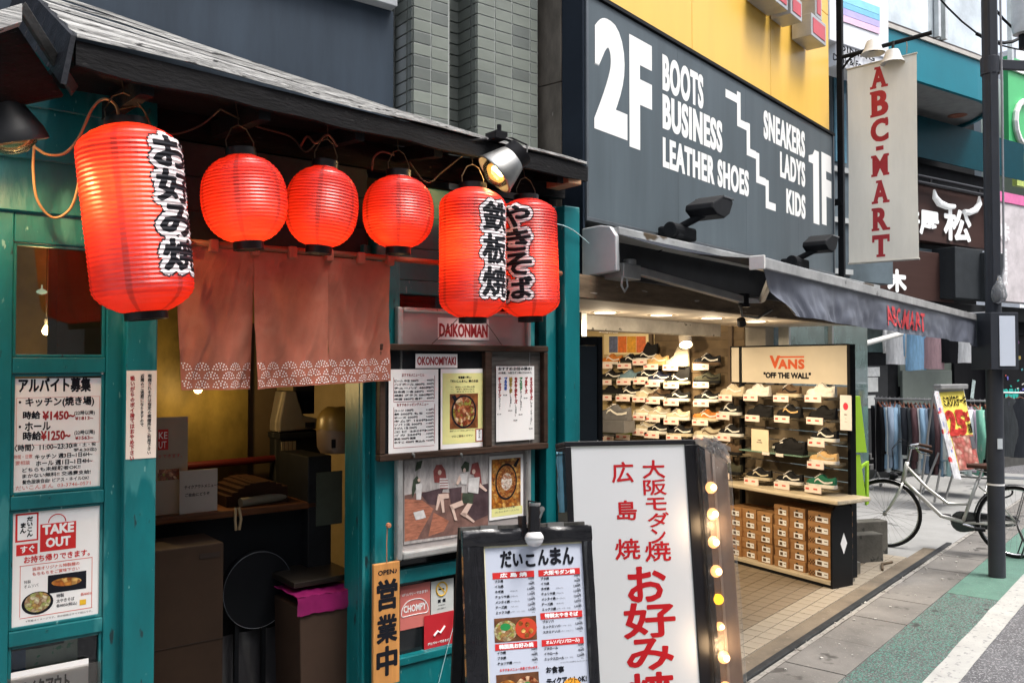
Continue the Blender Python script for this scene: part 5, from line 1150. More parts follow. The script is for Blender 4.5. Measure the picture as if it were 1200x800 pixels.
for i in range(len(pts) - 1):
    (xa, za_), (xb, zb_) = pts[i], pts[i + 1]
    if i % 2: mb.box(xa - h, xa + h, SY - .0018, SY - .0008, zb_ - h, za_ + h)
    else: mb.box(xa + (h if i else 0), xb - h, SY - .0018, SY - .0008, za_ - h, za_ + h) if False else mb.box(xa + (h if i else 0), xb - h, SY - .0018, SY - .0008, (za_ if i == 0 else pts[i][1]) - h, (za_ if i == 0 else pts[i][1]) + h)
part('stair_line', mb, mat('sign_white', (.8, .81, .8)), sgn)
# floodlights
def flood(px, py, lab):
    x, z = pix(AF, px, py, SY - .22)
    t = thing('floodlight', lab, 'floodlight', (x, SY - .1, z - .1), AF, 'floodlights along the foot of the direction sign')
    part('head', MB().prism([(x - .14, z - .005), (x - .13, z + .03), (x + .02, z + .095), (x + .13, z + .075), (x + .135, z + .06), (x + .09, z - .01), (x + .02, z - .045), (x - .08, z - .035)], SY - .34, SY - .16), blackm, t, .010)
    part('lens_frame', MB().box(x + .0, x + .14, SY - .345, SY - .155, z + .076, z + .088), mat('lens_grey', (.08, .085, .09), .2), t, .003)
    part('arm', MB().cyl((x - .05, SY - .24, z - .02), (x - .12, SY - .10, z - .10), .022), blackm, t)
    part('base', MB().box(x - .22, x + .02, SY - .16, SY - .02, z - .17, z - .09), blackm, t, .015)
    part('knuckle', MB().cyl((x - .25, SY - .12, z - .12), (x - .14, SY - .12, z - .12), .045), blackm, t, .004)
    part('cable', MB().tube([(x - .2, SY - .1, z - .15), (x - .22, SY - .07, z - .22), (x - .2, SY - .02, z - .24)], .006), blackp, t)
flood(826, 249, 'black floodlight under the words LEATHER SHOES'); flood(957, 290, 'black floodlight at the far end under the figure 1F')
# channel letters above
clr = mat('letter_red', (.50, .03, .045), .35); lsd = mat('letter_side', (.42, .43, .44), .4, .3)
nm = thing('shop_name_letters', 'red channel letters standing off the yellow cladding, cut by the top edge', 'sign', (7, SY, 5))
def chan(boxes, y0=2.46, y1=2.62):
    mb = MB(); mf = MB()
    for q in boxes: mb.box(q[0], q[1], y0, y1, q[2], q[3]); mf.box(q[0] + .03, q[1] - .03, y0 - .004, y0 - .001, q[2] + .03, q[3] - .03)
    l = part('letter', mb, lsd, nm, .004); part('letter_face', mf, clr, l)
def cp(px, py): return pix(AF, px, py, 2.46)
xa, za_ = cp(951, 41); xb, _ = cp(968, 41)
chan([(xa, xb, za_, za_ + .18), (xa + (xb - xa) * .28, xb - (xb - xa) * .28, za_ + .181, za_ + 1.1), (xa - .06, xb + .06, za_ + 1.101, za_ + 1.3)])
xa, za_ = cp(927, 16); xb, _ = cp(940, 18)
chan([(xa, xb, za_, za_ + .16), (xa - .42, xa - .06, za_ + .0, za_ + .16), (xa - .34, xa - .16, za_ + .161, za_ + 1.1), (xa + .02, xb - .12, za_ + .161, za_ + .5), (xa - .1, xb - .12, za_ + .501, za_ + 1.1)])
# soffit, beam, downlights
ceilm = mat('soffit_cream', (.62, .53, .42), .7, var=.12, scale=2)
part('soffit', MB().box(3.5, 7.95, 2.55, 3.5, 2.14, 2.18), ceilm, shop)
part('weathered_beam', MB().box(3.5, 8.1, 2.50, 2.549, 2.13, 2.25), mat('stained_beam', (.12, .085, .055), .75, var=.6, scale=5, stretch=(.5, 1, 3), bump=.7, bscale=25, speck=((.35, .3, .25), 12, .66)), shop, .004)
part('shutter_box', MB().box(3.6, 7.0, 3.40, 3.52, 2.03, 2.139), mat('shutter_grey', (.30, .28, .25), .5, .4, var=.25, speck=((.06, .05, .04), 12, .68)), shop, .005)
part('shutter_track', MB().box(4.72, 4.78, 3.30, 3.40, 1.0, 2.139), metal, shop)
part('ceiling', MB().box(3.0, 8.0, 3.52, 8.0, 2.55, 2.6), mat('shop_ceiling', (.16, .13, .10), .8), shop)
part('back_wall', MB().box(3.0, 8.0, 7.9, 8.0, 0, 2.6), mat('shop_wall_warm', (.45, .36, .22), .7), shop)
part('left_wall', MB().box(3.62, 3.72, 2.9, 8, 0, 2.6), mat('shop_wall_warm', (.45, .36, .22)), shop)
for i, (px, py) in enumerate(((709, 366), (775, 369), (834, 372.5), (886, 376.5))):
    r = ray(px, py); k = (2.139 - CAMH) / r.z; p = C0 + r * k
    t = thing('downlight', 'recessed round downlight in the shop soffit, %s' % ('first from the teal post', 'second from the teal post', 'third from the teal post', 'farthest from the teal post')[i], 'downlight', (p.x, p.y, 2.139), AF, 'recessed downlights in the shop soffit')
    part('ring', MB().lathe([(.075, 0), (.095, -.004), (.10, .0)], (p.x, p.y, 2.1385), 24), mat('ring_tan', (.35, .28, .2), .5), t)
    part('lens', MB().lathe([(0, -.003), (.07, -.003), (.074, 0)], (p.x, p.y, 2.137), 24), emit_mat('downlight_lens', (1, .85, .6), 5), t)
    light('downlight_light', 'POINT', (p.x, p.y, 2.03), 1.3, (1, .82, .58), size=.06)
# awning
aw = thing('awning', 'dark navy fabric awning with silver front bar and folding arms', 'awning', (6, 2.3, 2.25))
zB0, zB1 = 2.257, 2.186; yB = 1.63; xB0, xB1 = 3.73, 8.12
case = mat('awning_case', (.50, .52, .54), .4, .2, var=.12, scale=3, speck=((.12, .10, .08), 14, .70))
part('cassette_end', MB().add([], []) if False else MB().prism([(0, 0)] * 0 or [(2.37, 2.27), (2.585, 2.25), (2.585, 2.505), (2.47, 2.512), (2.41, 2.50), (2.375, 2.45)], 3.70, 3.735).map(lambda p: (p.y, p.x, p.z)), case, aw, .006)
part('cassette', MB().box(3.736, 8.1, 2.44, 2.585, 2.47, 2.505).box(3.736, 8.1, 2.375, 2.44, 2.455, 2.50), mat('cassette_rusty', (.40, .41, .41), .4, .4, var=.5, scale=5, stretch=(.4, 1, 1), speck=((.10, .07, .04), 7, .58)), aw, .006)
fab = mat('awning_fabric', (.022, .026, .036), .8, var=.2)
def fabf(u, v): x = xB0 + (xB1 - xB0) * u; zb_ = zB0 + (zB1 - zB0) * u; return Vector((x, 2.40 + (yB - 2.40) * v, 2.47 + (zb_ + .02 - 2.47) * v - .03 * math.sin(v * math.pi)))
part('fabric', MB().grid(fabf, 30, 8), fab, aw, smooth=True)
def bar(y0, y1, dz0, dz1, m, nm, bev=.003):
    part(nm, MB().hexa([(xB0, y0, zB0 + dz0), (xB0, y1, zB0 + dz0), (xB0, y1, zB0 + dz1), (xB0, y0, zB0 + dz1)], [(xB1, y0, zB1 + dz0), (xB1, y1, zB1 + dz0), (xB1, y1, zB1 + dz1), (xB1, y0, zB1 + dz1)]), m, aw, bev)
bar(yB - .03, yB + .03, -.025, .025, mat('bar_silver', (.50, .50, .50), .35, .6, var=.3, speck=((.12, .12, .12), 9, .68)), 'front_bar')
part('bar_cap', MB().box(xB0 - .015, xB0 - .0005, yB - .04, yB + .035, zB0 - .032, zB0 + .032), mat('cap_pale', (.6, .6, .58), .5), aw, .004)
val = mat('valance_blue', (.095, .105, .135), .42, var=.18, scale=3, stretch=(1, 1, .5), bump=.25, bscale=200)
def vfun(u, v):                      # v 0 top .. 1 bottom
    x = xB0 + .03 + (xB1 - xB0 + .03) * u + .30 * v * (1 - u) ** 6; z = zB0 - .02 + (zB1 - zB0) * u - .205 * v
    if u > .93: z -= .03 * v * (u - .93) / .07
    y = yB - .012 + v * (.013 * math.sin(u * 40) + .012 * math.sin(u * 23 + 1)) + .05 * v * math.exp(-u * 14) * math.sin(v * 5) + .02 * v * noise.noise(Vector((u * 60, v * 3, 0)))
    return Vector((x, y, z))
va = part('valance', MB().grid(lambda u, v: vfun(u, 1 - v), 160, 8).grid(lambda u, v: vfun(u, 1 - v) + Vector((0, .002, 0)), 160, 8, flip=True), val, aw, smooth=True)
mb = MB()
u0 = (a_(1033, yB) - xB0 - .03) / (xB1 - xB0 + .03); u1 = (a_(1081, yB) - xB0 - .03) / (xB1 - xB0 + .03)
mb.fit('ABC-MART', u0, u1, .14, .78, 0, bold=0, off=.02); mb.map(lambda p: vfun(p.x, 1 - p.z) + Vector((0, -.006 + p.y * 10, 0)))
part('valance_lettering', mb, mat('valance_red', (.52, .04, .05), .7), va)
armm = mat('arm_grey', (.36, .36, .35), .4, .3, var=.2)
e0, e1 = Vector((3.95, 2.42, 2.33)), Vector((4.9, 2.25, 2.27)); e2 = Vector((4.35, yB + .04, zB0 - .0))
def pa(px, py, y): x, z = pix(AF, px, py, y); return Vector((x, y, z))
e0, e1 = pa(738, 315, 2.42), pa(872, 352, 2.15); e2 = pa(905, 322, 1.66)
part('arm', MB().tube([e0, e1], .030, 4), armm, aw, .004); part('arm', MB().tube([e1, e1 + Vector((.02, -.1, .0)), e2], [.024, .022, .020], 4), armm, aw, .004)
part('arm_bracket', MB().box(e0.x - .12, e0.x + .05, 2.38, 2.56, e0.z - .06, e0.z + .02).cyl(e0 - Vector((0, 0, .05)), e0 + Vector((0, 0, .05)), .035), armm, aw, .006)
part('arm_joint', MB().cyl(e1 - Vector((0, 0, .04)), e1 + Vector((0, 0, .04)), .034), blackp, aw, .004)
part('cable', MB().tube([e1 + Vector((-.05, 0, -.03)), e1 + Vector((-.03, 0, -.09)), e1 + Vector((.08, -.05, -.10)), e1 + Vector((.16, -.1, -.05))], .008, 6), mat('grey_cable', (.2, .18, .15), .5), aw, smooth=True)
part('hook', MB().tube([e0 + Vector((-.12, -.03, -.05)), e0 + Vector((-.13, -.03, -.10)), e0 + Vector((-.10, -.03, -.13)), e0 + Vector((-.07, -.03, -.10)), e0 + Vector((-.08, -.03, -.06))], .006, 6), armm, aw, smooth=True)
# hanging banner
GF = frame(7.74, 2.60, -90)
bn0, bn1 = X(GF, 996), X(GF, 1078.5); bz1, bz0 = Z(GF, 1037, 71, 0), Z(GF, 1037, 306, 0)
bp = thing('banner_bracket', 'black pole bracket holding the hanging banner beside the grey sign', 'bracket', (-.03, 0, 2.3), GF)
part('pole', MB().box(-.02, .03, -.02, .03, 2.3, 6.5), blackm, bp, .004)
part('arm', MB().cyl((.0, .0, bz1 + .11), (bn1 + .12, .0, bz1 + .15), .018), blackm, bp)
part('arm', MB().tube([(.02, 0, bz1 + .0), (.10, 0, bz1 + .09), (.2, 0, bz1 + .12)], .010), blackm, bp)
for x in (bn0 + .06, bn1 - .08): part('hook', MB().tube([(x, 0, bz1 + .13), (x + .006, 0, bz1 + .08), (x, 0, bz1 + .02)], .005), metal, bp)
part('pole_bracket', MB().box(-.05, .02, -.03, -.02, 3.2, 3.26), blackm, bp)
ban = thing('hanging_banner', 'off white cloth banner with vertical red slab letters', 'banner', ((bn0 + bn1) / 2, 0, bz0), GF)
bcl = cloth_mat('banner_cloth', (.84, .81, .72), .45)
def bfun(u, v): return Vector((bn0 + (bn1 - bn0) * u, .02 * math.sin(u * 4 + v * 2) * math.sin(v * 3.0) + .006 * math.sin(u * 9), bz0 + (bz1 - bz0) * v + .015 * u * (v > .5) ))
part('cloth', MB().grid(bfun, 16, 30), bcl, ban, smooth=True)
part('hem_rod', MB().cyl((bn0 - .005, 0, bz0), (bn1 + .005, 0, bz0), .009), mat('rod_pale', (.5, .48, .42), .5), ban); part('hem_rod', MB().cyl((bn0 - .005, 0, bz1 - .01), (bn1 + .005, 0, bz1 + .005), .008), mat('rod_pale', (.5, .48, .42)), ban)
mb = MB()
def slab(t, y0, y1, x0=1023.5, x1=1044.5):
    xa, xb = X(GF, x0), X(GF, x1); zb_, zt_ = Z(GF, 1034, y1, 0), Z(GF, 1034, y0, 0); w_ = xb - xa; h = zt_ - zb_; s = .022; y = -.002
    if t in 'AMRT-': mb.fit(t, xa + w_ * (.07 if t != '-' else .3), xb - w_ * (.07 if t != '-' else .3), zb_, zt_, y, bold=(.02, 1), off=.035, res=4)
    else: mb.fit(t, xa + (w_ * .08 if t == 'B' else 0), xb, zb_, zt_, y, bold=(.02, 1), off=.035, res=4)
    def ser(a, b, z): mb.box(xa + w_ * a, xa + w_ * b, y - .0006, y - .0003, z, z + s)
    if t == 'A': ser(-.02, .36, zb_); ser(.64, 1.02, zb_); ser(.25, .6, zt_ - s)
    if t == 'M': ser(-.03, .33, zb_); ser(.67, 1.03, zb_); ser(-.03, .2, zt_ - s); ser(.8, 1.03, zt_ - s)
    if t == 'R': ser(-.03, .42, zb_); ser(.66, 1.03, zb_); ser(-.03, .3, zt_ - s)
    if t == 'T': ser(.25, .75, zb_); mb.box(xa, xa + s * .9, y - .0006, y - .0003, zt_ - h * .33, zt_); mb.box(xb - s * .9, xb, y - .0006, y - .0003, zt_ - h * .33, zt_)
    if t == 'B': ser(-.03, .3, zb_); ser(-.03, .3, zt_ - s)
    if t == 'C': mb.box(xb - s, xb, y - .0006, y - .0003, zt_ - h * .36, zt_)
for t, a, b in (('A', 78, 103), ('B', 106, 136), ('C', 139, 166), ('-', 171, 176), ('M', 181, 206), ('A', 211, 238), ('R', 243, 270), ('T', 275, 301)): slab(t, a, b)
def onban(p):
    u = (p.x - bn0) / (bn1 - bn0); v = (p.z - bz0) / (bz1 - bz0); q = bfun(u, v); return Vector((p.x, q.y - .004 + p.y, p.z))
part('lettering', mb.map(onban), mat('banner_red', (.50, .035, .045), .7), ban)
pl_ = thing('projector_lamp', 'white round projector lamp on the bracket above the banner', 'lamp', (X(GF, 1024, 0, 52), -.05, Z(GF, 1024, 52)), GF)
for px in (1023, 1046):
    x, z = pix(GF, px, 55 if px < 1030 else 66, -.05)
    part('head', MB().lathe([(0, .05), (.05, .05), (.06, .03), (.075, -.02), (.10, -.06), (.095, -.062), (.06, -.02)], (x, -.05, z), 20), mat('lamp_cream', (.6, .6, .58), .4), pl_, smooth='angle')
    part('stem', MB().cyl((x, -.05, z + .04), (x, -.02, bz1 + .14), .012), blackm, pl_)

# interior display wall
wall = thing('shoe_wall', 'brown slatted display wall covered with small shoe shelves', 'shelf wall', (1, 0, 0), WF)
pw_ = mat('peg_wall', (.12, .085, .05), .6, var=.25, scale=4); pw2 = mat('bright_wall', (.42, .32, .16), .6, var=.1)
xL = X(WF, 766); 
part('panel', MB().box(-.6, xL - .002, 0, .03, 0, 2.5), pw2, wall); part('panel', MB().box(xL + .002, 1.9, 0, .03, 0, 2.5), pw_, wall)
for k in range(13): part('slat', MB().box(xL + .01, 1.89, -.008, -.0005, .42 + k * .16, .50 + k * .16), mat('slat_brown', (.10, .07, .042), .5, var=.3), wall, .003)
part('corner_post', MB().box(xL - .03, xL + .01, -.05, -.009, 0, 2.5), mat('post_brown', (.10, .07, .045), .5), wall)
part('corner_post', MB().box(X(WF, 857, -.02) - .02, X(WF, 857, -.02) + .02, -.05, -.009, 0, 2.5), mat('post_brown', (.1, .07, .045)), wall)
pst = thing('wall_poster', 'row of four small orange and blue shoe posters on the bright wall', 'poster', (X(WF, 736), -.01, 2.0), WF)
part('sheet', rect(MB(), 708, 391, 767, 415, -.012, -.01, F=WF, th_=.004), mat('poster_cream', (.72, .60, .35), .6), pst)
for a, b, m_ in ((714, 724, mat('print_slate', (.10, .12, .22), .5, var=.5, scale=20)), (724.5, 734.5, mat('print_orange', (.60, .14, .02), .5, var=.25, scale=25)), (735, 745.5, mat('print_gold', (.62, .30, .02), .5, var=.3, scale=25)), (746, 757, mat('print_orange2', (.56, .12, .03), .5, var=.3, scale=25))):
    part('print', rect(MB(), a, 394, b, 413, -.014, -.01, F=WF, th_=.001), m_, pst)
neon = thing('neon_sign', 'red and white lit round shop sign glimpsed under the shutter box', 'sign', (X(AF, 715, 4.2), 4.2, Z(AF, 715, 390, 4.2)))
part('face', rect(MB(), 699, 386.5, 728, 391, 4.2, 4.2), emit_mat('neon_red', (.9, .1, .05), 1.5), neon); part('lettering', MB().fit('SHOES STORE', a_(702, 4.2), a_(724, 4.2), az_(713, 390, 4.2), az_(713, 387.5, 4.2), 4.198, .03), whiteink, neon)
# dark framed notice stand by the teal post
DF = frame(far(688, 4.75).x, far(688, 4.75).y, -30)
dk = thing('black_display_stand', 'tall black framed board standing between the teal post and the shoes', 'board', (0, 0, 0), DF)
dx0, dx1 = X(DF, 655), X(DF, 706.5); dz = Z(DF, 688, 394)
part('frame', MB().box(dx1 - .03, dx1, 0, .04, 0, dz).box(dx0, dx1 - .031, 0, .04, dz - .05, dz), blackm, dk, .004)
part('panel', MB().box(dx0, dx1 - .031, .01, .03, 0, dz - .051), mat('slate_panel', (.035, .045, .055), .5, var=.15, scale=2), dk)

# ---- shoes
def shoe_meshes(high=False):
    L = .275; st = 12
    def w(t): return (.036 + .016 * math.sin(min(1, t / .32) * 1.57)) if t < .32 else (.052 - .014 * math.sin((t - .32) / .4 * 1.57) if t < .72 else .038 - .006 * ((t - .72) / .28) ** 2)
    def foot(t): # t 0 toe..1 heel
        e = 1 if .06 < t < .94 else math.sqrt(max(.02, 1 - ((.06 - t) / .06 if t < .06 else (t - .94) / .06) ** 2)); return w(t) * e
    sole = MB(); pts = []
    T = [0, .01, .03, .06, .15, .3, .45, .6, .75, .9, .96, .985, 1]
    out = [(-L / 2 + L * t, -foot(t) - .004) for t in T] + [(-L / 2 + L * t, foot(t) + .004) for t in reversed(T)]
    n = len(out); zt = .030
    v = [(x, y, .0 + (.006 if x < -L * .42 else 0)) for x, y in out] + [(x, y, zt) for x, y in out]
    sole.add(v, [tuple(range(n - 1, -1, -1)), tuple(range(n, 2 * n))] + [(i, (i + 1) % n, (i + 1) % n + n, i + n) for i in range(n)])
    up_ = MB(); vv = []
    hs = [(0.01, .050, 0), (.06, .062, 0), (.15, .068, 0), (.28, .074, 0), (.40, .092, 0), (.50, .112, 0), (.58, .115, .3), (.68, .086, 1), (.80, .082, 1), (.92, .094, 1), (.99, .098, .4)]
    if high: hs = [(a, b + (0 if a < .45 else .05 if a < .55 else .085), c) for a, b, c in hs]
    for t, h, op in hs:
        x = -L / 2 + L * t; b = foot(t) * .98; sh = .62 if not op else .58
        yy_ = [-b, -b * 1.0, -b * .86, -b * sh * .75, 0, b * sh * .75, b * .86, b, b]
        zz_ = [.022, .022 + (h - .022) * .45, .022 + (h - .022) * .82, h, h + .002 if op < .5 else h - .045, h, .022 + (h - .022) * .82, .022 + (h - .022) * .45, .022]
        vv += [(x, a, b_) for a, b_ in zip(yy_, zz_)]
    m_ = len(hs); up_.add(vv, [(i * 9 + j, (i + 1) * 9 + j, (i + 1) * 9 + j + 1, i * 9 + j + 1) for i in range(m_ - 1) for j in range(8)] + [tuple(range(9)), tuple((m_ - 1) * 9 + 8 - j for j in range(9))])
    strp = MB()
    S_ = [(.94, .058), (.80, .048), (.66, .046), (.55, .060), (.47, .078), (.40, .070), (.36, .052)]
    P = [(-L / 2 + L * t, -foot(t) * .985 - .0035, z) for t, z in S_]
    for i in range(len(P) - 1):
        a, b = P[i], P[i + 1]; h = .0075
        strp.quad((a[0], a[1], a[2] - h), (a[0], a[1] + .001, a[2] + h), (b[0], b[1] + .001, b[2] + h), (b[0], b[1], b[2] - h))
    lace = MB()
    for k in range(4): x = -L / 2 + L * (.32 + .055 * k); z = .082 + .0105 * k; lace.box(x - .004, x + .004, -.024, .024, z - .004, z + .006)
    return sole, up_, strp, lace
BASE_SH = {}
shoecols = {'black': (.012, .012, .013), 'white': (.62, .60, .56), 'cream': (.46, .40, .29), 'tan': (.52, .34, .15), 'brown': (.10, .065, .04), 'orange': (.50, .17, .03), 'navy': (.02, .025, .05), 'blue': (.13, .22, .28), 'olive': (.05, .05, .035), 'green': (.02, .12, .07), 'grey': (.11, .11, .12), 'lime': (.16, .20, .03), 'beige': (.48, .42, .32)}
SM = {k: mat('suede_' + k, c, .85, var=.12, scale=30) for k, c in shoecols.items()}
rub = mat('rubber_white', (.74, .70, .66), .55, var=.03)
proto = {}
def shoe(high, F, x, y, z, up_c, sole_c, stripe_c, label, flip=False, scl=1.0):
    if high not in proto:
        t = thing('high_shoe' if high else 'sneaker', label, 'shoe', (0, 0, 0)); a, b, c_, d = shoe_meshes(high)
        part('sole', a, rub, t, .003); part('upper', b, SM['black'], t, smooth='angle'); part('side_stripe', c_, rub, t); part('laces', d, rub, t)
        proto[high] = t; o = t
    else: o = copy_tree(proto[high]); o['label'] = label
    o['group'] = 'sneakers on display shelves'
    o.matrix_world = F @ Matrix.Translation((x, y, z)) @ Matrix.Rotation(rad(random.uniform(-9, 5) + (6)), 4, 'Z') @ Matrix.Scale(scl, 4)
    for ch in o.children:
        nme = ch.name.split('.')[0]
        setmat(ch, SM[up_c] if nme == 'upper' else SM.get(sole_c, rub) if nme == 'sole' else SM.get(stripe_c, rub) if nme == 'side_stripe' else (SM['black'] if up_c in ('black', 'olive') and stripe_c == 'black' else rub))
    return o
tagm = mat('price_card', (.78, .66, .60), .55, var=.05); tagr = mat('price_red', (.60, .09, .07), .5); clearp = pane_mat('acrylic', (.85, .82, .75), 1.5, .08, .18, (.5, .42, .3))
def shelf_tag(F, x, y, z, owner, w_=.165):
    part('shelf', MB().box(x - .11, x + .11, y - .05, y + .06, z - .007, z - .001), clearp, owner)
    part('shelf_bracket', MB().box(x - .02, x + .02, y + .05, -.001 if owner is wall else RKY, z - .03, z - .008), mat('bracket_tan', (.40, .33, .22), .5), owner)
    mb = MB().box(x - .12, x - .12 + w_, y - .064, y - .058, z - .042, z + .014)
    tg = part('price_tag', mb, tagm, owner)
    mb = MB().box(x - .108, x - .075, y - .0665, y - .0645, z - .020, z - .004).box(x - .030, x + .008, y - .0665, y - .0645, z - .016, z - .004)
    part('price_print', mb, tagr, tg)
ordn = ['top', 'second', 'third', 'fourth', 'fifth', 'lowest']
W_ = [[(717, 424, 0, 'orange', 'white', 'white'), (739, 424, 0, 'black', 'olive', 'white'), (757, 420, 1, 'black', 'white', 'white'), (770, 425, 0, 'tan', 'tan', 'white'), (793, 426, 1, 'beige', 'cream', 'beige'), (829, 425, 0, 'black', 'brown', 'white')],
      [(716, 443, 0, 'black', 'olive', 'white'), (738, 443, 0, 'blue', 'white', 'blue'), (758, 442, 0, 'black', 'white', 'white'), (772, 445, 0, 'navy', 'white', 'white'), (794, 447, 1, 'black', 'cream', 'white'), (829, 446, 0, 'olive', 'black', 'black')],
      [(716, 461, 0, 'black', 'olive', 'black'), (737, 462, 0, 'black', 'white', 'white'), (757, 463, 0, 'cream', 'cream', 'white'), (772, 465, 0, 'brown', 'white', 'black'), (794, 467, 0, 'black', 'white', 'white'), (829, 468, 0, 'black', 'white', 'white')],
      [(757, 484, 0, 'cream', 'white', 'white'), (772, 486, 0, 'cream', 'white', 'white'), (794, 489, 0, 'cream', 'white', 'white'), (828, 490, 0, 'orange', 'cream', 'white')],
      [(718, 509, 0, 'olive', 'grey', 'grey'), (737, 507, 0, 'lime', 'lime', 'cream'), (757, 502, 0, 'cream', 'white', 'white'), (771, 505, 0, 'black', 'white', 'white'), (797, 508, 0, 'black', 'cream', 'white'), (829, 510, 0, 'cream', 'white', 'brown')],
      [(797, 531, 0, 'navy', 'white', 'white'), (829, 532, 0, 'brown', 'white', 'black'), (770, 528, 0, 'grey', 'white', 'white')]]
colw = {717: 'first column from the black board', 739: 'second column from the black board'}
for ri, row in enumerate(W_):
    for ci, (px, py, hi, uc, sc_, tc_) in enumerate(row):
        x, z = pix(WF, px, py + 3, -.12); z += .0
        shoe(hi, WF, x, -.12, z + .002, uc, sc_, tc_, '%s %s, %s from left in the %s row of the slatted wall' % (uc, 'high top' if hi else 'low sneaker', ('first', 'second', 'third', 'fourth', 'fifth', 'sixth')[ci], ordn[ri]), scl=.96)
        shelf_tag(WF, x, -.12, z, wall)
x, z = pix(WF, 722, 492, -.35)
solo('grey_shoe_stand', 'grey block stand holding the large dark shoe', 'stand', MB().box(x - .22, x + .16, -.45, -.25, z - .12, z - .0), mat('stand_grey', (.13, .13, .14), .5), WF, bevel=.004)
shoe(0, WF, x - .02, -.35, z + .001, 'grey', 'grey', 'white', 'large grey and black shoe on a block beside the black board', scl=1.35)
# ---- rolling rack
RKY = .345
rk = thing('shoe_rack', 'wheeled shoe rack with a white header board, wooden shelf and box deck', 'rack', (.6, 0, 0), KF)
kx1 = 1.15; wd_ = mat('rack_board', (.15, .115, .075), .6, var=.2, scale=5); shw = mat('pale_worn_wood', (.55, .47, .34), .5, var=.22, scale=6, stretch=(.4, 3, 3), speck=((.25, .18, .1), 14, .68))
hz1, hz0 = Z(KF, 926, 406, RKY), Z(KF, 926, 449, RKY)
px_r = X(KF, 996, RKY); hx0 = X(KF, 860, RKY)
part('side_post', MB().box(px_r, px_r + .03, RKY - .04, RKY + .03, .05, hz1 + .01), blackm, rk, .003)
part('side_post', MB().box(-.05, -.02, RKY - .04, RKY + .03, .05, hz1 + .01), blackm, rk, .003)
nS = 9; xr0, xr1 = -.018, px_r - .002
for k in range(nS): z0 = .72 + (hz0 - .73) * k / nS; z1 = .72 + (hz0 - .73) * (k + 1) / nS - .008; part('back_slat', MB().box(xr0, xr1, RKY, RKY + .02, z0, z1), wd_, rk, .003)
part('back_panel', MB().box(xr0, xr1, RKY, RKY + .02, .13, .71), mat('rack_tan', (.24, .18, .11), .7, var=.1), rk)
hb = part('header_board', MB().box(hx0, px_r - .003, RKY - .03, RKY + .0, hz0, hz1), mat('header_cream', (.62, .56, .46), .45, var=.04), rk)
mb = MB().box(hx0 - .012, px_r, RKY - .034, RKY - .005, hz1 + .0005, hz1 + .014).box(hx0 - .012, hx0 - .0005, RKY - .034, RKY - .005, hz0, hz1); part('header_trim', mb, blackm, rk)
yh = RKY - .031
def kfit(t, x0, x1, y0, y1, b=.03, off=.03):
    mb.fit(t, X(KF, x0, yh), X(KF, x1, yh), Z(KF, (x0 + x1) / 2, y1, yh), Z(KF, (x0 + x1) / 2, y0, yh), yh - .001, bold=b, off=off, res=4)
mb = MB(); kfit('V', 902.5, 914, 417, 431); kfit('ANS', 912, 942.5, 421, 432)
xa, xb = X(KF, 913, yh), X(KF, 942.5, yh); zz = Z(KF, 925, 418, yh); mb.box(xa, xb, yh - .0012, yh - .0008, zz - .008, zz + .006); part('brand_lettering', mb, mat('brand_red', (.62, .10, .03), .5), hb)
mb = MB(); kfit('"OFF THE WALL"', 895, 950, 436.5, 443, .05, .01); part('slogan_lettering', mb, ink, hb)
sz = Z(KF, 968, 583, .0) 
part('wood_shelf', MB().box(-.03, X(KF, 990, .04), -.06, RKY - .002, sz - .035, sz), shw, rk, .010)
dz_ = Z(KF, 966, 684, 0)
kxr = X(KF, 975.5, .03, 640)
part('deck', MB().box(-.03, kxr, 0, .245, dz_ - .0, dz_ + .03), shw, rk, .004)
part('deck_frame', MB().box(-.03, kxr, .01, .24, dz_ - .05, dz_ - .001), blackm, rk, .004)
part('side_panel', MB().prism([(.0, dz_ - .03), (.25, dz_ - .03), (.25, .62), (.22, .66), (.05, .66), (.015, .62), (.0, .55)], kxr + .002, kxr + .02).map(lambda p: (p.y, p.x, p.z)), mat('panel_black', (.01, .01, .011), .35), rk, .003)
cz2 = .36; part('emblem', MB().poly([(.10, cz2), (.14, cz2 - .085), (.18, cz2), (.14, cz2 + .085)], 0).map(lambda p: (kxr + .0215, p.x, p.z)).add([], []), whiteink, rk)
for (x, y) in ((kxr - .06, .04), (.0, .04), (kxr - .06, .33), (.0, .33)):
    cs = part('caster', MB().box(x - .015, x + .015, y - .02, y + .02, .05, dz_ - .052), mat('caster_grey', (.3, .3, .28), .4, .6), rk)
    part('wheel', MB().cyl((x - .012, y, .030), (x + .012, y, .030), .029, 14), blackp, cs)
K_ = [[(859, 463, 0, 'cream', 'cream', 'white'), (889, 463, 0, 'white', 'white', 'white'), (925, 464, 0, 'brown', 'cream', 'black'), (963, 464, 0, 'white', 'white', 'white')],
      [(856, 485, 0, 'black', 'white', 'white'), (891, 487, 0, 'black', 'black', 'black'), (926, 488, 0, 'black', 'black', 'tan'), (965, 490, 0, 'black', 'black', 'black')],
      [(857, 510, 0, 'black', 'white', 'white'), (967, 516, 0, 'black', 'white', 'white')],
      [(856, 531, 0, 'brown', 'black', 'brown'), (966, 542, 0, 'tan', 'white', 'cream')],
      [(856, 554, 0, 'olive', 'black', 'olive'), (890, 561, 0, 'black', 'cream', 'cream'), (926, 566, 0, 'black', 'white', 'white'), (963, 570, 0, 'green', 'white', 'white')]]
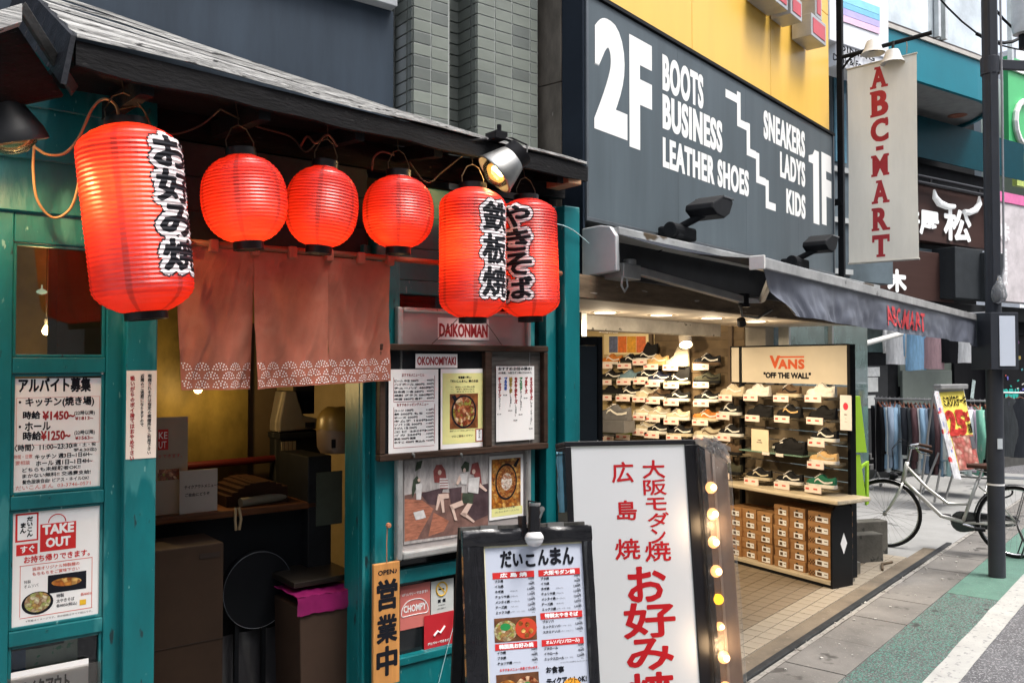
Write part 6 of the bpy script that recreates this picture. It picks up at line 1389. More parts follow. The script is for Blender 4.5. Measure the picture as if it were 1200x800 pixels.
for ri, row in enumerate(K_):
    for ci, (px, py, hi, uc, sc_, tc_) in enumerate(row):
        x, z = pix(KF, px, py + 1, .10)
        shoe(hi, KF, x, .10, z + .002, uc, sc_, tc_, '%s sneaker with %s sole, %s row of the wheeled rack, ' % (uc, sc_, ordn[ri]) + ('%s from the sign box' % ('first', 'second', 'third', 'fourth')[ci] if len(row) == 4 else ('near the sign box' if ci == 0 else 'at the street end')), scl=.93)
        shelf_tag(KF, x, .10, z, rk)
x, z = pix(KF, 925, 533, .06)
shoe(0, KF, x, .08, z + .012, 'black', 'black', 'black', 'larger all black sneaker on the glass shelf beside the white card', scl=1.12)
shoe(0, KF, x - .12, .15, z + .03, 'black', 'white', 'white', 'black and white sneaker tucked behind the all black one on the glass shelf', scl=.85)
part('glass_shelf', MB().box(X(KF, 871, .06), X(KF, 945, .06), 0, RKY - .002, z, z + .010), mat('shelf_glass_edge', (.15, .25, .2), .15), rk, .002)
for px in (897, 913): xx = X(KF, px, 0); part('price_tag', MB().box(xx - .04, xx + .04, -.006, -.002, z - .014, z + .012), tagm, rk)
sc1 = thing('shelf_card', 'cream upright card with small print on the glass shelf', 'card', (X(KF, 890, .05), .05, z + .01), KF)
part('sheet', rect(MB(), 880.5, 503, 900.5, 529, .05, .05, F=KF, th_=.004), mat('card_cream', (.70, .60, .44), .5, var=.03), sc1)
mb = MB(); ml_ = pix(KF, 890, 516, .05); mb.line('SUPER', ml_[0], ml_[1], .012, .0485, .04, al='c').line('EXCLUSIVE', ml_[0], ml_[1] - .02, .011, .0485, .04, al='c'); part('lettering', mb, ink, sc1)
# shoe boxes on the deck
bxm = mat('box_kraft', (.33, .165, .062), .75, var=.08); lidm = mat('box_lid_kraft', (.36, .19, .075), .75, var=.08); chk = mat('box_print', (.09, .05, .025), .7)
B0 = None; colsB = [(852, 868, 5), (868.5, 885.5, 5), (886, 904, 5), (906, 923, 6), (924, 943.5, 6), (946, 974, 6)]
for ci, (pa0, pa1, nbx) in enumerate(colsB):
    yb_ = .03 + (.02 if ci in (1, 4) else 0); x0, x1 = X(KF, pa0, yb_, 650), X(KF, pa1, yb_, 650); x0 = x0; hgt = (Z(KF, 960, 600, .03) - dz_ - .03) / 6 * .995
    for k in range(nbx):
        zb_ = dz_ + .031 + k * hgt; jx = random.uniform(-.003, .003); jy = random.uniform(-.008, .008)
        lab = 'brown shoebox, %s in its stack, %s' % (('lowest', 'second from the deck', 'third from the deck', 'fourth from the deck', 'fifth from the deck', 'sixth and topmost')[k], ('stack nearest the sign box', 'second stack from the sign box', 'third stack from the sign box', 'third stack from the street end', 'second stack from the street end', 'stack at the street end')[ci])
        t = thing('shoe_box', lab, 'box', ((x0 + x1) / 2 + jx, yb_ + .14 + jy, zb_), KF, 'brown shoeboxes stacked on the rack deck')
        dx = (x1 - x0) / 2 - .002; cx, cy = (x0 + x1) / 2 + jx, yb_ + .14 + jy
        part('box', MB().box(cx - dx + .002, cx + dx - .002, cy - .128, cy + .128, zb_, zb_ + hgt * .72), bxm, t, .002)
        l_ = part('lid', MB().box(cx - dx, cx + dx, cy - .130, cy + .130, zb_ + hgt * .60, zb_ + hgt - .001), lidm, t, .002)
        part('finger_hole', MB().disc(cx, zb_ + hgt * .70, cy - .1312, .013, .007, 10), mat('hole_black', (.01, .008, .006), .8), l_)
        lb = part('label', MB().box(cx - dx * .35, cx + dx * .72, cy - .1312, cy - .129, zb_ + hgt * .10, zb_ + hgt * .60), whiteink, t)
        part('label_print', MB().box(cx - dx * .2, cx + dx * .2, cy - .1316, cy - .1313, zb_ + hgt * .2, zb_ + hgt * .48).box(cx + dx * .4, cx + dx * .66, cy - .1316, cy - .1313, zb_ + hgt * .35, zb_ + hgt * .42), chk, lb)
        if ci == 5:
            mb = MB()
            for r_i in range(3):
                for q in range(7):
                    if (r_i + q) % 2: mb.box(cx - dx + .006 + q * .013, cx - dx + .019 + q * .013, cy - .1291, cy - .1285, zb_ + .006 + r_i * .013, zb_ + .019 + r_i * .013)
            part('check_print', mb, chk, t, kind='stuff')
hc = thing('hanging_tag', 'narrow white card with a red round mark hanging at the rack corner', 'card', (X(KF, 991, .1), .1, Z(KF, 991, 504, .1)), KF)
part('sheet', rect(MB(), 984.5, 463, 998, 504, .1, .1, F=KF, th_=.003), mat('tag_white', (.72, .68, .68), .5, var=.03), hc)
c = pix(KF, 991, 476, .1); mb = MB().disc(c[0], c[1], .099, .024, .03, 14); part('mark_print', mb, mat('mark_red', (.6, .03, .06), .5), hc)
mb = MB().line('KIDS', c[0], c[1] - .07, .012, .099, .03, al='c').line('size', c[0], c[1] - .10, .010, .099, 0, al='c').line('23cm', c[0], c[1] - .125, .010, .099, 0, al='c'); part('lettering', mb, grayink, hc)
# spot lamps in the shop
def track(px, py, yv, lab, aim, pw):
    x, z = pix(AF, px, py, yv); t = thing('track_spotlight', lab, 'spotlight', (x, yv, z))
    b = Vector((x, yv, z)); ax = (Vector(aim) - b).normalized(); ax2 = Vector((-.45, -.35, -.8)).normalized(); M = ax2.to_track_quat('Z', 'Y').to_matrix().to_4x4()
    part('head', MB().lathe([(0, -.10), (.045, -.09), (.058, -.04), (.060, .05), (.066, .06), (.060, .062), (.05, .03)], b, 22, M), mat('spot_white', (.62, .56, .48), .4), t, smooth='angle')
    part('lens', MB().lathe([(0, .03), (.05, .032)], b, 22, M), emit_mat('spot_lens', (1, .8, .5), 22), t)
    part('stem', MB().cyl(b + Vector((.03, 0, .04)), b + Vector((.05, 0, .2)), .012), blackm, t)
    light('spot_light', 'SPOT', b + ax * .08, pw, (1, .78, .48), aim=aim, spot=1.9, size=.05, blend=.8)
track(803, 398, 3.9, 'white track spotlight shining over the slatted shoe wall', (7.6, 4.2, 1.3), 26)
wm = [('lamp', 5.6, 5.0, (7.7, 5.0, 1.3), 34), ('lamp', 5.3, 3.6, (7.3, 3.2, 1.2), 85), ('lamp', 6.0, 2.75, (7.1, 3.0, .6), 40)]
for i, (n_, x, y, aim, pw) in enumerate(wm):
    b = Vector((x, y, 2.42 if y > 3.6 else 2.10)); ax = (Vector(aim) - b).normalized(); M = ax.to_track_quat('Z', 'Y').to_matrix().to_4x4()
    t = thing('ceiling_spotlight', ('small ceiling spotlight deep in the shoe shop', 'small ceiling spotlight before the shutter box', 'small soffit spotlight over the box deck')[i], 'spotlight', b)
    part('head', MB().lathe([(0, -.03), (.03, -.028), (.034, .02), (.028, .02)], b, 14, M), blackm, t)
    light('spot_light', 'SPOT', b + ax * .03, pw, (1, .78, .50), aim=aim, spot=2.2, size=.08, blend=.9)

# ================================================================== GROUND
asph = mat('asphalt', (.105, .105, .112), .85, var=.25, scale=3, bump=.9, bscale=120, speck=[((.27, .27, .28), 95, .56), ((.03, .03, .03), 150, .66)])
concg = mat('paving_concrete', (.20, .195, .185), .85, var=.22, scale=3, bump=.4, bscale=120, speck=[((.28, .27, .26), 70, .64), ((.07, .065, .06), 5, .66)])
struct('ground', MB().box(-250, 350, -250, 250, -.5, -.012), asph)
struct('road', MB().box(-12, 60, -6, 1.20, -.011, -.006), asph)
lined = mat('road_paint', (.36, .36, .345), .7, var=.14, scale=5, bump=.4, bscale=90, speck=[((.22, .22, .22), 26, .60), ((.14, .14, .14), 70, .68)])
def ragged(x0, x1, y0, y1, z, amp=.012, f=7, n=240):
    mb = MB(); v = []
    for i in range(n + 1):
        x = x0 + (x1 - x0) * i / n; v += [(x, y0 + amp * noise.noise(Vector((x * f, 1, 0))), z), (x, y1 + amp * noise.noise(Vector((x * f, 7, 0))), z)]
    return mb.add(v, [(2 * i, 2 * i + 2, 2 * i + 3, 2 * i + 1) for i in range(n)])
struct('green_verge_strip', MB().box(-12, 7.42, 1.20, 1.70, -.012, -.004), mat('worn_green_coating', (.075, .080, .078), .85, var=.2, scale=4, bump=1, bscale=110, speck=[((.070, .19, .155), 85, .52), ((.19, .20, .20), 130, .57), ((.05, .05, .05), 7, .66)]))
struct('green_surface', MB().box(7.421, 40, 1.20, 1.70, -.012, -.003), mat('green_coating', (.075, .16, .125), .8, var=.2, scale=5, bump=.6, bscale=120, speck=[((.10, .16, .14), 60, .60), ((.15, .27, .225), 90, .64)]))
struct('white_line', ragged(-12, 40, 1.175, 1.335, .001), lined)
gut = struct('gutter_paving', MB().box(-12, 40, 1.70, 2.095, -.03, -.008), mat('joint_dark', (.07, .065, .06), .9))
x = 2.6; k = 0
while x < 14:
    L_ = .62; part('paving_slab', MB().box(x + .004, x + L_ - .004, 1.703, 2.062, -.02, .0 + .0015 * math.sin(k * 2.1)), mat('gutter_slab', (.145, .136, .126), .8, var=.32, scale=2.2, bump=.5, bscale=90, speck=[((.26, .24, .21), 50, .66), ((.06, .055, .05), 4, .62)]), gut, .003); x += L_; k += 1
part('drain_edge', MB().box(-12, 2.6, 1.703, 2.062, -.02, .0), concg, gut)
part('joint', ragged(-12, 14, 2.064, 2.098, .0005, .006), mat('pale_grit', (.26, .245, .225), .9, var=.3, scale=20, speck=((.08, .07, .06), 16, .6)), gut)
kb = struct('kerb', MB().box(-12, 9.4, 2.100, 2.150, -.03, .016), mat('kerb_dark', (.030, .032, .034), .6, var=.4, scale=8, bump=.5, bscale=60), bevel=.006)
struct('kerb_strip', MB().box(-12, 9.0, 2.151, 2.262, -.03, .012), mat('brown_cement', (.145, .115, .082), .85, var=.3, scale=4, bump=.5, bscale=80, speck=((.25, .21, .16), 40, .68)))
pad = struct('tile_pad', MB().box(-12, 8.42, 2.263, 2.495, -.03, .009), mat('pad_grout', (.13, .11, .085), .9))
tp_ = mat('pad_tile', (.30, .255, .195), .6, var=.18, scale=4, bump=.2, bscale=60, speck=((.22, .18, .13), 9, .66)); k = 0
me0 = None
x = 4.2
while x < 8.40:
    for j in range(2):
        y0 = 2.268 + j * .113; n0 = MB().box(0, .112, 0, .106, 0, .012)
        if me0 is None: o = part('tile', n0, tp_, pad, .0015); me0 = o
        else: o = me0.copy(); COL.objects.link(o)
        o.location = (x, y0, .0035 + random.uniform(-.0006, .0006))
    x += .118
fl = struct('shop_floor', MB().box(3.0, 8.42, 2.496, 8, -.03, .006), mat('pad_grout', (.13, .11, .085)))
ft = mat('floor_tile_tan', (.22, .175, .125), .5, var=.2, scale=2.5, bump=.2, bscale=50, speck=((.16, .12, .08), 6, .66))
mb = MB(); x = 4.4
cnt = 0; me0 = None
while x < 7.9:
    y = 2.50
    while y < 4.2:
        inview = 4.9 < x < 7.0 and y < 3.1
        if inview and cnt < 290:
            if me0 is None: me0 = part('tile', MB().box(0, .113, 0, .113, 0, .010), ft, fl, .001); o = me0
            else: o = me0.copy(); COL.objects.link(o)
            o.location = (x, y, .002 + random.uniform(-.0005, .0005)); cnt += 1
        else: mb.box(x, x + .113, y, y + .113, .004, .012 + random.uniform(-.0005, .0005))
        y += .119
    x += .119
part('floor_tiles', mb, ft, fl, kind='stuff')
struct('pavement', MB().box(8.43, 16, 2.098, 7, -.03, .004).box(9.401, 16, 2.0985, 2.15, -.03, .0035), mat('pavement_grey', (.25, .25, .245), .85, var=.18, scale=1.5, bump=.4, bscale=100, speck=[((.11, .11, .11), 3, .64), ((.28, .28, .28), 60, .68)]))
struct('restaurant_apron', MB().box(-12, 3.0, 2.496, 6, -.03, .010), concg)
solo('loose_board', 'thin curved offcut lying on the tile pad near its end', 'offcut', MB().tube([(7.75, 2.28, .022), (7.95, 2.34, .03), (8.1, 2.30, .026)], .012, 6), mat('offcut_brown', (.12, .09, .06), .8), AF)
mb = MB(); rnd = random.Random(8)
for i in range(90):
    x = 4 + rnd.random() * 8; y = rnd.choice([2.08 + rnd.random() * .03, 1.75 + rnd.random() * .3, .3 + rnd.random() * .8]); r = .003 + rnd.random() * .006
    mb.box(x - r, x + r, y - r, y + r, .001, .001 + r, M=Matrix.Translation((x, y, 0)) @ Matrix.Rotation(rnd.random() * 3, 4, 'Z') @ Matrix.Translation((-x, -y, 0)))
solo('grit', 'small pale stones and scraps scattered along the gutter', 'litter', mb, mat('grit_pale', (.5, .48, .45), .8), AF, kind='stuff')
solo('leaf_scrap', 'small pinkish scrap of paper lying on the asphalt past the white line', 'litter', MB().box(6.55, 6.60, .86, .92, -.005, -.002, M=None), mat('scrap_pink', (.55, .36, .30), .8), AF)

# ================================================================== STREET FURNITURE
sp = far(1165, 7.30); PX, PY = sp.x, sp.y
lpz = thing('street_lamp_post', 'dark grey steel lamp post standing on the green strip', 'lamp post', (PX, PY, 0))
pm = mat('post_grey', (.050, .055, .066), .42, .2, var=.12, scale=3, bump=.1, bscale=40, speck=((.12, .12, .13), 26, .76))
part('pole', MB().cyl((PX, PY, -.01), (PX, PY, 2.2), .066, 28), pm, lpz, smooth='angle')
part('pole', MB().cyl((PX, PY, 2.2), (PX, PY, 7), .062, 28), pm, lpz, smooth='angle')
part('rib', MB().box(PX - .07, PX - .05, PY - .03, PY + .03, 2.3, 7, M=Matrix.Translation((PX, PY, 0)) @ Matrix.Rotation(rad(35), 4, 'Z') @ Matrix.Translation((-PX, -PY, 0))), pm, lpz, .004)
LM = frame(PX, PY, -44)
lbz0, lbz1 = Z(LM, 1160, 433, -.1), Z(LM, 1160, 366, -.1)
def lpart(nm, mb, m, **k):
    b = BASE[lpz.name]; mb.map(lambda p: LM @ p); return part(nm, mb, m, lpz, **k)
lpart('light_box', MB().box(-.12, .13, -.13, .13, lbz0, lbz1), pm, bevel=.004)
lpart('light_panel', MB().box(-.045, .095, -.136, -.131, lbz0 + .03, lbz1 - .03), mat('pale_blue_panel', (.62, .68, .78), .35, var=.02), bevel=.001)
lpart('light_panel', MB().box(.131, .136, -.09, .09, lbz0 + .03, lbz1 - .03), mat('pale_blue_panel', (.62, .68, .78)))
lpart('bracket_arm', MB().box(.06, 1.2, -.02, .02, Z(LM, 1180, 82), Z(LM, 1180, 71)), pm, bevel=.004)
lpart('clamp', MB().cyl((0, 0, Z(LM, 1160, 88)), (0, 0, Z(LM, 1160, 68)), .075, 24), pm, bevel=.003)
lpart('cable', MB().tube([(.055, -.06, 7), (.058, -.065, 4), (.06, -.06, 3.2), (.052, -.065, 2.6), (.01, -.085, 2.45)], .009, 7), mat('grey_cable2', (.25, .26, .28), .5))
lpart('sticker', MB().box(-.03, .015, -.072, -.067, Z(LM, 1160, 525), Z(LM, 1160, 513)), mat('sticker_grey', (.5, .55, .58), .5))
lpart('tape', MB().cyl((0, 0, Z(LM, 1165, 568)), (0, 0, Z(LM, 1165, 566)), .0668, 24), whiteink)
zb0 = Z(LM, 1157, 356, -.1); mb = MB().lathe([(0, 0), (.045, .02), (.06, .07), (.05, .14), (.02, .20), (.012, .24)], (-.02, -.10, zb0), 16)
mb.map(lambda p: p + Vector((.016 * noise.noise(p * 22), .016 * noise.noise(p * 19 + Vector((5, 0, 0))), 0)))
solo('wrapped_bundle', 'clear plastic bag bundle tied to the lamp post above its light box', 'plastic bag', mb, pane_mat('crumpled_film2', (.8, .8, .82), 1.6, .2, .25, (.6, .62, .64)), LM, smooth=True)

# --- bicycle
bf, br = far(1035, 8.45), far(1188, 7.98)
ang = math.degrees(math.atan2(bf.y - br.y, bf.x - br.x)); BK = frame(br.x, br.y, ang); WB = math.hypot(bf.x - br.x, bf.y - br.y)
bike = thing('bicycle', 'silver step through bicycle with brown saddle parked across the pavement', 'bicycle', (WB / 2, 0, 0), BK)
silv = mat('bike_silver', (.58, .57, .53), .3, .6, var=.06); chrome = mat('chrome', (.7, .7, .7), .18, 1, var=.05); tyre = mat('tyre_black', (.012, .012, .012), .8)
R = .33
def ring(x, z, r, n=48): return [(x + r * math.cos(a), 0, z + r * math.sin(a)) for a in [2 * math.pi * i / n for i in range(n)]]
for wx in (0, WB):
    wl = part('wheel', MB().tube(ring(wx, R, R - .028), .011, 8, closed=True), chrome, bike, smooth=True)
    part('tyre', MB().tube(ring(wx, R, R - .016), .018, 10, closed=True), tyre, wl, smooth=True)
    mb = MB()
    for i in range(32):
        a = 2 * math.pi * i / 32; b = a + (.5 if i % 2 else -.5); s_ = .025 if (i // 2) % 2 else -.025
        mb.tube([(wx + .02 * math.cos(b), s_, R + .02 * math.sin(b)), (wx + (R - .03) * math.cos(a), 0, R + (R - .03) * math.sin(a))], .0012, 4)
    part('spokes', mb, chrome, wl, kind='stuff')
    part('hub', MB().cyl((wx, -.045, R), (wx, .045, R), .02, 12), chrome, wl)
def arc(x, z, r, a0, a1, n=20): return [(x + r * math.cos(a0 + (a1 - a0) * i / n), 0, z + r * math.sin(a0 + (a1 - a0) * i / n)) for i in range(n + 1)]
def fender(cx, a0, a1):
    mb = MB(); n = 24; V_ = []
    for i in range(n + 1):
        a = a0 + (a1 - a0) * i / n
        for y_, dr in ((-.026, -.006), (-.015, .004), (0, .008), (.015, .004), (.026, -.006)): V_.append((cx + (R + .012 + dr) * math.cos(a), y_, R + (R + .012 + dr) * math.sin(a)))
    return mb.add(V_, [(i * 5 + j, i * 5 + j + 1, (i + 1) * 5 + j + 1, (i + 1) * 5 + j) for i in range(n) for j in range(4)])
gb = mat('gloss_black', (.012, .012, .013), .25, coat=.4)
part('rear_fender', fender(0, rad(5), rad(190)), gb, bike, smooth=True); part('front_fender', fender(WB, rad(-20), rad(125)), gb, bike, smooth=True)
bb = Vector((.44, 0, .29)); st_top = Vector((.30, 0, .72)); hd_b = Vector((WB - .17, 0, .66)); hd_t = Vector((WB - .205, 0, .82))
part('frame', MB().tube([bb, bb.lerp(st_top, .35), st_top], .016, 12).tube([bb + Vector((0, 0, .01)), Vector((.62, 0, .34)), Vector((.80, 0, .52)), hd_b], .019, 12)
     .tube([bb.lerp(st_top, .42), Vector((.56, 0, .46)), Vector((.74, 0, .60)), hd_t - Vector((0, 0, .03))], .015, 12).tube([hd_b - Vector((-.008, 0, .02)), hd_t + Vector((0, 0, .02))], .021, 12), silv, bike, smooth=True)
for s_ in (-.05, .05):
    part('chain_stay', MB().tube([bb, Vector((.25, s_, .30)), Vector((0, s_, R))], .009, 8), silv, bike, smooth=True); part('seat_stay', MB().tube([st_top - Vector((0, 0, .08)), Vector((.15, s_, .52)), Vector((0, s_, R))], .007, 8), silv, bike, smooth=True)
    part('fork_blade', MB().tube([hd_b, Vector((WB - .13, s_ * .8, .55)), Vector((WB - .05, s_, .40)), Vector((WB, s_, R))], [.014, .013, .010, .008], 8), silv, bike, smooth=True)
part('seat_post', MB().cyl(st_top - Vector((-.0, 0, .02)), st_top + Vector((-.035, 0, .10)), .013), chrome, bike)
sx, sz_ = st_top.x - .05, st_top.z + .12
secs = [(-.13, .055, .0), (-.10, .085, .012), (-.04, .09, .010), (.03, .06, .004), (.10, .032, .004), (.15, .022, .0)]
V_ = []
for dx, hw, dz in secs: V_ += [(sx + dx, -hw, sz_ - .03), (sx + dx, -hw * .9, sz_ + dz), (sx + dx, 0, sz_ + dz + .014), (sx + dx, hw * .9, sz_ + dz), (sx + dx, hw, sz_ - .03)]
part('saddle', MB().add(V_, [(i * 5 + j, (i + 1) * 5 + j, (i + 1) * 5 + j + 1, i * 5 + j + 1) for i in range(5) for j in range(4)] + [(0, 1, 2, 3, 4), (29, 28, 27, 26, 25)] + [(i * 5, i * 5 + 4, (i + 1) * 5 + 4, (i + 1) * 5) for i in range(5)]), mat('saddle_brown', (.07, .035, .025), .4), bike, .006, True)
mb = MB()
for s_ in (-.035, .035): mb.tube([(sx - .10, s_, sz_ - .02), (sx - .11, s_, sz_ - .06), (sx - .06, s_ * .6, sz_ - .07), (sx + .08, s_ * .3, sz_ - .04)], .005, 6)
part('saddle_spring', mb, chrome, bike)
ht = hd_t + Vector((-.035, 0, .16))
part('stem', MB().tube([hd_t, ht], .012), chrome, bike)
part('handlebar', MB().tube([(ht.x - .17, -.27, ht.z - .01), (ht.x - .06, -.24, ht.z + .015), (ht.x + .01, -.12, ht.z + .01), (ht.x, 0, ht.z), (ht.x + .01, .12, ht.z + .01), (ht.x - .06, .24, ht.z + .015), (ht.x - .17, .27, ht.z - .01)], .011, 8), chrome, bike, smooth=True)
for s_ in (-1, 1):
    part('grip', MB().cyl((ht.x - .18, s_ * .272, ht.z - .012), (ht.x - .07, s_ * .245, ht.z + .012), .016), mat('grip_brown', (.06, .03, .02), .6), bike)
    part('brake_lever', MB().tube([(ht.x - .05, s_ * .24, ht.z + .0), (ht.x - .09, s_ * .26, ht.z - .03), (ht.x - .16, s_ * .275, ht.z - .04)], .006, 6), chrome, bike)
    part('brake_cable', MB().tube([(ht.x - .05, s_ * .23, ht.z), (ht.x + .10, s_ * .18, ht.z + .07), (ht.x + .17, s_ * .05, ht.z - .02), (hd_b.x + .08, 0, hd_b.z + .08)], .003, 6), blackp, bike, smooth=True)
part('head_lamp', MB().lathe([(0, 0), (.03, .01), (.035, .05), (.02, .08), (0, .085)], (WB - .04, 0, .70), 14, Matrix.Rotation(rad(-90), 4, 'Y')), blackp, bike)
part('chain_case', MB().prism([(bb.x + .10 * math.cos(a), bb.z + .10 * math.sin(a)) for a in [rad(t_) for t_ in range(-100, 101, 20)]] + [(0, R + .045), (-.04, R), (0, R - .045)], -.075, -.05), gb, bike, .006)
part('crank', MB().tube([bb + Vector((0, -.09, 0)), bb + Vector((.13, -.095, .03))], .009).tube([bb + Vector((0, .07, 0)), bb + Vector((-.13, .08, -.03))], .009), chrome, bike)
part('pedal', MB().box(bb.x + .09, bb.x + .18, -.19, -.10, bb.z + .02, bb.z + .045), blackp, bike, .004); part('pedal', MB().box(bb.x - .18, bb.x - .09, .09, .18, bb.z - .04, bb.z - .015), blackp, bike, .004)
part('rear_rack', MB().tube([(-.28, -.06, .735), (.16, -.06, .735), (.16, .06, .735), (-.28, .06, .735)], .006, 6, closed=True).tube([(-.1, -.06, .735), (0, -.06, R)], .005, 6).tube([(-.1, .06, .735), (0, .06, R)], .005, 6).tube([(-.2, 0, .735), (.16, 0, .735)], .005, 6), mat('rack_steel', (.3, .3, .3), .3, .9), bike)
part('kick_stand', MB().tube([(0, -.08, R), (-.06, -.11, .15), (-.02, -.12, .02), (-.14, -.12, .01)], .008, 7).tube([(0, .08, R), (-.06, .11, .15), (-.02, .12, .02)], .008, 7), mat('stand_steel', (.08, .08, .08), .3, .7), bike, smooth=True)
part('rear_lock', MB().tube([(.10 * math.cos(a) + .12, -.05, .60 + .06 * math.sin(a)) for a in [rad(q) for q in range(0, 300, 20)]], .009, 7), gb, bike, smooth=True)
part('reflector', MB().box(-R - .03, -R - .01, -.02, .02, .48, .53), mat('reflector_red', (.5, .02, .02), .2), bike)

# --- lime stand, concrete blocks, sleeves at the rack end
LG = frame(far(1005, 8.3).x, far(1005, 8.3).y, -38)
lime = mat('lime_board', (.36, .62, .04), .5, var=.03)
lg = thing('lime_stand', 'lime green folding stand with two leaning panels behind the shoe rack', 'stand', (0, 0, 0), LG)
def lq(pts, y0, y1, nm='panel'):
    P = [pix(LG, a, b, y0) for a, b in pts]; part(nm, MB().prism(P[::-1], y0, y1), lime, lg, .003)
lq([(995, 464), (1008, 464), (1016, 530), (1000, 530)], -.03, .01); lq([(997, 532.5), (1008, 532.5), (1015.5, 587), (1001, 586)], -.02, .02)
lq([(1015.5, 541), (1018.5, 540), (1018.5, 590), (1015.5, 592)], .12, .15, 'rear_leg'); lq([(1006, 548), (1016, 541), (1016, 544), (1007, 552)], .06, .09, 'brace')
part('rear_leg', MB().tube([(0.02, .05, .9), (.04, .3, .0)], .016, 6), lime, lg)
conc = mat('concrete_block', (.105, .100, .088), .85, var=.3, scale=5, bump=.5, bscale=60, speck=((.05, .05, .045), 8, .62))
cb = far(1018, 7.75); CF = frame(cb.x, cb.y, -35)
def cblk(lab, x0, x1, y0, y1, z1, F): solo('concrete_block', lab, 'block', MB().box(x0, x1, y0, y1, .004, z1), conc, F, bevel=.008, group='concrete blocks behind the shoe rack')
cblk('low dark concrete block at the end of the tile pad, nearer the street', X(CF, 1000, 0), X(CF, 1033, 0), 0, .14, Z(CF, 1018, 626), CF)
cblk('dark concrete block behind the nearer one beside the front wheel', X(CF, 1000, .28), X(CF, 1038.5, .28), .28, .42, Z(CF, 1018, 611, .28), CF)
x, z = pix(CF, 997, 600, -.05); solo('sleeve_post', 'thin white and blue post behind the rack corner', 'post', MB().box(x - .018, x + .018, -.08, -.04, .02, Z(CF, 997, 545, -.05)), mat('blue_white', (.05, .16, .42), .5, speck=((.7, .7, .72), 6, .5)), CF)
solo('metal_bracket', 'small rusty metal bracket block on the tiles by the rack end', 'bracket', MB().box(X(CF, 992, -.3), X(CF, 1001, -.3), -.36, -.24, .02, .12), mat('dull_metal', (.2, .19, .17), .4, .7, var=.4), CF, bevel=.006)
# --- second bicycle's wheel half hidden by the rack (dark, with pale spokes)
# --- steak sign
SF = lean_frame(1094, 452, 10.6, 62, 0)
S0 = frame(far(1125, 10.8).x, far(1125, 10.8).y, -22, 0, 0)
sb_ = thing('steak_sign', 'yellow and red sandwich board reading 25% with a meat photo', 'sandwich board', (0, 0, 0), S0)
def sP(px, py, y): x, z = pix(S0, px, py, y); return Vector((x, y, z))
TL, TR, BR, BL = sP(1097, 455, .12), sP(1129, 453, .12), sP(1149, 550, -.10), sP(1122, 553, -.10)
nrm = (TR - TL).cross(BL - TL).normalized(); nrm = nrm if nrm.y < 0 else -nrm
def on(u, v, k=0): a = TL.lerp(TR, u); b = BL.lerp(BR, u); return a.lerp(b, v) + nrm * k * .004
def sq(nm, u0, v0, u1, v1, k, m, par=None):
    return part(nm, MB().quad(on(u0, v1, k), on(u1, v1, k), on(u1, v0, k), on(u0, v0, k)), m, par or sb_)
part('board', MB().hexa([on(0, 1, -4), on(1, 1, -4), on(1, 0, -4), on(0, 0, -4)], [on(0, 1), on(1, 1), on(1, 0), on(0, 0)]), mat('board_grey', (.45, .46, .47), .4, .4), sb_)
sq('yellow_print', .03, .05, .97, .98, 1, mat('sale_yellow', (.80, .66, .12), .45, var=.06)); mat('sale_red', (.62, .05, .04), .45)
sq('meat_photo', .10, .58, .97, .98, 2, food_mat('meat_print', [(.55, .16, .14), (.65, .30, .25), (.45, .10, .09), (.7, .45, .38)], 16)); sq('grey_print', .8, .6, .97, .75, 3, grayink)
def stxt(t, u0, v0, u1, v1, m, b=.04, k=4):
    mb = MB().fit(t, u0, u1, 0, 1, 0, bold=b, off=.02); mb.map(lambda p: on(p.x, v1 + (v0 - v1) * p.z, k)); part('lettering', mb, m, sb_)
stxt('ミスジステーキ', .10, .10, .95, .23, ink); stxt('25', .08, .28, .72, .57, mat('sale_red', (.62, .05, .04)), .07); stxt('%', .72, .30, .94, .42, mat('sale_red', (.62, .05, .04)), .05); stxt('増量', .80, .44, .96, .56, ink)
part('top_cap', MB().box(TL.x, TR.x, .05, .16, TL.z - .01, TL.z + .05), mat('cap_silver', (.5, .5, .5), .35, .6), sb_, .01)
a, b = sP(1094, 458, -.02), sP(1118, 560, -.20); c_, d_ = sP(1100, 458, .02), sP(1127, 562, -.14)
sp2 = thing('menu_strip', 'narrow strip of small menu photos leaning beside the steak sign', 'menu strip', (a.x, -.1, 0), S0)
part('sheet', MB().hexa([a, c_, d_, b], [a + Vector((0, .02, 0)), c_ + Vector((0, .02, 0)), d_ + Vector((0, .02, 0)), b + Vector((0, .02, 0))]), mat('strip_print', (.55, .55, .58), .4, var=.5, scale=9, speck=[((.6, .05, .05), 9, .60), ((.05, .12, .4), 12, .62), ((.75, .6, .1), 13, .66)]), sp2)
part('leg', MB().tube([a, (a.x - .12, .12, .0)], .014, 6), mat('leg_silver', (.4, .4, .4), .35, .7), sp2)
for px0, py0, px1, py1 in ((1100, 530, 1081, 577), (1119, 548, 1106, 590), (1102, 550, 1095, 588)):
    A_, B_ = sP(px0, py0, .0), sP(px1, py1, .1); B_.z = max(B_.z, .01)
    part('leg', MB().cyl(A_, B_, .014), mat('leg_silver', (.4, .4, .4), .35, .7), sb_)

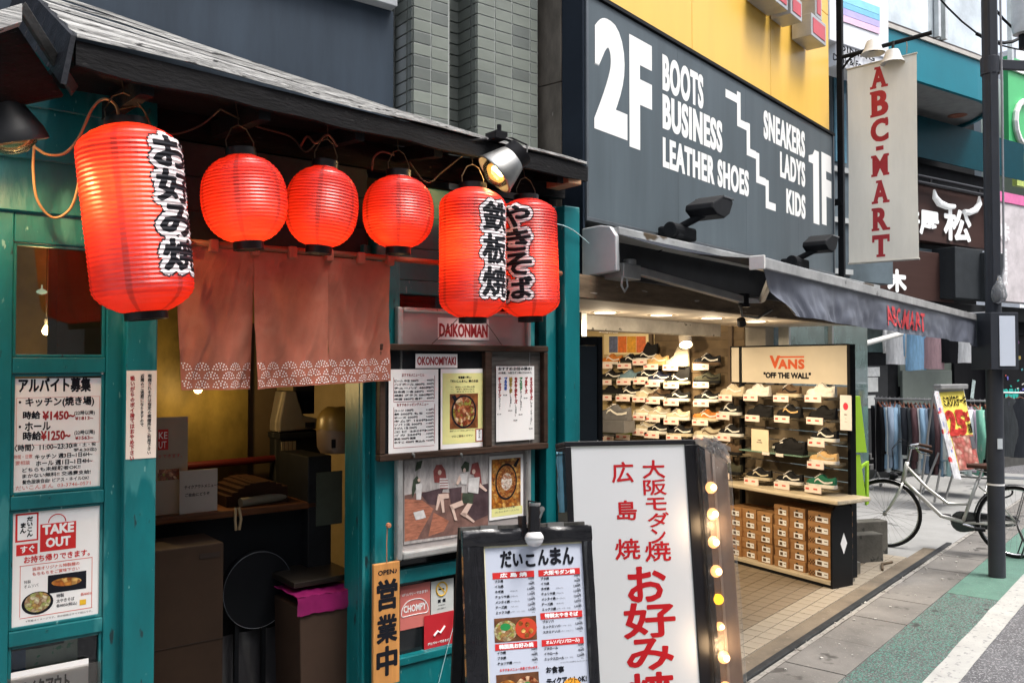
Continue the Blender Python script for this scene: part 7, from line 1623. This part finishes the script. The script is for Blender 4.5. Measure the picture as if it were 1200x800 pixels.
# ================================================================== THE BUILDING DOWN THE STREET
def b_(px, y=0, py=425): return X(BF, px, y, py)
def bz(px, py, y=0): return Z(BF, px, py, y)
def brc(mb, x0, y0, x1, y1, d, th_=.02): return rect(mb, x0, y0, x1, y1, d, d, F=BF, th_=th_)
tb = thing('teal_corner_building', 'teal banded corner building with curved glass balcony down the street', 'building', (1, 2, 0), BF)
dark = mat('dark_facade', (.012, .013, .015), .9, var=.3)
tealb = mat('teal_cladding', (.0, .17, .23), .45, var=.10, scale=1, spec=.25); teal_shaded = mat('shaded_teal_cladding', (.0, .045, .062), .5, var=.1, spec=.1)  # second teal is darkened: the lower band's shade is put into its colour
part('rear_wall', MB().box(-6, b_(1165), .3, .5, 0, 9), dark, tb)
part('rear_wall', MB().box(b_(1165) - .2, b_(1165), .5, 6, 0, 9), dark, tb)
# curved balcony: straight run then a rounded corner
def bal(off=0, ybase=-1.1, n=18):
    x1 = b_(1150, ybase); P = [(-5.0, ybase - off)]
    rr = 1.45 + off
    for i in range(n + 1): a = rad(-90 + 95 * i / n); P.append((x1 + rr * math.cos(a), ybase + 1.45 + rr * math.sin(a)))
    return P
def band(nm, z0, z1, off, m, thick=.06):
    P, Q = bal(off), bal(off - thick); mb = MB(); n = len(P)
    v = [(x, y, z0) for x, y in P] + [(x, y, z1) for x, y in P] + [(x, y, z0) for x, y in Q] + [(x, y, z1) for x, y in Q]
    f = [(i, i + 1, i + 1 + n, i + n) for i in range(n - 1)] + [(i + 2 * n + 1, i + 2 * n, i + 3 * n, i + 3 * n + 1) for i in range(n - 1)] + [(i + n, i + n + 1, i + 3 * n + 1, i + 3 * n) for i in range(n - 1)] + [(i + 1, i, i + 2 * n, i + 2 * n + 1) for i in range(n - 1)]
    return part(nm, mb.add(v, f), m, tb)
zb1, zb0 = bz(1115, 60, -1.1), bz(1115, 107, -1.1)
band('balcony_band', zb0, zb1, 0, tealb); band('balcony_trim', zb1 + .001, zb1 + .06, .03, mat('trim_pale', (.45, .42, .38), .4)); band('balcony_trim', zb1 + .061, zb1 + .12, -.02, mat('trim_brown', (.06, .05, .045), .4))
P = bal(-.01); mb = MB().add([(x, y, zb0 + .05) for x, y in P] + [(P[-1][0], 6, zb0 + .05), (-5, 6, zb0 + .05)], [tuple(range(len(P) + 2))[::-1]]); part('balcony_soffit', mb, mat('soffit_grey', (.30, .31, .31), .7, var=.15), tb)
zg = zb1 + 2.0
gl = mat('sky_glass', (.55, .60, .62), .06, .45, var=.35, scale=1.0)
band('glass_rail', zb1 + .122, zg, -.03, gl, .03); band('roof_rail', zg + .001, zg + .09, .03, mat('trim_brown', (.06, .05, .045)))
for px in (1104, 1112, 1190): x = b_(px, -1.12); part('mullion', MB().box(x - .03, x + .03, -1.15, -1.08, zb1 + .12, zg), mat('mullion_pale', (.5, .52, .52), .3, .5), tb)
mb = MB(); brc(mb, 1060, 150, 1200, 196, -.35); part('lower_band', mb, teal_shaded, tb)
solo_l = []
for px, py in ((1122, 136), (1183, 172)):
    r = ray(px, py); k = (zb0 + .04 - CAMH) / r.z; p = BF.inverted() @ (C0 + r * k); part('soffit_lamp', MB().lathe([(0, 0), (.10, -.01), (.14, -.005), (.15, 0)], (p.x, p.y, zb0 + .045), 16), mat('lamp_terracotta', (.30, .10, .05), .5), tb)
# dark storey behind, railings
mb = MB(); brc(mb, 1040, 196, 1160, 240, -.20); part('dark_storey', mb, dark, tb)
for py in (205, 212): a, b = bz(1110, py + 8, -.62), 0; part('guard_rail', MB().cyl((b_(1040, -.6), -.62, a), (b_(1180, -.6), -.62, a), .025), mat('rail_dark', (.03, .03, .035), .4), tb)
for px in (1062, 1093, 1150, 1172): x = b_(px, -.62); part('rail_bracket', MB().tube([(x, -.62, bz(1110, 221, -.62)), (x, -.62, bz(1110, 212, -.62))], .02), mat('rail_dark', (.03, .03, .035)), tb)
# brown signs
brs = mat('brown_sign', (.060, .034, .030), .4, var=.12, scale=2, stretch=(.3, 1, 5))
gs = thing('beef_restaurant_sign', 'brown sign board with white 屋 松 characters and bull horns', 'sign', (b_(1110, -.5), -.5, bz(1110, 288, -.5)), BF)
x0, x1 = b_(975, -.5), b_(1164, -.5); z0, z1 = bz(1110, 286, -.5), bz(1110, 222, -.5)
part('board', MB().box(x0, x1, -.5, -.3, z0, z1), brs, gs, .01); part('edge', MB().box(x0, x1, -.52, -.3, z1 + .001, z1 + .05), blackm, gs)
ww = mat('sign_lit_white', (.80, .82, .82), .4, emit=((1, 1, 1), .12)); mb = MB()
def bfit(t, xa, xb, ya, yb, b=.05):
    mb.fit(t, b_(xa, -.52), b_(xb, -.52), bz((xa + xb) / 2, yb, -.52), bz((xa + xb) / 2, ya, -.52), -.53, bold=b)
bfit('屋', 1079.5, 1101.5, 249, 275, .05); bfit('牛', 1066, 1078.5, 244, 270, .05); bfit('松', 1108, 1139, 246, 282, .035)
def horn(pts, r): mb.tube([(b_(a, -.52), -.55, bz(a, b, -.52)) for a, b in pts], r, 8)
horn([(1095, 223), (1096, 232), (1101, 239), (1110, 243), (1118, 243)], [.015, .045, .055, .05, .04]); horn([(1148, 231), (1148, 240), (1143, 247), (1136, 250), (1130, 249)], [.015, .045, .055, .05, .04])
part('lettering', mb, ww, gs)
gs2 = thing('lower_brown_sign', 'lower brown sign board with a white character above the awning end', 'sign', (b_(1080, -.5), -.5, bz(1080, 350, -.5)), BF)
part('board', MB().box(b_(985, -.5), b_(1119, -.5), -.5, -.3, bz(1080, 352, -.5), bz(1080, 294, -.5)), brs, gs2, .01)
mb = MB(); bfit('木', 1041, 1062, 317, 341, .06); part('lettering', mb, ww, gs2)
solo('window_band', 'strip of dark window between the two brown signs', 'window', brc(MB(), 980, 287, 1120, 293, -.38), mat('dull_glass', (.10, .14, .16), .1), BF)
solo('side_sign_box', 'dark grey blank sign box beside the lamp post', 'sign box', brc(MB(), 1119.5, 291, 1152, 350, -.75, .4), mat('box_grey', (.035, .04, .045), .5), BF, bevel=.01)
solo('side_sign_box', 'narrow dark grey box right of the lamp post', 'sign box', brc(MB(), 1160, 296, 1176, 352, -.9, .3), mat('box_grey', (.035, .04, .045)), BF, bevel=.01)
# street level
part('lintel', brc(MB(), 990, 354, 1215, 372, -.45, .3), mat('lintel_black', (.02, .022, .025), .5), tb, .01)
part('lintel', brc(MB(), 1140, 373, 1215, 392, -.30, .3), dark, tb, .01)
part('shop_glass', brc(MB(), 900, 374, 1056, 412, .02, .02), mat('green_shop_glass', (.07, .11, .11), .08, var=.5, scale=2, spec=1), tb)
part('wall_panel', brc(MB(), 1055, 425, 1119, 452, .0, .05), mat('panel_green_grey', (.20, .23, .20), .5, var=.1), tb, .01)
part('wall_panel', brc(MB(), 1058, 434, 1116, 480, -.06, .05), mat('panel_green_grey2', (.14, .165, .15), .5, var=.1), tb, .01)
part('wall_panel', brc(MB(), 990, 412, 1056, 575, .04, .02), dark, tb)
part('wall', brc(MB(), 1119, 392, 1166, 560, -.05, .05), mat('graffiti_black', (.008, .008, .01), .5), tb)
dr = part('door', brc(MB(), 1009, 428, 1041, 560, -.02, .03), mat('door_charcoal', (.035, .037, .04), .5), tb, .005)
part('notice', brc(MB(), 1015, 430, 1031, 441, -.03, .005), mat('notice_print', (.55, .57, .58), .5, var=.2, scale=20), dr); part('notice', brc(MB(), 1017, 442, 1029, 459, -.03, .005), mat('notice_pale', (.5, .52, .52), .5), dr); part('notice', brc(MB(), 1016, 463, 1026, 478, -.03, .005), mat('notice_pale', (.5, .52, .52)), dr)
part('ledge', brc(MB(), 1020, 528, 1100, 534, -.1, .1), mat('ledge_grey', (.12, .12, .12), .6), tb); part('ledge', brc(MB(), 1020, 540, 1110, 545, -.2, .1), mat('ledge_grey', (.12, .12, .12)), tb)
gw = thing('sticker_wall', 'black wall covered with stickers and graffiti right of the lamp post', 'wall', (b_(1190), -.2, 0), BF)
part('wall', brc(MB(), 1166, 392, 1225, 512, -.2, .2), mat('graffiti_black', (.008, .008, .01)), gw); part('wall_base', brc(MB(), 1166, 512.5, 1225, 545, -.22, .3), mat('base_grey', (.085, .085, .082), .8, var=.2), gw)
rnd = random.Random(21); pal = [(.6, .1, .08), (.1, .35, .4), (.6, .6, .6), (.7, .5, .1), (.15, .15, .5), (.35, .12, .35), (.02, .35, .28)]
for i in range(34):
    px = 1170 + rnd.random() * 30; py = 400 + rnd.random() * 95; w_ = 1.2 + rnd.random() * 3.0; h_ = 1.0 + rnd.random() * 2.4; c_ = pal[i % 7]
    x, z = pix(BF, px, py, -.21); R_ = Matrix.Translation((x, 0, z)) @ Matrix.Rotation(rnd.uniform(-.5, .5), 4, 'Y') @ Matrix.Translation((-x, 0, -z))
    part('sticker', MB().box(x - w_ * .009, x + w_ * .009, -.212, -.205, z - h_ * .009, z + h_ * .009, M=R_), mat('sticker_%d' % (i % 7), c_, .5, var=.4, scale=25), gw)
x, z = pix(BF, 1184, 408, -.21)
for k, c_ in enumerate(((.6, .08, .05), (.7, .5, .1), (.1, .4, .2))): part('rainbow_print', MB().tube([(x + (.10 - .022 * k) * math.cos(a), -.214 - k * .002, z + (.10 - .022 * k) * math.sin(a)) for a in [math.pi * q / 10 for q in range(11)]], .010, 5), mat('rainbow_%d' % k, c_, .5), gw)
part('spray_print', MB().fit('CREW', b_(1172, -.21), b_(1193, -.21), bz(1182, 472, -.21), bz(1182, 456, -.21), -.215, bold=.06), mat('spray_teal', (.02, .42, .36), .5), gw)
part('spray_print', MB().fit('Bu', b_(1184, -.21), b_(1198, -.21), bz(1190, 500, -.21), bz(1190, 484, -.21), -.215, bold=.02), mat('spray_grey', (.4, .42, .42), .5), gw)
x, z = pix(BF, 1142, 456, -.1); solo('white_sticker_card', 'tilted pale sticker on the black wall behind the steak sign', 'sticker', MB().box(x - .05, x + .05, -.075, -.07, z - .16, z + .16, M=Matrix.Translation((x, 0, z)) @ Matrix.Rotation(rad(14), 4, 'Y') @ Matrix.Translation((-x, 0, -z))), mat('sticker_pale', (.45, .55, .55), .5, var=.5, scale=20), BF)
# upper left: white projecting sign and shaft beside the yellow building
ws = thing('white_upper_sign', 'white upper sign with pastel stripes and small black lettering', 'sign', (b_(1010, -1.3), -1.3, 5), BF)
brw = mat('sign_panel_white', (.74, .76, .80), .4, var=.04)
part('panel', brc(MB(), 972, -60, 1041, 58, -1.4, .3), brw, ws, .01); part('panel', brc(MB(), 980, 59, 1041, 86, -1.38, .3), brw, ws, .01)
for i, (a, b, c_) in enumerate(((0, 9, (.25, .62, .78)), (9.5, 16, (.18, .50, .72)), (16.5, 24, (.45, .40, .72)), (24.5, 32, (.72, .50, .66)))): part('stripe_print', brc(MB(), 984, a, 1031, b, -1.41 - i * .001, .004), mat('pastel_%d' % i, c_, .5, var=.1), ws)
mb = MB(); 
def wfit(t, xa, xb, ya, yb): mb.fit(t, b_(xa, -1.4), b_(xb, -1.4), bz((xa + xb) / 2, yb, -1.4), bz((xa + xb) / 2, ya, -1.4), -1.408, bold=.03)
wfit('DINING', 986, 1028, 60, 67); wfit('Drink & Food', 979, 1020, 70.5, 78); part('lettering', mb, ink, ws)
part('rear_wall', brc(MB(), 976, 60, 1045, 330, -.9, .3), mat('grey_shaft', (.09, .12, .14), .5, var=.4, scale=1.2), tb)
for i, py in enumerate((196, 255, 315)): part('floor_edge', brc(MB(), 976, py, 1000, py + 6, -.95, .04), mat('edge_pale', (.4, .42, .42), .5), tb)
part('window', brc(MB(), 979, 90, 992, 190, -.93, .02), mat('blue_window', (.10, .22, .30), .1, var=.4, scale=3), tb)
# right edge: pale building, pink fronted sign, green banner, sky gap
nb_ = thing('pale_building', 'pale upper storeys of the next building with a green hoarding', 'building', (b_(1200, .6), 2, 3), BF)
part('wall', brc(MB(), 1150, 110, 1290, 245, 1.9, .5), mat('pale_wall', (.34, .38, .40), .6, var=.15, scale=1), nb_)
part('green_hoarding', brc(MB(), 1182, 86, 1290, 185, 1.2, .1), mat('hoarding_green', (.05, .42, .14), .5, var=.05), nb_)
part('white_band', brc(MB(), 1182, 96, 1290, 100, 1.15, .04), white, nb_); part('yellow_hoarding', brc(MB(), 1192, 190, 1290, 228, 1.2, .1), mat('hoarding_yellow', (.42, .52, .12), .5, var=.4, scale=8), nb_)
x, z = pix(BF, 1204, 146, 1.15); part('white_curve', MB().tube([(x + .5 * math.cos(a), 1.15, z + .5 * math.sin(a)) for a in [math.pi * q / 8 + math.pi / 2 for q in range(9)]], .06, 6), white, nb_)
pk = thing('pink_sign', 'large pale sign with a pink top band and faint characters', 'sign', (b_(1185, -.6), -.6, bz(1185, 358, -.6)), BF)
part('panel', brc(MB(), 1168, 240, 1290, 357, -.65, .2), mat('faded_print', (.58, .54, .56), .45, var=.22, scale=5), pk, .01); part('pink_band', brc(MB(), 1168, 236, 1290, 247, -.67, .02), mat('hot_pink', (.70, .16, .38), .5), pk)
mb = MB(); mb.fit('味', b_(1172, -.67), b_(1185, -.67), bz(1178, 282, -.67), bz(1178, 262, -.67), -.675, bold=.03).fit('自慢', b_(1172, -.67), b_(1182, -.67), bz(1178, 335, -.67), bz(1178, 290, -.67), -.675, bold=.02); part('lettering', mb, mat('faint_white', (.78, .78, .8), .5), pk)
far_b = thing('tall_office_block', 'grey white tower block far beyond the teal building', 'building', (14, 20, 0), BF)
mb = MB(); part('wall', MB().box(b_(1196, 12), b_(1290, 12), 12, 16, 0, bz(1200, 60, 12)), mat('tower_white', (.6, .62, .64), .6), far_b)
for r in range(9): part('window', MB().box(b_(1198, 12), b_(1290, 12), 11.95, 11.99, 2 + r * 1.3, 2.7 + r * 1.3), mat('tower_glass', (.15, .2, .25), .15), far_b)
for i, (a, b, c_, d) in enumerate(((1080, -30, 1210, 62), (1150, -20, 1230, 45), (1150, 42, 1230, 20))):
    A_, B_ = Vector((b_(a, -2), -2, bz(a, b, -2))), Vector((b_(c_, -2), -2, bz(c_, d, -2))); mb = MB().tube([A_.lerp(B_, t / 8) - Vector((0, 0, .25 * math.sin(math.pi * t / 8))) for t in range(9)], .012 + .006 * i, 5)
    solo('overhead_wire', 'dark overhead wire crossing the sky, %s' % ('longest of three', 'steepest of three', 'rising to the right')[i], 'wire', mb, blackm, BF)
eq = thing('pole_equipment', 'pale cylindrical equipment can at the top right against the sky', 'equipment', (b_(1200, -3), -3, bz(1200, 30, -3)), BF)
x, z = pix(BF, 1199, 22, -3); part('can', MB().lathe([(0, 0), (.11, .02), (.12, .1), (.12, .6), (.08, .7), (0, .72)], (x, -3, z - .2), 18), mat('can_pale', (.5, .52, .52), .4, .3), eq, smooth='angle'); part('insulator', MB().cyl((x, -3, z - .35), (x, -3, z - .19), .05), blackm, eq)

# --- clothes shop rails
cols_c = {'slate blue': (.10, .16, .22), 'pale blue': (.30, .40, .62), 'denim grey': (.10, .13, .17), 'charcoal': (.025, .028, .035), 'plum brown': (.10, .055, .06), 'navy': (.02, .028, .055), 'sky blue': (.22, .36, .55), 'grey green': (.22, .27, .26), 'dark grey': (.05, .055, .06), 'pink': (.45, .25, .30), 'leaf patterned': (.06, .16, .12), 'black': (.012, .012, .014), 'off white': (.42, .41, .38), 'blue shirt': (.12, .22, .50), 'mauve': (.20, .13, .14)}
CR = frame(12.9, 4.08, -90)
rz = Z(CR, 1085, 468)
rl = thing('clothes_rail', 'steel clothes rail on casters crowded with hanging shirts', 'clothes rail', (.8, 0, 0), CR)
cr0, cr1 = X(CR, 1024), X(CR, 1158); stl = mat('rail_steel', (.4, .4, .4), .3, .8)
part('rail', MB().cyl((cr0, 0, rz), (cr1, 0, rz), .014), stl, rl)
for x in (cr0 + .02, cr1 - .02): part('upright', MB().tube([(x, -.22, .08), (x, 0, .25), (x, 0, rz)], .012), stl, rl); part('upright', MB().tube([(x, .22, .08), (x, 0, .25)], .012), stl, rl)
part('lower_bar', MB().cyl((cr0, 0, .26), (cr1, 0, .26), .012), stl, rl)
for x in (cr0 + .02, cr1 - .02):
    for y in (-.22, .22): part('caster', MB().cyl((x - .02, y, .035), (x + .02, y, .035), .035, 12), mat('caster_pale', (.4, .4, .4), .4), rl)
hangm = mat('hanger_wood', (.18, .06, .03), .5)
def garment(F, x, y, ztop, hgt, colr, label, w=.42, th_=.05, group='shirts on the clothes rail', face=False, sleeve=True):
    """a shirt on a hanger; seen edge-on (face=False) or from the front"""
    t = thing('hanging_shirt', label, 'shirt', (x, y, ztop - hgt), F, group); m = mat('cloth_' + colr.replace(' ', '_'), tuple(min(.8, c * (2.5 if max(cols_c[colr]) > .15 else 1.1)) for c in cols_c[colr]), .85, var=.22, scale=9, stretch=(4, 4, .6), speck=((.35, .45, .4), 14, .62) if 'leaf' in colr else None)
    seed = random.random() * 50; nu, nv = 14, 8
    def prof(v): return w / 2 * (.35 + .65 * min(1, v / .12) ** .6) if v < .12 else w / 2 * (1 + .06 * v)
    mb = MB()
    def f(u, v, s):
        a = 2 * math.pi * u; hw = prof(v); d = th_ / 2 * (1 + .5 * v); wv = 1 + .35 * noise.noise(Vector((a * 1.5, v * 2, seed)))
        p, q = hw * math.cos(a), d * math.sin(a) * wv
        zz = ztop - .02 - hgt * v + .02 * noise.noise(Vector((u * 4, v, seed)))
        return Vector((x + p, y + q, zz)) if face else Vector((x + q, y + p, zz))
    part('body', MB().grid(lambda u, v: f(u, v, 0), nu, nv), m, t, smooth=True)
    if sleeve:
        for s_ in (-1, 1):
            a = Vector((s_ * w * .46, 0, -.06)); b = Vector((s_ * w * .56, .01, -hgt * .45)); c_ = Vector((s_ * w * .54, .0, -hgt * random.uniform(.72, .9)))
            P = [(Vector((x, y, ztop)) + (q if face else Vector((q.y, q.x, q.z)))) for q in (a, b, c_)]
            part('sleeve', MB().tube(P, [.05, .045, .035], 7), m, t, smooth=True)
    hx = [Vector((-w * .42, 0, -.07)), Vector((0, 0, .0)), Vector((w * .42, 0, -.07))]
    hk = part('hanger', MB().tube([Vector((x, y, ztop + .0)) + (q if face else Vector((q.y, q.x, q.z))) for q in hx], .012, 6), hangm, t)
    part('hook', MB().tube([(x, y, ztop), (x, y, ztop + .05), (x + (.0 if not face else .0), y + .015, ztop + .075), (x, y - .01, ztop + .085)], .003, 5), stl, hk)
    return t
seq = ['black', 'slate blue', 'pale blue', 'denim grey', 'slate blue', 'pale blue', 'charcoal', 'dark grey', 'plum brown', 'pale blue', 'slate blue', 'denim grey', 'charcoal', 'plum brown', 'slate blue', 'pale blue', 'sky blue', 'black', 'grey green', 'grey green', 'pale blue', 'pink', 'leaf patterned', 'leaf patterned', 'dark grey']
nG = len(seq)
for i, c_ in enumerate(seq):
    x = cr0 + .05 + (cr1 - cr0 - .1) * i / (nG - 1)
    ot = ('far left end', 'left end')[0] if i == 0 else None
    g = garment(CR, x, random.uniform(-.03, .03), rz - .055, .92 + random.uniform(-.05, .06), c_, '%s shirt on the clothes rail, place %s from the shoe shop side' % (c_, ('first second third fourth fifth sixth seventh eighth ninth tenth eleventh twelfth thirteenth fourteenth fifteenth sixteenth seventeenth eighteenth nineteenth twentieth twenty-first twenty-second twenty-third twenty-fourth last'.split())[i]), th_=.06)
    g.matrix_world = g.matrix_world @ Matrix.Rotation(random.uniform(.15, .6), 4, 'Z')
HR = frame(12.9, 4.08, -90); hz = 2.42
solo('upper_rail', 'high rail carrying five shirts under the awning end', 'rail', MB().cyl((X(HR, 1030), 0, hz + .05), (X(HR, 1170), 0, hz + .05), .014), stl, HR)
for px, c_, lab, h in ((1050, 'off white', 'off white shirt hanging high, nearest the shoe shop', .62), (1073, 'blue shirt', 'blue shirt hanging high beside the off white one', .70), (1094, 'mauve', 'mauve shirt hanging high in the middle of five', .68), (1114, 'black', 'black shirt hanging high beside the mauve one', .60), (1133, 'off white', 'off white shirt hanging high, nearest the lamp post', .60)):
    garment(HR, X(HR, px), 0, hz, h, c_, lab, w=.26, th_=.09, group='shirts hanging high under the awning', face=True)
JR = frame(far(1192, 12.6).x, far(1192, 12.6).y, -60)
solo('side_rail', 'short rail holding dark jackets right of the lamp post', 'rail', MB().cyl((-.3, 0, 1.36), (.35, 0, 1.36), .014).cyl((-.28, 0, 0), (-.28, 0, 1.36), .012).cyl((.33, 0, 0), (.33, 0, 1.36), .012), stl, JR)
for i, (x, c_) in enumerate(((-.12, 'dark grey'), (.03, 'charcoal'), (.18, 'charcoal'))): 
    garment(JR, x, 0, 1.30, .85, c_, ('dark grey jacket nearest the lamp post on the short rail', 'charcoal jacket in the middle of the short rail', 'charcoal jacket at the outer end of the short rail')[i], w=.36, th_=.1, group='jackets on the short rail', face=True)
solo('awning_strut', 'white diagonal awning strut above the clothes rail', 'strut', MB().cyl(far(997, 10.6, 407), far(1056, 11.6, 391), .035), mat('strut_white', (.6, .6, .58), .4), AF)
# glass box behind the rack top
solo('corner_pillar', 'pale grey clad pillar between the shoe wall and the rack header', 'pillar', MB().box(7.72, 7.92, 3.3, 3.75, .02, 2.138), mat('pillar_grey', (.30, .28, .25), .6, var=.15), AF, bevel=.004)
sg2 = thing('side_window', 'greenish side window above the shoe rack header', 'window', (8.6, 3, 0), AF)
part('pane', MB().box(7.95, 10.4, 3.2, 3.22, .3, 2.35), mat('green_shop_glass', (.07, .11, .11), .08), sg2); part('frame', MB().box(7.93, 7.98, 3.16, 3.26, 0, 2.35).box(9.1, 9.15, 3.16, 3.26, 0, 2.35), metal, sg2)

# ================================================================== ACROSS THE STREET (unseen buildings added to close off the low sky)
for i, (x0, x1, h, c_) in enumerate(((-16, -5, 8.5, (.34, .32, .29)), (-4.9, 6, 10.5, (.42, .41, .39)), (6.1, 15, 8.0, (.30, .31, .33)), (15.1, 30, 9.5, (.40, .37, .33)))):
    ob_ = thing('added_opposite_building', ('beige', 'pale grey', 'blue grey', 'tan')[i] + ' unseen building added across the street to close off the low sky', 'building', ((x0 + x1) / 2, -8, 0), AF, 'unseen buildings added across the street')
    part('wall', MB().box(x0, x1, -14, -7.2, 0, h), mat('opposite_render_%d' % i, c_, .8, var=.12, scale=1), ob_)
    nx = int((x1 - x0) / 2.2)
    for r in range(3):
        for q in range(nx):
            xa = x0 + (x1 - x0) * (q + .2) / nx; part('window', MB().box(xa, xa + (x1 - x0) / nx * .6, -7.2, -7.16, .9 + r * 2.6, 2.4 + r * 2.6), mat('opposite_glass', (.03, .035, .04), .1), ob_)
bpy.context.view_layer.update()
